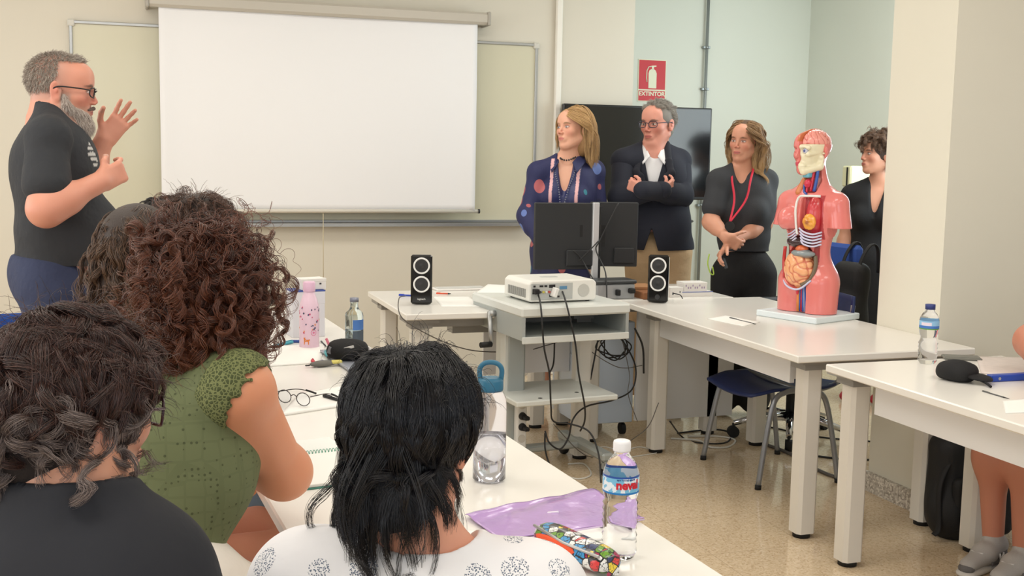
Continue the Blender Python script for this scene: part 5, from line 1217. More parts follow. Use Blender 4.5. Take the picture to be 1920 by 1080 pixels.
def woman_navy():
    Y0 = 5.95; c = atY(1076, 243, Y0); s = 1.02; R = look(-157, -6, 3); org = (c[0], Y0, 0)
    t = person('blonde woman in navy patterned blouse and long bead necklace behind the monitors', org)
    f = nrm((-.5, -.87, 0)); pel = atY(1052, 470, Y0); nb = atY(1065, 308, Y0)
    shR, shL = atY(1010, 324, Y0 + .02), atY(1113, 322, Y0 + .02); elR, elL = atY(990, 405, Y0 - .02), atY(1122, 405, Y0 - .0); wrR, wrL = atY(1020, 462, Y0 - .2), atY(1060, 465, Y0 - .2)
    skin = (226, 172, 144); F = Field(); head(F, c, R, s); F.cap(c + R @ np.array([-.025, 0, -.05]), nb + [0, .015, -.0], .048, .054, .03)
    torso(F, pel, nb, f, (shL, shR), 1.0, 1., .052); arm(F, shR, elR, wrR, (.044, .038, .025)); arm(F, shL, elL, wrL, (.044, .038, .025))
    hand(F, wrR, nrm((.7, -.15, -.5)), (0, -.5, 1), (.3, .9, 0), (.3,) * 5, .92); hand(F, wrL, nrm((-.7, -.15, -.6)), (0, -.5, 1), (.3, .9, 0), (.3,) * 5, .92)
    for y in (-.09, .09): h_ = pel + np.array([-f[1] * y, f[0] * y, -.03]); leg_(F, h_, (h_[0], h_[1] - .01, .48), (h_[0], h_[1], .08))
    fmesh('body', F, .0032, M_skin, t, org, skin, lambda P: face_paint(P, c, R, s, skin, lips=(196, 112, 106), brow=(150, 118, 84), iris=(86, 110, 120)))
    F = Field(); torso(F, pel, nb, f, (shL, shR), 1.02, 1.03, .053, 0, .012); arm(F, shR, elR, wrR, (.050, .050, .040), .004, .03); arm(F, shL, elL, wrL, (.050, .050, .040), .004, .03)
    dv = nrm(f * .9 + np.array([0, 0, .15])); a, b = nb + [0, 0, .06], nb + f * .12 + [0, 0, -.12]; F.cap(nb + [0, 0, .10], nb + [0, 0, .02], .07, .055, .008, -1)
    F.cap(nb + f * .06 + [0, 0, .06], nb + f * .138 + [0, 0, -.16], .058, .014, .008, -1)
    zb = .70
    for w_ in (wrR, wrL): pass
    F.cap(pel + [0, 0, .05], (pel[0], pel[1], .62), .15, .19, .05); F.post.append(cutbelow(.62))
    body = (38, 44, 88)
    pat = oval_print('navy_oval_print', (34, 38, 82), [(176, 92, 96), (36, 42, 84), (44, 122, 140), (98, 120, 180), (30, 34, 70), (178, 96, 100)], 11, .34)
    tor = fmesh('blouse', F, .005, pat, t, org, wrinkle=[(16, .002, 11), (45, .0012, 12)])
    # plain front panel and pink stripes, collar
    F = Field(); torso(F, pel, nb, f, (shL, shR), 1.02, 1.03, .053, 0, .0155)
    l_ = np.cross([0, 0, 1.], f)
    F.post += [cutplane(nb + l_ * .085, l_), cutplane(nb - l_ * .085, -l_), cutplane(nb + f * .03, -f), cutbelow(1.0), cutabove(nb[2] + .03)]
    F.cap(nb + [0, 0, .10], nb + [0, 0, .02], .07, .055, .008, -1); F.cap(nb + f * .06 + [0, 0, .06], nb + f * .138 + [0, 0, -.16], .058, .014, .008, -1)
    def stripes(P):
        q = (P - nb) @ l_; z = P[:, 2]; return [((np.abs(q - .072) < .0085) * 1., (226, 176, 178)), ((np.abs(q + .072) < .0085) * 1., (226, 176, 178))]
    fmesh('front_panel', F, .004, vcol_mat('navy_satin', .45, bump=(18, 3, .4, .01)), tor, org, (38, 44, 92), stripes, wrinkle=[(30, .0015, 13)])
    for sg in (1, -1):
        flap('collar', [nb + l_ * sg * .062 + [0, 0, .060] - f * .02, nb + l_ * sg * .038 + f * .088 + [0, 0, .012], nb + l_ * sg * .070 + f * .128 + [0, 0, -.045], nb + l_ * sg * .105 + f * .02 + [0, 0, .020]], mat('navy_collar', (36, 42, 84), .7), tor, org)
    sg = None
    # necklaces
    def beads(pts, r, m, name):
        mb = MB(); P = spline(pts, 14); acc = 0; last = P[0]
        for p in P:
            if np.linalg.norm(p - last) > r * 2.1 or p is P[0]: mb.sphere(p - np.array(org), r, 8, 5); last = p
        o = obj(name, mb, m, t); o['kind'] = 'stuff'; return o
    M_bd = mat('dark_beads', (44, 42, 46), .25); ch = nb + f * .095
    beads([nb + l_ * .055 + [0, 0, .05], nb + l_ * .03 + f * .06 + [0, 0, .03], nb + f * .072 + [0, 0, .022], nb - l_ * .03 + f * .06 + [0, 0, .03], nb - l_ * .055 + [0, 0, .05]], .0055, M_bd, 'choker')
    beads([nb + l_ * .058 + [0, 0, .045], nb + l_ * .055 + f * .10 + [0, 0, -.04], nb + l_ * .03 + f * .135 + [0, 0, -.12], nb + l_ * .012 + f * .172 + [0, 0, -.21], nb + f * .172 + [0, 0, -.30], nb - l_ * .012 + f * .172 + [0, 0, -.21], nb - l_ * .03 + f * .135 + [0, 0, -.12], nb - l_ * .055 + f * .10 + [0, 0, -.04], nb - l_ * .058 + [0, 0, .045]], .0042, mat('grey_beads', (120, 124, 140), .3), 'bead_necklace')
    ear = c + R @ np.array([-.004, .083, -.036]); obj('earring', MB().sphere(ear - np.array(org), .007, 10, 6), mat('pearl', (240, 230, 215), .25), t)
    m = hair_mat('blonde_hair', (150, 112, 68), (216, 180, 126), .35)
    cl = [(nb + [0, 0, -.05], np.eye(3), (.13, .15, .09), .2), (c + R @ np.array([0, 0, -.09]), R, (.06, .068, .09), .8)]
    fl = lambda D: np.stack([-.25 + 0 * D[:, 0], np.where(D[:, 1] > -.25, 1.0, -1.0) * (.5 + np.abs(D[:, 2])), -.4 + 0 * D[:, 2]], 1)
    hair(t, org, c, R, s, (150, 114, 72), m, [dict(n=14000, length=.235, keep=keep_std(.3, -.55, .34), flow=fl, lift=.25, grav=.55, vol=.020, colliders=cl, clumps=200, clump=.30, seed=11, minlen=.9, curl=(.002, .2), stiff=1.0, side=.8, part=-.25, wander=.03, fuzz=.001)], rad=.0006,
         cap_extra=lambda F, L: F.ell(L(-.04, .02, -.05), (.05, .085, .10), R, .03))
woman_navy()

# ---- man in dark blazer, arms crossed
def man_blazer():
    Y0 = 6.05; c = atY(1233, 233, Y0); s = 1.10; R = look(-148, 3); org = (c[0], Y0, 0)
    t = person('grey-haired man with glasses and crossed arms in dark navy blazer', org)
    f = nrm((-.42, -.9, 0)); pel = atY(1235, 465, Y0); nb = atY(1226, 288, Y0)
    shR, shL = atY(1168, 304, Y0), atY(1273, 304, Y0); elR, elL = atY(1163, 368, Y0 - .10), atY(1279, 366, Y0 - .12); wrR, wrL = atY(1244, 356, Y0 - .27), atY(1204, 356, Y0 - .33)
    skin = (222, 156, 136); F = Field(); head(F, c, R, s, False, 1.1); F.cap(c + R @ np.array([-.03, 0, -.05]), nb + [0, .02, 0], .058, .066, .03); F.cap(c + R @ np.array([.02, 0, -.085]), nb - np.array([0, .03, 0]), .035, .045, .04)
    torso(F, pel, nb, f, (shL, shR), 1.1, 1.08); arm(F, shR, elR, wrR, (.05, .043, .03)); arm(F, shL, elL, wrL, (.05, .043, .03))
    hand(F, wrL, nrm(atY(1184, 347, Y0 - .30) - wrL), (0, -.3, 1), (.2, 1, 0), (2.2, .9, .95, .95, .95), .88); hand(F, wrR, nrm(atY(1275, 336, Y0 - .22) - wrR), (.2, -.2, 1), (.1, 1, 0), (2.0, .35, .3, .35, .4), .86)
    for y in (-.095, .095): h_ = pel + np.array([-f[1] * y, f[0] * y, -.03]); leg_(F, h_, (h_[0], h_[1] - .01, .50), (h_[0], h_[1], .09), r=(.09, .06, .045))
    fmesh('body', F, .0034, M_skin, t, org, skin, lambda P: face_paint(P, c, R, s, skin, lips=(180, 96, 90), brow=(112, 96, 84), flush=1.3))
    # shirt
    F = Field(); torso(F, pel, nb, f, (shL, shR), 1.1, 1.09, 0, .01, .010); F.cap(nb + [0, 0, .12], nb + f * .03 + [0, 0, .04], .07, .052, .008, -1); F.cap(nb + f * .075 + [0, 0, .06], nb + f * .140 + [0, 0, -.08], .045, .014, .008, -1)
    zb = atY(1200, 412, Y0 - .1)[2]; F.post.append(cutbelow(zb - .01))
    l_ = np.cross([0, 0, 1.], f); sh = fmesh('shirt', F, .005, cloth('white_shirt', (236, 236, 238), bump=(120, .2, .002)), t, org, wrinkle=[(30, .0015, 21)])
    for sg in (1, -1):
        flap('collar', [nb + l_ * sg * .066 + [0, 0, .075] - f * .02, nb + l_ * sg * .022 + f * .108 + [0, 0, -.015], nb + l_ * sg * .062 + f * .128 + [0, 0, -.062], nb + l_ * sg * .088 + f * .01 + [0, 0, .035]], cloth('white_shirt', (236, 236, 238)), sh, org)
    # blazer
    F = Field(); torso(F, pel, nb, f, (shL, shR), 1.15, 1.13, 0, .012, .022); arm(F, shR, elR, wrR, (.058, .054, .044), .006, .03); arm(F, shL, elL, wrL, (.058, .054, .044), .006, .03)
    F.cap(pel + [0, 0, .05], pel + [0, 0, -.14], .155, .165, .06, flat=(f, .72))
    F.cap(nb + [0, 0, .14], nb + [0, 0, .02], .09, .068, .01, -1)
    apex = nb + f * .13 + [0, 0, -.27]
    def vee(f_, X, Y, Z):
        dx, dy, dz = X - nb[0], Y - nb[1], Z - nb[2]; lat = np.abs(dx * l_[0] + dy * l_[1]); fw_ = dx * f[0] + dy * f[1]; w_ = np.clip((dz + .27) * .235, 0, .07); w2 = np.clip((-.42 - dz) * .30, 0, .06)
        g = np.minimum(np.maximum(w_, w2) - lat, fw_ - .02); return np.maximum(f_, g)
    zj = atY(1240, 466, Y0)[2]; F.post += [cutbelow(zj)]
    # open only the torso front, arms are a second layer
    FT = Field(); torso(FT, pel, nb, f, (shL, shR), 1.15, 1.13, 0, .012, .022); FT.cap(pel + [0, 0, .05], pel + [0, 0, -.14], .155, .165, .06, flat=(f, .72)); FT.cap(nb + [0, 0, .14], nb + [0, 0, .02], .09, .068, .01, -1); FT.post += [vee, cutbelow(zj)]
    M_bl = cloth('blazer_wool', (30, 33, 46), bump=(220, .3, .002)); bl = fmesh('blazer', FT, .005, M_bl, t, org, wrinkle=[(18, .002, 23)])
    for nm, a, b, w_ in (('sleeve', shR, elR, wrR), ('sleeve', shL, elL, wrL)):
        FS = Field(); arm(FS, a, b, w_, (.062, .054, .044), .006, .03); fmesh(nm, FS, .005, M_bl, bl, org, wrinkle=[(30, .0025, 24)])
    for sg in (1, -1):
        mb = MB(); P = [nb + l_ * sg * .07 + [0, 0, .055] - f * .0, nb + l_ * sg * .085 + f * .105 + [0, 0, -.05], nb + l_ * sg * .10 + f * .138 + [0, 0, -.11], nb + l_ * sg * .07 + f * .146 + [0, 0, -.13], nb + l_ * sg * .012 + f * .155 + [0, 0, -.27]]
        F = Field(); 
        for i in range(len(P) - 1): F.cap(P[i], P[i + 1], .022 if i < 3 else .018, .022 if i < 2 else .012, .01, flat=(f, .4))
        fmesh('lapel', F, .004, mat('blazer_lapel', (24, 26, 38), .8, bump=(220, .3, .002)), bl, org)
    F = Field(); F.ell(pel + [0, 0, .0], (.13, .18, .14), look(-115), .04)
    for y in (-.095, .095): h_ = pel + np.array([-f[1] * y, f[0] * y, -.03]); leg_(F, h_, (h_[0], h_[1] - .01, .50), (h_[0], h_[1], .10), r=(.105, .085, .07))
    F.post.append(cutabove(zb)); fmesh('trousers', F, .006, cloth('khaki_trousers', (196, 166, 128), bump=(14, .5, .02)), t, org, wrinkle=[(22, .003, 25)])
    bp = [pel + np.array([math.cos(a) * .0, 0, 0]) + look(-115) @ np.array([.136 * math.cos(a), .184 * math.sin(a), zb - pel[2] - .01]) for a in np.linspace(0, 2 * PI, 40)]
    obj('belt', MB().tube([p - np.array(org) for p in bp], .015, 6, caps=False, flat=.5), mat('belt_leather', (34, 28, 26), .4), t)
    m = hair_mat('salt_grey_hair', (112, 106, 100), (190, 184, 174), .42)
    hair(t, org, c, R, s, (128, 122, 114), m, [dict(n=9000, length=.034, keep=keep_std(.35, -.6, .56), flow=flow_back(.5), lift=.28, grav=.10, vol=.010, clumps=220, clump=.35, seed=21, K=10, wander=.08)], rad=.0006, cap_r=.003, cap_keep='short')
    glasses(t, org, c, R, s, (44, 40, 60), (.023, .0165), .0020)
man_blazer()

# ---- woman with red lanyard
def woman_lanyard():
    Y0 = 5.62; c = atY(1397, 266, Y0); s = .96; R = look(-146, 0, -3); org = (c[0], Y0, 0)
    t = person('long-haired woman in dark top with red lanyard and hands crossed, smiling', org)
    f = nrm((-.55, -.84, 0)); pel = atY(1395, 505, Y0); nb = atY(1393, 326, Y0)
    shR, shL = atY(1348, 340, Y0), atY(1437, 340, Y0 + .02); elR, elL = atY(1333, 416, Y0 - .05), atY(1432, 418, Y0 - .06); wrR, wrL = atY(1362, 446, Y0 - .2), atY(1366, 458, Y0 - .17)
    skin = (214, 156, 128); F = Field(); head(F, c, R, s); F.cap(c + R @ np.array([-.025, 0, -.05]), nb + [0, .015, 0], .046, .052, .03)
    torso(F, pel, nb, f, (shL, shR), .94, .98, .05); arm(F, shR, elR, wrR, (.046, .039, .026)); arm(F, shL, elL, wrL, (.046, .039, .026))
    hand(F, wrR, nrm(atY(1385, 460, Y0 - .21) - wrR), (0, -.3, 1), (.2, 1, -.2), (.3, .45, .5, .5, .55), .92); hand(F, wrL, nrm(atY(1338, 490, Y0 - .18) - wrL), (-.4, -.8, .2), (.6, .6, 0), (.3, .35, .4, .45, .5), .92)
    for y in (-.09, .09): h_ = pel + np.array([-f[1] * y, f[0] * y, -.03]); leg_(F, h_, (h_[0], h_[1] - .01, .47), (h_[0], h_[1], .08))
    fmesh('body', F, .0032, M_skin, t, org, skin, lambda P: face_paint(P, c, R, s, skin, lips=(190, 100, 96), brow=(104, 78, 58), iris=(66, 48, 36)))
    F = Field(); torso(F, pel, nb, f, (shL, shR), .98, 1.04, .052, 0, .014); F.cap(shR, shR + (elR - shR) * .66, .060, .066, .03); F.cap(shL, shL + (elL - shL) * .66, .060, .066, .03)
    F.cap(nb + [0, 0, .10], nb + [0, 0, .02], .075, .06, .008, -1); F.cap(nb + f * .055 + [0, 0, .06], nb + f * .128 + [0, 0, -.10], .056, .012, .008, -1); zb = atY(1395, 470, Y0)[2]; F.post.append(cutbelow(zb))
    fmesh('top', F, .005, cloth('charcoal_knit', (52, 54, 58), bump=(240, .4, .002)), t, org, wrinkle=[(16, .0025, 31)])
    F = Field(); F.ell(pel, (.125, .156, .15), look(-123), .04)
    for y in (-.09, .09): h_ = pel + np.array([-f[1] * y, f[0] * y, -.03]); leg_(F, h_, (h_[0], h_[1] - .01, .47), (h_[0], h_[1], .10), r=(.092, .09, .09))
    F.post.append(cutabove(zb + .03)); fmesh('trousers', F, .007, cloth('black_trousers', (22, 22, 24)), t, org, wrinkle=[(22, .003, 32)])
    l_ = np.cross([0, 0, 1.], f); M_ln = mat('lanyard_red', (206, 34, 62), .6); bd = atY(1368, 424, Y0 - .19) - np.array(org)
    for sg in (1, -1): obj('lanyard', MB().tube(spline([nb + l_ * sg * .06 + [0, 0, .05] - np.array(org), nb + l_ * sg * .05 + f * .125 + [0, 0, -.03] - np.array(org), nb + l_ * sg * .03 + f * .175 + [0, 0, -.14] - np.array(org), bd + [0, 0, .02]], 8), .006, 6, flat=.35), M_ln, t)
    obj('badge_holder', MB().cyl(bd + f * -.004, bd + f * .008, .026, n=20), M_blk, t)
    wd = nrm(elL - wrL); wc = wrL + wd * .015 - np.array(org); mb = MB(); mb.tube([wc - wd * .010, wc + wd * .010], .0315, 16); obj('watch', mb, mat('white_watch', (226, 222, 216), .3), t)
    k = atY(1359, 494, Y0 - .19) - np.array(org); obj('key_fob', MB().box((-.02, -.008, -.032), (.02, .008, .032), R=look(-125, 0, 20), c=k, bev=.006), mat('dark_plastic', (60, 60, 62), .5), t)
    k2 = [atY(x, y, Y0 - .2) - np.array(org) for x, y in ((1330, 476), (1327, 494), (1332, 512), (1338, 514), (1336, 500))]; obj('green_cord', MB().tube(spline(k2, 6), .0035, 6), mat('lime_cord', (176, 206, 84), .6), t)
    m = hair_mat('light_brown_hair', (92, 66, 44), (176, 140, 98), .36, tip=((216, 180, 128), .8))
    cl = [(nb + [0, 0, -.07], np.eye(3), (.13, .17, .10), .2), (c + R @ np.array([0, 0, -.09]), R, (.058, .066, .09), .8)]
    fl = lambda D: np.stack([-.3 + 0 * D[:, 0], np.sign(D[:, 1] - .05) * (.5 + np.abs(D[:, 2])), -.4 + 0 * D[:, 2]], 1)
    hair(t, org, c, R, s, (92, 68, 48), m, [dict(n=14000, length=.33, keep=keep_std(.3, -.55, .34), flow=fl, lift=.25, grav=.6, vol=.022, colliders=cl, clumps=220, clump=.42, seed=31, minlen=.85, curl=(.006, .13), wander=.05, fuzz=.001, side=.5, part=.05, hug=.2)], rad=.0006, cap_extra=lambda F, L: F.ell(L(-.045, 0, -.06), (.045, .075, .10), R, .03))
woman_lanyard()

# ---- woman in black dress partly behind the pier
def woman_dress():
    Y0 = 5.8; c = atY(1646, 291, Y0); s = .98; R = look(178, -4); org = (c[0], Y0, 0)
    t = person('curly-haired woman in sleeveless black dress half hidden by the white pier', org)
    f = nrm((-.75, -.66, 0)); pel = atY(1640, 500, Y0); nb = atY(1650, 352, Y0); l_ = np.cross([0, 0, 1.], f)
    shR, shL = nb + [0, 0, -.055] - l_ * .165, nb + [0, 0, -.055] + l_ * .165
    elR, elL = shR + [-.03, 0, -.28], shL + [.03, 0, -.28]; wrR, wrL = elR + f * .1 + [0, 0, -.22], elL + f * .1 + [0, 0, -.22]
    skin = (206, 150, 122); F = Field(); head(F, c, R, s); F.cap(c + R @ np.array([-.025, 0, -.05]), nb + [0, .015, 0], .05, .055, .03)
    torso(F, pel, nb, f, (shL, shR), 1.02, 1.05, .052); arm(F, shR, elR, wrR); arm(F, shL, elL, wrL)
    hand(F, wrR, (-.1, 0, -1), f, None, (.3,) * 5, .92); hand(F, wrL, (-.1, 0, -1), f, -l_, (.3,) * 5, .92)
    for y in (-.09, .09): h_ = pel + np.array([-f[1] * y, f[0] * y, -.03]); leg_(F, h_, (h_[0], h_[1] - .01, .45), (h_[0], h_[1], .08))
    fmesh('body', F, .0035, M_skin, t, org, skin, lambda P: face_paint(P, c, R, s, skin, brow=(90, 70, 56)))
    F = Field(); torso(F, pel, nb, f, (shL, shR), 1.02, 1.06, .053, 0, .014); F.cap(pel + [0, 0, .02], (pel[0], pel[1], .35), .165, .22, .06); F.cap(nb + [0, 0, .10], nb + [0, 0, .02], .075, .06, .008, -1); F.cap(nb + f * .06 + [0, 0, .06], nb + f * .138 + [0, 0, -.16], .058, .014, .008, -1); F.post.append(cutbelow(.35))
    fmesh('dress', F, .006, cloth('black_dress', (20, 20, 23)), t, org, wrinkle=[(18, .003, 41)])
    for y in (-.09, .09):
        h_ = pel + np.array([-f[1] * y, f[0] * y, -.03]); F = Field(); shoe(F, (h_[0], h_[1], .09), f); F.post.append(cutbelow(.002)); fmesh('shoe', F, .006, mat('red_shoe', (186, 30, 52), .5), t, org)
    hair(t, org, c, R, s, (64, 46, 36), hair_mat('brown_curls', (58, 40, 30), (130, 98, 74), .4), [dict(n=4500, length=.11, keep=keep_std(.35, -.6, .5), flow=flow_crown(), lift=.8, grav=.25, vol=.035, clumps=260, clump=.7, seed=41, curl=(.010, .045), K=24)], rad=.0006, cap_r=.010)
woman_dress()
# ---- anatomical torso model on the long table
def anatomy():
    bc = atZ(1512, 583, .77); org = np.array([bc[0], bc[1], .7403]); yaw = -160; Rb = look(yaw)
    t = thing('anatomical_model', 'pink anatomical torso model with open chest, skull half and intestines on white base', 'anatomical model', tuple(org))
    o = org.copy(); o[2] = 0
    W_ = lambda x, y, z: o + Rb @ np.array([x, y, z])
    Rh = look(yaw - 10); s = .86; hc = W_(.012, 0, 1.485)
    loc = lambda X, Y, Z, R, c: ((X - c[0]) * R[0, 0] + (Y - c[1]) * R[1, 0] + (Z - c[2]) * R[2, 0], (X - c[0]) * R[0, 1] + (Y - c[1]) * R[1, 1] + (Z - c[2]) * R[2, 1], (X - c[0]) * R[0, 2] + (Y - c[1]) * R[1, 2] + (Z - c[2]) * R[2, 2])
    obj('base_board', MB().box((-.17, -.165, 0), (.15, .165, .028), R=Rb, bev=.004), mat('board_white', (226, 236, 240), .35), t)
    pink = (232, 128, 122)
    F = Field(); head(F, hc, Rh, s); F.cap(W_(-.012, 0, 1.44), W_(-.025, 0, 1.29), .044, .060, .03); F.cap(W_(-.02, 0, 1.345), W_(-.02, .10, 1.275), .03, .04, .04); F.cap(W_(-.02, 0, 1.345), W_(-.02, -.10, 1.275), .03, .04, .04)
    F.ell(W_(-.005, 0, 1.20), (.088, .125, .14), Rb, .04); F.ell(W_(0, 0, 1.06), (.074, .098, .13), Rb, .05); F.ell(W_(-.015, 0, .915), (.100, .132, .12), Rb, .05)
    for y in (-1, 1):
        F.cap(W_(-.01, y * .05, 1.27), W_(-.01, y * .128, 1.255), .05, .046, .03); F.cap(W_(-.01, y * .132, 1.26), W_(-.008, y * .150, 1.15), .047, .052, .02)
        F.cap(W_(-.005, y * .066, .90), W_(-.0, y * .064, .70), .083, .078, .02)
    F.ell(W_(.070, -.066, 1.185), (.050, .052, .054), Rb, .02)
    # openings
    F.box(W_(.085, .048, 1.20), (.045, .047, .092), Rb, .02, .008, -1); F.ell(W_(.085, .0, .985), (.060, .088, .110), Rb, .006, -1)
    F.box(W_(.075, .0, 1.105), (.035, .085, .035), Rb, .01, .008, -1); F.box(W_(.038, .022, 1.365), (.040, .030, .060), Rb, .01, .006, -1)
    F.box(W_(.085, .022, .835), (.030, .026, .09), Rb, .008, .006, -1)
    F.post.append(cutbelow(.770))
    def cuts(f, X, Y, Z):
        x, y, z = loc(X, Y, Z, Rh, hc); x, y, z = x / s, y / s, z / s
        a = np.minimum(np.minimum(y - .004, x + .012), np.minimum(.040 - z, z + .13)) * s
        b = np.minimum(np.minimum(y - .004, z - .040), .02 - np.abs(z) + .15) * s
        f = np.maximum(f, a); f = np.maximum(f, b)
        xb, yb, zb_ = loc(X, Y, Z, Rb, o); st = np.where(np.abs(yb) > .112, 1.152 - Z, -1); return np.maximum(f, np.where((Z > 1.09) & (Z < 1.2), st, -1))
    F.post.append(cuts)
    def pm(P):
        q = (P - hc) @ Rh / s; b = (P - o) @ Rb; near = np.abs(q).max(1) < .16
        return [(near * (q[:, 1] > .0) * (q[:, 2] > .030) * (q[:, 2] < .12) * 0, pink), (near * sm(q[:, 0], .075, .09) * sm(1 - (q[:, 1] / .024) ** 2 - ((q[:, 2] + .062) / .012) ** 2, 0, .4), (206, 60, 84)),
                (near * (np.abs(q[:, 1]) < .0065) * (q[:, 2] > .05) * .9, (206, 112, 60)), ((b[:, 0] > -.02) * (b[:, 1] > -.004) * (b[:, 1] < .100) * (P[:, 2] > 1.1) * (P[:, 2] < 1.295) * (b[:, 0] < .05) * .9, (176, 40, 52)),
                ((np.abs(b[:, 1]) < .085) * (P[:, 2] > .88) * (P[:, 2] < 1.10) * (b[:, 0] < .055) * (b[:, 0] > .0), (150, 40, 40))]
    M_gl = vcol_mat('model_plastic', .22, coat=.4)
    fmesh('torso_shell', F, .0028, M_gl, t, org, pink, pm)
    def part(nm, F, h, rgb, paint=None, disp=None, m=None): return fmesh(nm, F, h, m or M_gl, t, org, rgb, paint, disp=disp)
    # skull half
    F = Field(); L = lambda x, y, z: hc + Rh @ (np.array([x, y, z]) * s); e = lambda p, r, k=.012, op=1: F.ell(L(*p), np.array(r) * s, Rh, k, op)
    e((-.014, 0, .036), (.096, .074, .082)); e((.03, 0, -.02), (.058, .054, .08), .02); F.cap(L(-.012, .058, -.03), L(-.004, .055, -.075), .014, .014, .01); F.cap(L(-.004, .054, -.075), L(.07, .018, -.10), .017, .018, .012)
    e((.078, .0, -.075), (.02, .034, .024), .01); F.cap(L(.07, .05, -.012), L(-.005, .076, -.008), .008, .006, .006); e((.07, .044, -.012), (.016, .014, .012), .01); F.cap(L(.086, .01, .024), L(.075, .052, .02), .010, .010, .01)
    e((.095, .030, .004), (.030, .019, .016), .006, -1); e((.030, .074, -.012), (.030, .010, .020), .010, -1); e((.03, .066, -.045), (.03, .010, .012), .01, -1); e((.1, .0, -.035), (.02, .014, .018), .005, -1); e((.02, .080, .02), (.035, .012, .02), .01, -1)
    def sk(f, X, Y, Z):
        x, y, z = (v / s for v in loc(X, Y, Z, Rh, hc)); return np.maximum(f, np.maximum(np.maximum(.003 - y, z - .038), np.maximum(-.014 - x, -.122 - z)) * s)
    F.post.append(sk)
    part('skull_half', F, .0025, (240, 232, 200), lambda P: [((np.abs(((P - hc) @ Rh / s)[:, 2] + .0745) < .0012) * (((P - hc) @ Rh / s)[:, 0] > .05) * .5, (190, 176, 140))])
    F = Field(); F.ell(L(.074, .031, .004), np.array([.015, .015, .014]) * s, Rh); part('eyeball', F, .002, (206, 208, 230), lambda P: [(np.linalg.norm(P - L(.088, .034, .004), axis=1) < .006, (70, 90, 150))])
    F = Field(); F.ell(L(-.014, .0, .045), np.array([.090, .070, .070]) * s, Rh); F.post.append(lambda f, X, Y, Z: np.maximum(f, np.maximum(.007 * s - loc(X, Y, Z, Rh, hc)[1], .039 * s - loc(X, Y, Z, Rh, hc)[2])))
    wm = lambda P, sc_=170, sd=3: np.abs(snoise(P, sc_, sd, 8))
    part('brain_half', F, .0022, (244, 160, 148), lambda P: [(1 - sm(wm(P), .0, .35), (206, 92, 84))], lambda P: .003 * np.minimum(wm(P), .7))
    # chest
    F = Field(); F.ell(W_(.028, .050, 1.205), (.050, .040, .092), Rb); part('lung', F, .003, (206, 56, 66), lambda P: [(.5 * sm(snoise(P, 60, 2), -.2, 1), (226, 104, 96))])
    F = Field(); F.ell(W_(.080, .052, 1.178), (.016, .034, .036), Rb); F.ell(W_(.094, .052, 1.176), (.006, .007, .007), Rb, .004); part('breast_gland', F, .0022, (238, 166, 62), lambda P: [(np.exp(-(((P - W_(.098, .052, 1.176)) ** 2).sum(1) / .012 ** 2)) * .9, (150, 62, 30))], lambda P: .0012 * snoise(P, 300, 4))
    mw = mat('bone_white', (238, 236, 232), .3, coat=.3); L2 = lambda *a: W_(*a) - org
    obj('sternum_rim', MB().tube(spline([L2(.072, .10, 1.292), L2(.098, .05, 1.292), L2(.090, .0, 1.285), L2(.095, -.012, 1.24), L2(.094, -.010, 1.18), L2(.092, -.004, 1.135), L2(.090, .0, 1.12)], 6), .0055, 8), mw, t)
    for i in range(5):
        z = 1.136 - i * .0135
        obj('rib', MB().tube(spline([L2(.088, .006 + i * .003, z + .012), L2(.090, .035, z - .004), L2(.075, .07, z - .012), L2(.045, .096, z - .002)], 6), .0042, 8), mat('rib_pale', (214, 212, 236), .3, coat=.3), t)
        if i < 4: obj('rib', MB().tube(spline([L2(.088, -.008, z + .008), L2(.082, -.04, z - .012), L2(.055, -.082, z - .022)], 6), .0038, 8), mat('rib_pale', (214, 212, 236), .3, coat=.3), t)
    for nm, cen, r, rgb in (('diaphragm', (.045, -.02, 1.085), (.045, .062, .030), (58, 34, 38)), ('liver', (.070, .012, 1.055), (.026, .030, .018), (222, 112, 66)), ('stomach', (.072, .022, 1.035), (.034, .062, .019), (138, 148, 150))):
        F = Field(); F.ell(W_(*cen), r, Rb); part(nm, F, .003, rgb, None, lambda P: .001 * snoise(P, 120, 6))
    F = Field(); F.ell(W_(.055, -.004, .965), (.056, .072, .082), Rb); part('intestines', F, .0026, (246, 178, 128), lambda P: [(1 - sm(wm(P, 105, 9), .0, .30), (206, 104, 74))], lambda P: .007 * np.minimum(wm(P, 105, 9), .8))
    obj('colon', MB().tube(spline([L2(.060, .078, 1.03), L2(.062, .083, .98), L2(.072, .066, .925), L2(.088, .03, .895)], 6), .009, 10), mat('colon_brown', (112, 96, 74), .35, coat=.3), t)
    obj('cavity_rim', MB().tube(spline([L2(.060, -.092, 1.03), L2(.058, -.095, .96), L2(.078, -.070, .90), L2(.096, -.02, .878), L2(.096, .03, .880), L2(.078, .075, .92)], 6), .0045, 8), mat('rim_lilac', (206, 206, 232), .3), t)
    obj('muscle_edge', MB().tube(spline([L2(.066, -.083, 1.06), L2(.064, -.088, .99), L2(.076, -.072, .92)], 6), .008, 8), mat('muscle_red', (196, 52, 52), .3, coat=.3), t)
    # neck and thigh vessels
    mb_, mr = mat('vessel_blue', (46, 90, 176), .3, coat=.3), mat('vessel_red', (206, 36, 60), .3, coat=.3)
    for nm, m, pts, r in (('jugular_vein', mb_, [(.018, .040, 1.43), (.030, .044, 1.37), (.040, .040, 1.31)], .0075), ('carotid_artery', mr, [(.028, .030, 1.42), (.040, .030, 1.37), (.046, .026, 1.31)], .006), ('vein', mb_, [(.052, -.004, 1.34), (.058, .0, 1.31), (.066, .02, 1.298)], .005), ('artery', mr, [(.052, .012, 1.34), (.056, .012, 1.305)], .005)):
        obj(nm, MB().tube(spline([L2(*p) for p in pts], 5), r, 10), m, t)
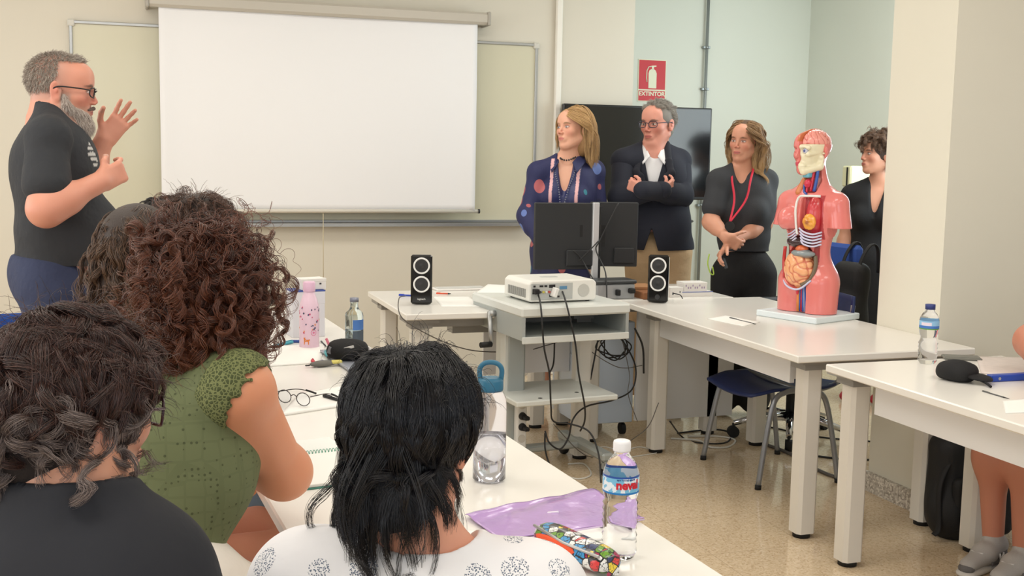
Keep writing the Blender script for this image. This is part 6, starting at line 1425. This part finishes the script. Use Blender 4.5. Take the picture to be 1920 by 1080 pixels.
    F = Field(); F.box(W_(.050, .010, 1.392), (.017, .018, .022), Rb, .008); part('larynx', F, .0025, (108, 184, 206))
    F = Field(); F.ell(W_(.054, .014, 1.345), (.012, .017, .020), Rb); part('thyroid', F, .0022, (214, 44, 74))
    F = Field(); F.cap(W_(.03, -.02, 1.36), W_(.045, -.035, 1.305), .014, .018, .01); part('neck_muscle', F, .003, (214, 128, 74))
    obj('thigh_panel', MB().tube([L2(.070, .003, .90), L2(.064, .002, .775)], .008, 8), mat('orange_strip', (230, 142, 70), .4), t)
    for i, (y, m) in enumerate(((.012, mb_), (.020, mr), (.027, mb_), (.034, mat('vessel_grey', (150, 160, 190), .3)), (.041, mb_))):
        obj('thigh_vessel', MB().tube(spline([L2(.070, y * .8 + .006, .90), L2(.068, y, .85), L2(.062, y + .002 * i - .004, .775)], 5), .0038, 8), m, t)
    obj('red_mark', MB().sphere(L2(.088, .012, .865), (.006, .006, .014), 10, 8), mr, t)
anatomy()

# ================================================================== SEATED FOREGROUND
def seated(label, c, R, s, nb, pel, f, sh, skin, arms, W=1., D=1., bust=.05, legs=True, extra=None, h=.0045, paintf=None, neck=(.048, .055), legdir=None, feet=None):
    org = (pel[0], pel[1], 0); t = person(label, org, None); F = Field(); head(F, c, R, s); F.cap(c + R @ np.array([-.028, 0, -.05]) * s, nb, neck[0], neck[1], .03)
    torso(F, pel, nb, f, sh, W, D, bust)
    for a in arms: arm(F, *a)
    ld = nrm(f if legdir is None else legdir)
    if legs:
        lt = np.cross([0, 0, 1.], ld)
        for y in (-.09, .09): h_ = pel + lt * y + [0, 0, -.04]; k_ = h_ + ld * .40 + [0, 0, -.0]; k_[2] = .47; leg_(F, h_, k_, (k_[0] + ld[0] * .03, k_[1] + ld[1] * .03, .08))
    if extra: extra(F)
    fmesh('body', F, h, M_skin, t, org, skin, lambda P: face_paint(P, c, R, s, skin) + (paintf(P) if paintf else [])); return t, org

# black-haired woman, white blouse
def woman_black_hair():
    c = atY(778, 818, 1.47); R = look(48, 8); s = .93; nb = atY(795, 1090, 1.44); f = nrm((.28, .96, 0)); pel = nb + np.array([-.03, -.10, -.50])
    sh = (atY(572, 1100, 1.50), atY(1000, 1125, 1.40)); skin = (222, 160, 132)
    el = [sh[0] + [-.02, .10, -.26], sh[1] + [.02, .10, -.26]]; wr = [el[0] + [.10, .20, .02], el[1] + [-.08, .22, .02]]
    def ex(F):
        for w_, a in zip(wr, el): hand(F, w_, nrm(w_ - a), (0, 0, 1) if False else (.3, .2, .9), None, (.3,) * 5, .92)
    t, org = seated('black-haired woman in white blouse with dotted circles, seen from behind', c, R, s, nb, pel, f, sh, skin, [(sh[i], el[i], wr[i]) for i in (0, 1)], 1.05, 1.0, h=.0038, extra=ex)
    F = Field(); torso(F, pel, nb, f, sh, 1.08, 1.08, .052, 0, .016, k=.06)
    for i in (0, 1): F.cap(sh[i], sh[i] + (el[i] - sh[i]) * .75, .066, .080, .05)
    F.cap(nb + [0, 0, .13], nb + [0, .02, .045], .085, .068, .01, -1)
    T = NT('dotted_circle_cotton'); v = T.coord('Object'); d = T.voro(15.5, vec=v, rnd=.3); dd = T.voro(420, vec=v); nz = T.noise(200, 2, vec=v)
    mk = T.math('MULTIPLY', T.math('LESS_THAN', d, .32), T.math('LESS_THAN', dd, .42)); T.base(T.mix(mk, lin((240, 239, 241)), lin((96, 108, 128)))); T.b.inputs['Roughness'].default_value = .8; T.bump(T.noise(9, 4, vec=v), .5, .015)
    fmesh('blouse', F, .005, T.m, t, org, wrinkle=[(12, .003, 51), (28, .0015, 52)])
    F = Field(); F.ell(pel + [0, 0, .0], (.14, .18, .13), look(70), .04); lt = np.cross([0, 0, 1.], f)
    for y in (-.09, .09): h_ = pel + lt * y + [0, 0, -.04]; k_ = h_ + f * .40; k_[2] = .47; leg_(F, h_, k_, (k_[0] + f[0] * .03, k_[1] + f[1] * .03, .12), r=(.10, .08, .07))
    fmesh('trousers', F, .008, cloth('dark_jeans', (46, 54, 76)), t, org)
    m = hair_mat('black_hair', (6, 6, 9), (22, 22, 30), .24, .6)
    cl = [(nb + [0, 0, -.06], np.eye(3), (.15, .12, .11), .3), (c + R @ np.array([-.03, 0, -.10]) * s, R, (.062, .062, .10), 1.0), (np.array(sh[0]), np.eye(3), (.08, .075, .085), .2)]
    def fl(D):
        v = D - np.array([-.35, .15, .85]); v[:, 2] -= .35; rs_ = D[:, 1] < -.35; v[rs_, 0] -= .8; return v
    Ln = lambda D, r: np.where(D[:, 1] < -.3, .13, np.where(D[:, 2] > .1, .19, .13)) * r.uniform(.6, 1.15, len(D))
    kp = keep_std(.3, -.80, .45); kp2 = lambda D: kp(D) & ~((D[:, 1] < -.5) & (D[:, 2] < .0) & (D[:, 0] > -.35)) & ~((D[:, 1] < -.35) & (D[:, 0] > .35))
    hair(t, org, c, R, s, (10, 10, 13), m, [dict(n=30000, length=Ln, keep=kp2, flow=fl, lift=.26, grav=.34, vol=.024, hug=.28, colliders=cl, clumps=420, clump=.46, seed=52, curl=(.002, .22), K=28, fuzz=.0012, wander=.07),
        dict(n=1500, length=lambda D, r: r.uniform(.17, .27, len(D)), keep=lambda D: (D[:, 0] < .3) & (D[:, 2] > -.6) & (D[:, 2] < .4) & ((D[:, 1] > .1) | (D[:, 0] < -.6)), flow=fl, lift=.3, grav=.5, vol=.020, hug=.16, colliders=cl, clumps=40, clump=.85, seed=53, curl=(.008, .25), K=28, fuzz=.0012, wander=.2),
        dict(n=260, length=lambda D, r: r.uniform(.02, .05, len(D)), keep=lambda D: D[:, 2] > .2, flow=fl, lift=.6, grav=.12, vol=.034, clumps=200, clump=.2, seed=54, K=20, fuzz=.0008)], rad=.00027, cap_r=.004, rough=.85,
        cap_extra=lambda F, L: F.ell(L(-.05, 0, -.05), (.045, .062, .08), R, .04))
    glasses(t, org, c, R, s, (170, 150, 120), (.024, .017), .0012)
woman_black_hair()

# dark short-haired woman, black tee
def woman_black_tee():
    c = atY(144, 770, 1.47); R = look(36, 8); s = .94; nb = atY(140, 972, 1.42); f = nrm((.22, .97, 0)); pel = nb + np.array([-.0, -.12, -.50])
    sh = (atY(-60, 1085, 1.50), atY(262, 1082, 1.42)); skin = (214, 158, 130)
    el = [sh[0] + [-.03, .10, -.26], sh[1] + [.03, .12, -.25]]; wr = [el[0] + [.12, .20, .04], el[1] + [.0, .22, .05]]
    def ex(F):
        for w_, a in zip(wr, el): hand(F, w_, nrm(w_ - a), (.3, .2, .9), None, (.3,) * 5, .92)
    t, org = seated('short wavy dark-haired woman with glasses in black t-shirt, nearest at left', c, R, s, nb, pel, f, sh, skin, [(sh[i], el[i], wr[i]) for i in (0, 1)], 1.1, 1.05, extra=ex, h=.0038, neck=(.056, .064))
    F = Field(); torso(F, pel, nb, f, sh, 1.13, 1.12, .052, 0, .014, k=.06)
    for i in (0, 1): F.cap(sh[i], sh[i] + (el[i] - sh[i]) * .7, .064, .070, .05)
    F.cap(nb + [0, 0, .14], nb + [0, .025, .045], .085, .070, .01, -1)
    fmesh('t_shirt', F, .005, mat('black_jersey', (26, 28, 36), .8, bump=(11, .35, .012)), t, org, wrinkle=[(12, .003, 61), (30, .0012, 62)])
    F = Field(); F.ell(pel, (.15, .18, .13), look(75), .04); lt = np.cross([0, 0, 1.], f)
    for y in (-.09, .09): h_ = pel + lt * y + [0, 0, -.04]; k_ = h_ + f * .40; k_[2] = .47; leg_(F, h_, k_, (k_[0] + f[0] * .03, k_[1] + f[1] * .03, .12), r=(.10, .08, .07))
    fmesh('trousers', F, .008, cloth('dark_jeans', (46, 54, 76)), t, org)
    m1 = hair_mat('dark_brown_hair', (30, 18, 16), (88, 58, 50), .33, .6); m2 = hair_mat('greying_hair', (48, 34, 32), (150, 134, 128), .35, .6)
    cl = [(c + R @ np.array([-.03, 0, -.09]) * s, R, (.066, .064, .09), .9), (nb + [0, 0, -.06], np.eye(3), (.16, .13, .11), .2)]
    def fl(D):
        v = D - np.array([-.1, .3, .95]); v[:, 2] -= .25; return v
    kp = keep_std(.3, -.92, .45)
    hair(t, org, c, R, s, (26, 17, 16), [m1, m2, m1], [dict(n=30000, length=lambda D, r: np.where(D[:, 2] > -.1, .12, .09) * r.uniform(.7, 1.1, len(D)), keep=lambda D: kp(D) & (D[:, 2] > -.45), flow=fl, lift=.35, grav=.24, vol=.018, hug=.34, colliders=cl, clumps=460, clump=.56, seed=61, curl=(.0055, .10), K=28, fuzz=.0014, wander=.16),
        dict(n=10000, length=lambda D, r: .115 * r.uniform(.6, 1.2, len(D)), keep=lambda D: (D[:, 2] < -.1) & (D[:, 2] > -.95) & (D[:, 0] < .32), flow=flow_crown(-.1, .6), lift=.5, grav=.16, vol=.022, hug=.25, colliders=cl, clumps=200, clump=.74, seed=62, curl=(.008, .06), K=22, fuzz=.001, wander=.3),
        dict(n=400, length=lambda D, r: r.uniform(.03, .07, len(D)), keep=lambda D: D[:, 2] > -.2, flow=fl, lift=.8, grav=.1, vol=.036, clumps=300, clump=.2, seed=63, curl=(.003, .06), K=18, fuzz=.001)], rad=.00028, cap_r=.004, rough=.85,
        cap_extra=lambda F, L: F.ell(L(-.04, 0, -.05), (.055, .068, .07), R, .04))
    glasses(t, org, c, R, s, (60, 30, 40), (.026, .019), .0022)
woman_black_tee()

# curly-haired woman, green sleeveless top
def woman_green():
    c = atY(389, 556, 2.14); R = look(66, 14, 0); s = .94; nb = atY(358, 728, 2.10); f = nrm((.50, .86, 0)); pel = atY(262, 1075, 2.00)
    sh = (atY(280, 760, 2.28), atY(452, 735, 1.98)); skin = (222, 152, 114)
    elR = atY(532, 885, 2.10); wrR = atY(455, 862, 2.32); elL = sh[0] + [.10, .16, -.24]; wrL = atY(452, 872, 2.48)
    def ex(F):
        hand(F, wrR, nrm((-.5, .35, -.45)), (-.2, .4, .9), None, (.4,) * 5, .95); hand(F, wrL, nrm((.2, .5, -.5)), (-.3, 0, .9), None, (.4,) * 5, .95)
    t, org = seated('curly auburn-brown haired woman in sleeveless green eyelet top leaning on table', c, R, s, nb, pel, f, sh, skin, [(sh[1], elR, wrR, (.052, .043, .030)), (sh[0], elL, wrL)], .90, 1.0, .03, extra=ex, h=.004, legdir=(.75, .66, 0))
    T = NT('green_eyelet'); v = T.coord('Object'); br = T.t.nodes.new('ShaderNodeTexBrick'); br.inputs['Scale'].default_value = 30; br.inputs['Mortar Size'].default_value = .03
    mp = T.t.nodes.new('ShaderNodeMapping'); mp.inputs['Rotation'].default_value = (1.57, 0, .7); T.l(v, mp.inputs[0]); T.l(mp.outputs[0], br.inputs[0]); dv = T.voro(95, vec=v, rnd=.25); ho = T.math('LESS_THAN', dv, .22); b2 = T.voro(34, 'DISTANCE_TO_EDGE', vec=v, rnd=.2)
    pt = T.math('LESS_THAN', b2, .07); c_ = T.mix(T.math('MULTIPLY', pt, .22), lin((104, 112, 76)), lin((80, 88, 56))); c_ = T.mix(T.math('MULTIPLY', T.math('MULTIPLY', ho, T.math('LESS_THAN', b2, .16)), .75), c_, lin((58, 66, 36)))
    T.base(c_); T.b.inputs['Roughness'].default_value = .8; T.bump(T.math('ADD', T.math('MULTIPLY', pt, .5), T.noise(10, 3, vec=v)), .4, .006)
    shi = tuple(nb + (p - nb) * .74 + [0, 0, .004] for p in sh); F = Field(); torso(F, pel, nb, f, shi, .92, 1.06, .031, 0, .013); F.cap(nb + [0, 0, .13], nb + [0, .02, .03], .08, .060, .01, -1)
    F.post.append(cutbelow(pel[2] - .06)); tp = fmesh('top', F, .0045, T.m, t, org, wrinkle=[(13, .003, 71), (32, .0012, 72)])
    T2 = NT('green_lace'); v = T2.coord('Object'); d = T2.voro(150, 'DISTANCE_TO_EDGE', vec=v); T2.base(T2.mix(T2.math('LESS_THAN', d, .12), lin((70, 78, 42)), lin((118, 124, 78)))); T2.b.inputs['Roughness'].default_value = .85; T2.bump(d, .8, .003)
    F = Field(); d = nrm(elR - sh[1]); o_ = nrm(sh[1] - nb); ax = nrm(d * .6 + o_ * .8)
    F.cap(sh[1] - o_ * .02, sh[1] + d * .05 - o_ * .0, .070, .069, .02); F.cap(sh[1] + [0, 0, .01], nb + (sh[1] - nb) * .55 + [0, 0, .01], .060, .050, .03)
    p0 = sh[1] + ax * .012; F.post.append(lambda f_, X, Y, Z: np.maximum(f_, (X - p0[0]) * ax[0] + (Y - p0[1]) * ax[1] + (Z - p0[2]) * ax[2] + .004 * np.sin(X * 260) + .004 * np.sin(Z * 300) + .002 * np.sin(Y * 280)))
    p1 = sh[1] - ax * .060; F.post.append(cutplane(p1, -ax)); fmesh('lace_sleeve', F, .0035, T2.m, tp, org)
    F = Field(); F.ell(pel + [0, 0, -.03], (.15, .18, .14), look(48), .04); ld = nrm((.75, .66, 0)); lt = np.cross([0, 0, 1.], ld)
    for y in (-.09, .09): h_ = pel + lt * y + [0, 0, -.04]; k_ = h_ + ld * .40; k_[2] = .47; leg_(F, h_, k_, (k_[0] + .03 * ld[0], k_[1] + .03 * ld[1], .12), r=(.105, .085, .07))
    fmesh('trousers', F, .007, cloth('white_trousers', (236, 230, 220), bump=(12, .4, .02)), t, org, wrinkle=[(16, .003, 73)])
    m = hair_mat('auburn_curls', (34, 17, 13), (104, 58, 40), .32, .55, tip=((150, 88, 58), .5))
    cl = [(c + R @ np.array([-.02, 0, -.10]) * s, R, (.07, .07, .10), 1.0), (nb + [0, 0, -.08], np.eye(3), (.16, .13, .11), .3)]
    Lc = lambda D, r: np.where(D[:, 2] > .2, .23, .19) * r.uniform(.6, 1.1, len(D))
    kp = keep_std(.32, -.85, .4)
    hair(t, org, c, R, s, (30, 17, 14), m, [dict(n=13000, length=Lc, keep=kp, flow=flow_crown(-.05, .95), lift=.8, grav=.30, vol=.026, hug=.16, colliders=cl, clumps=520, clump=.90, seed=71, curl=(.0095, .042), K=48, fuzz=.0008, wander=.2),
        dict(n=600, length=lambda D, r: r.uniform(.08, .20, len(D)), keep=kp, flow=flow_crown(-.05, .95), lift=.9, grav=.22, vol=.034, colliders=cl, clumps=260, clump=.9, seed=72, curl=(.010, .034), K=44, fuzz=.001)], rad=.00045, cap_r=.006, rough=.85,
        cap_extra=lambda F, L: F.ell(L(-.035, 0, -.05), (.062, .074, .085), R, .05))
woman_green()

# three further women down the row
def row_woman(label, px, Y, yaw, top_rgb, hm, base, spec, s=.97, ncol=(224, 160, 136), jeans=False, frac=.80, ld_=(.9, .42, 0), cap_r=.016, ce=None, pitch=5, bare=False):
    c = atY(px[0], px[1], Y); R = look(yaw, pitch); nb = c + np.array([-.03, -.03, -.20]); f = nrm((math.cos(math.radians(yaw)), math.sin(math.radians(yaw)), 0)); lt = np.cross([0, 0, 1.], f); pel = nb - f * .10 + [0, 0, -.46]
    sh = (nb + lt * .155 + [0, 0, -.06], nb - lt * .155 + [0, 0, -.06]); el = [p + f * .12 + [0, 0, -.24] for p in sh]; wr = [el[0] + f * .14 - lt * .08, el[1] + f * .14 + lt * .08]
    ld = nrm(ld_) if jeans else f
    def ex(F):
        for w_, a in zip(wr, el): hand(F, w_, nrm(w_ - a), (.1, .2, .9), None, (.3,) * 5, .9)
    t, org = seated(label, c, R, s, nb, pel, f, sh, ncol, [(sh[i], el[i], wr[i]) for i in (0, 1)], .98, 1., extra=ex, legdir=ld, h=.005)
    F = Field(); torso(F, pel, nb, f, sh, 1.0, 1.05, .05, 0, .012); F.cap(nb + [0, 0, .13], nb + [0, .02, .02], .08, .062, .01, -1)
    if not bare:
        for i in (0, 1): F.cap(sh[i], sh[i] + (el[i] - sh[i]) * .6, .058, .064, .04)
    F.post.append(cutbelow(pel[2] - .08)); fmesh('top', F, .006, cloth('row_top_%d_%d_%d' % top_rgb, top_rgb), t, org, wrinkle=[(16, .002, 80)])
    ll = np.cross([0, 0, 1.], ld); F = Field(); F.ell(pel + [0, 0, -.02], (.14, .17, .13), look(yaw), .04)
    for y in (-.09, .09):
        h_ = pel + ll * y + [0, 0, -.04]; k_ = h_ + ld * (.40); k_[2] = .47
        if jeans: F.cap(h_, h_ + (k_ - h_) * frac, .10, .085, .03)
        else: leg_(F, h_, k_, (k_[0], k_[1], .12), r=(.10, .08, .07))
    fmesh('shorts' if jeans else 'trousers', F, .006, cloth('light_denim', (122, 148, 170), bump=(90, .5, .003), var=(14, .18)) if jeans else cloth('dark_jeans', (46, 54, 76)), t, org, wrinkle=[(24, .002, 81)])
    hair(t, org, c, R, s, base, hm, spec(c, R, nb), rad=.0005, cap_r=cap_r, cap_extra=ce(R) if ce else None)
    return t
mB = hair_mat('long_brown_hair', (44, 30, 22), (112, 84, 64), .34)
row_woman('woman with long wavy brown hair, seated behind the speaker and beyond the black tee', (262, 490), 2.78, 78, (216, 170, 160), mB, (44, 31, 24), lambda c, R, nb: [dict(n=8000, length=.33, keep=keep_std(.3, -.75, .45), flow=flow_crown(-.1, .95), lift=.4, grav=.45, hug=.15, vol=.022, colliders=[(nb + [0, 0, -.08], np.eye(3), (.15, .13, .12), .4), (c + R @ np.array([-.02, 0, -.10]), R, (.06, .068, .10), 1.)], clumps=240, clump=.7, seed=81, curl=(.007, .06), K=40)], jeans=True, frac=.35, ce=lambda R: (lambda F, L: F.ell(L(-.05, 0, -.09), (.055, .085, .12), R, .04)), bare=True)
mC = hair_mat('mid_brown_hair', (40, 25, 20), (100, 70, 54), .36)
row_woman('brown-haired woman seated beyond the curly-haired one, only the crown showing', (372, 455), 3.30, 60, (90, 60, 70), mC, (40, 27, 22), lambda c, R, nb: [dict(n=6000, length=.16, keep=keep_std(.3, -.75, .45), flow=flow_crown(-.2, .95), lift=.6, grav=.3, vol=.035, clumps=300, clump=.6, seed=83, curl=(.006, .07), K=24, fuzz=.004), dict(n=150, length=.07, keep=lambda D: D[:, 2] > .5, flow=flow_crown(), lift=1.4, grav=.1, vol=.05, clumps=100, clump=.1, seed=84, K=12, fuzz=.003)], jeans=True, frac=.68, ld_=(1, -.12, 0))
mD = hair_mat('black_tied_hair', (14, 12, 12), (40, 34, 32), .3, .6)
def tied(c, R, nb): return [dict(n=6000, length=.12, keep=keep_std(.3, -.75, .45), flow=flow_back(.1), lift=.05, grav=.0, hug=.6, vol=.010, clumps=300, clump=.3, seed=85, K=18, fuzz=.001)]
w3 = row_woman('woman with smooth black tied-back hair, farthest along the left row', (320, 446), 3.75, 30, (60, 60, 70), mD, (16, 14, 14), tied, cap_r=.001)
q = atY(262, 413, 3.78); o_ = np.array(w3.location); obj('hair_tie', MB().tube([q - o_ + np.array([.014 * math.cos(a), .0, .014 * math.sin(a)]) for a in np.linspace(0, 2 * PI, 14)], .006, 8, caps=False), M_blk, w3)

# seated person at the right edge
def right_sitter():
    sx = .0; nb = np.array([3.22, 2.88, 1.12]); pel = np.array([3.42, 2.98, .56]); f = nrm((-.96, .1, 0)); c = nb + [-.05, 0, .19]; R = look(175, 20); sh = (nb + [0, -.16, -.06], nb + [0, .16, -.06])
    elR = atY(1935, 640, 3.06); wrR = elR + [-.12, -.20, -.035]; elL = nb + [-.16, -.28, -.30]; wrL = elL + [-.2, .1, .0]; skin = (196, 130, 104); org = (pel[0], pel[1], 0)
    t = person('seated person at right edge with bare shins and grey trainers under the table', org)
    F = Field(); head(F, c, R, .96); F.cap(c + [.03, 0, -.05], nb, .048, .054, .03); torso(F, pel, nb, f, sh, 1, 1, .05); arm(F, sh[1], elR, wrR, (.05, .05, .032)); arm(F, sh[0], elL, wrL)
    hand(F, wrR, (-.6, -.6, 0), (0, 0, 1), None, (.3,) * 5, .92); hand(F, wrL, (-1, 0, 0), (0, 0, 1), None, (.3,) * 5, .92)
    an = [atY(1864, 985, 3.22), atY(1922, 992, 3.10)]
    kn = [atY(1862, 792, 3.25), atY(1925, 800, 3.12)]
    for a, k_ in zip(an, kn): a[2] = .10; leg_(F, pel + [-.02, (a[1] - 3.1) * 1.2, -.02], k_, a, r=(.085, .060, .036)); m_ = k_ + (a - k_) * .30 + [.02, 0, 0]; F.ell(m_, (.060, .056, .11), None, .04)
    fmesh('body', F, .005, M_skin, t, org, skin)
    F = Field(); torso(F, pel, nb, f, sh, 1.02, 1.05, .05, 0, .013); F.post.append(cutbelow(pel[2] - .05)); fmesh('top', F, .007, cloth('row_top_90_60_70', (90, 60, 70)), t, org)
    F = Field(); F.ell(pel, (.14, .17, .12), None, .04)
    for k_ in kn: F.cap(pel + [-.02, (k_[1] - 3.1) * 1.0, -.02], k_ + [.12, 0, .01], .10, .085, .03)
    fmesh('shorts', F, .008, cloth('light_denim', (122, 148, 170)), t, org)
    hair(t, org, c, R, .96, (44, 31, 24), mC, [dict(n=1500, length=.2, keep=keep_std(), flow=flow_crown(), lift=.4, grav=.4, vol=.03, clumps=120, clump=.5, seed=91)], rad=.0006)
    M_mesh = mat('shoe_mesh', (178, 174, 170), .8, bump=(500, .6, .002)); M_sued = mat('shoe_suede', (108, 106, 106), .9); M_sole = mat('shoe_sole', (214, 210, 204), .6)
    for i, a in enumerate(an):
        d = nrm((-.93, -.36, 0)); Rs = look(math.degrees(math.atan2(d[1], d[0]))); Wp = lambda x, y, z: np.array([a[0], a[1], 0]) + Rs @ np.array([x, y, z]); root = None
        F = Field(); F.cap(Wp(-.03, 0, .075), Wp(.06, 0, .060), .040, .038, .03); F.cap(Wp(.06, 0, .055), Wp(.165, 0, .040), .038, .030, .03, flat=(np.array([0, 0, 1.]), .85)); F.cap(Wp(-.01, 0, .09), Wp(.0, 0, .115), .036, .036, .02); F.cap(Wp(-.0, 0, .13), Wp(.0, 0, .10), .027, .027, .006, -1); F.post.append(cutbelow(.022))
        root = fmesh('shoe', F, .0035, M_mesh, t, org)
        F = Field(); F.cap(Wp(-.035, 0, .012), Wp(.175, 0, .012), .043, .036, .02, flat=(np.array([0, 0, 1.]), .45)); fmesh('sole', F, .0035, M_sole, root, org)
        L_ = lambda *p: Wp(*p) - np.array(org)
        for sy in (-1, 1): obj('side_panel', MB().grid(lambda u, v: tuple(L_(-.03 + .11 * u, sy * (.0415 + .0015 - .006 * v), .028 + (.045 - .02 * u) * v)), 8, 5), M_sued, root, solid=.004, recalc=False)
        obj('toe_cap', MB().sphere(L_(.178, 0, .030), (.028, .030, .018), 14, 8), M_sued, root)
        for k in range(5): obj('lace', MB().tube(spline([L_(.02 + k * .022, -.022, .098 - k * .006), L_(.03 + k * .022, 0, .106 - k * .008), L_(.02 + k * .022, .022, .098 - k * .006)], 4), .0026, 6), mat('lace_grey', (222, 220, 218), .8), root)
        # the letter on the side facing the room (its own right side, -y local is camera side)
        for (x0, z0, x1, z1) in ((.0, .036, .006, .064), (.006, .064, .026, .036), (.026, .036, .032, .064)):
            obj('side_letter', MB().tube([L_(x0, .0462, z0), L_(x1, .0445, z1)], .0035, 6), mat('letter_white', (236, 236, 236), .6), root)
right_sitter()

# backpack on the floor by the pier
def backpack():
    b = atZ(1765, 1008, 0); o_ = np.array([b[0] + .13, b[1] + .02, 0]); t = thing('backpack', 'black backpack slumped on the floor between the tables by the pier', 'backpack', tuple(o_))
    F = Field(); F.box(o_ + [.02, .0, .20], (.17, .09, .20), look(-14, 0, 0), .07); F.ell(o_ + [-.06, -.02, .10], (.12, .10, .11), None, .06); F.ell(o_ + [.05, 0, .40], (.10, .07, .08), None, .08); F.post.append(cutbelow(.002))
    m = mat('backpack_nylon', (16, 16, 18), .7, bump=(180, .3, .002)); fmesh('bag_body', F, .006, m, t, tuple(o_), wrinkle=[(22, .004, 95)])
    F = Field(); F.box(o_ + [-.02, -.10, .14], (.12, .03, .11), look(-14), .03); fmesh('front_pocket', F, .006, m, t, tuple(o_), wrinkle=[(22, .003, 96)])
    obj('strap', MB().tube(spline([(-.10, -.03, .34), (-.17, -.04, .22), (-.18, -.06, .06), (-.20, -.06, .03)], 6), .014, 8, flat=.4), m, t)
    obj('top_handle', MB().tube(spline([(.02, 0, .46), (.05, 0, .50), (.09, 0, .46)], 5), .008, 8), m, t)
backpack()

def hanging_bag():
    o_ = np.array([3.46, 4.90, .74]); t = thing('backpack', 'black backpack hanging from the blue chair back behind the torso model', 'backpack', tuple(o_)); m = mat('backpack_nylon', (16, 16, 18), .7)
    F = Field(); F.box(o_ + [.0, 0, .0], (.05, .11, .20), look(4), .05); F.ell(o_ + [-.03, 0, -.08], (.07, .12, .12), None, .05); fmesh('bag_body', F, .006, m, t, tuple(o_), wrinkle=[(22, .006, 98)])
    for y in (-.07, .07): obj('strap', MB().tube(spline([(-.03, y, .10), (-.0, y, .22), (.05, y, .29), (.09, y, .27), (.10, y, .15)], 6), .014, 8, flat=.35), m, t)
hanging_bag()

# black caps on the tables
def cap_thing(cpt, yaw, label, logo, tilt=0, sc_=1.0):
    o_ = np.array(cpt, float); t = thing('cap', label, 'cap', tuple(o_)); R = look(yaw, tilt); P = lambda x, y, z: o_ + R @ (np.array([x, y, z]) * sc_)
    m = mat('cap_twill', (20, 20, 22), .8, bump=(300, .4, .002))
    F = Field(); F.ell(P(0, 0, .034), np.array([.070, .058, .044]) * sc_, R, .01); F.ell(P(-.005, .012, .058), np.array([.058, .030, .034]) * sc_, R, .006, -1); F.cap(P(-.05, -.01, .02), P(.02, -.045, .03), .012, .016, .02)
    F.post.append(cutbelow(o_[2] + .001)); cr = fmesh('crown', F, .0028, m, t, tuple(o_), wrinkle=[(40, .0018, 97)])
    F = Field(); F.ell(P(.074, -.012, .020), np.array([.045, .050, .011]) * sc_, look(yaw, 8), .006); F.ell(P(.074, -.012, .012), np.array([.040, .044, .008]) * sc_, look(yaw, 8), .004, -1); F.post.append(cutbelow(o_[2] + .0005)); fmesh('visor', F, .0025, m, t, tuple(o_))
    if logo:
        obj('logo_patch', MB().box((-.018, -.0012, -.0045), (.018, .0012, .0045), R=look(yaw, 0) @ np.array(Matrix.Rotation(-.3, 3, 'Y')), c=R @ np.array([.018, -.054, .048]) * sc_, bev=.001), mat('logo_silver', (196, 194, 190), .5), t)
        obj('side_mark', MB().box((-.008, -.0015, -.012), (.006, .0015, .012), R=look(yaw, 20), c=R @ np.array([-.050, -.040, .034]) * sc_, bev=.001), mat('mark_grey', (120, 120, 124), .5), t)
        obj('pink_tab', MB().box((-.004, -.004, -.013), (.004, .004, .013), R=look(yaw, -25), c=R @ np.array([-.066, -.012, .058]) * sc_, bev=.001), mat('tab_pink', (226, 130, 150), .5), t)
    else: obj('strap', MB().tube(spline([R @ np.array(p) * sc_ for p in ((.06, -.03, .02), (.10, -.05, .012), (.125, -.075, .004))], 5), .004, 6), m, t)
    return t
q = atZ(655, 676, .753); cap_thing((q[0], q[1] + .03, .7532), -25, 'black cap with silver logo patch on the clear document wallet', True, 0, 1.0)
q = atZ(1806, 716, .74); cap_thing((q[0], q[1] + .03, .7405), -52, 'black cap on the right table beside the blue binder', False, 0, .95)
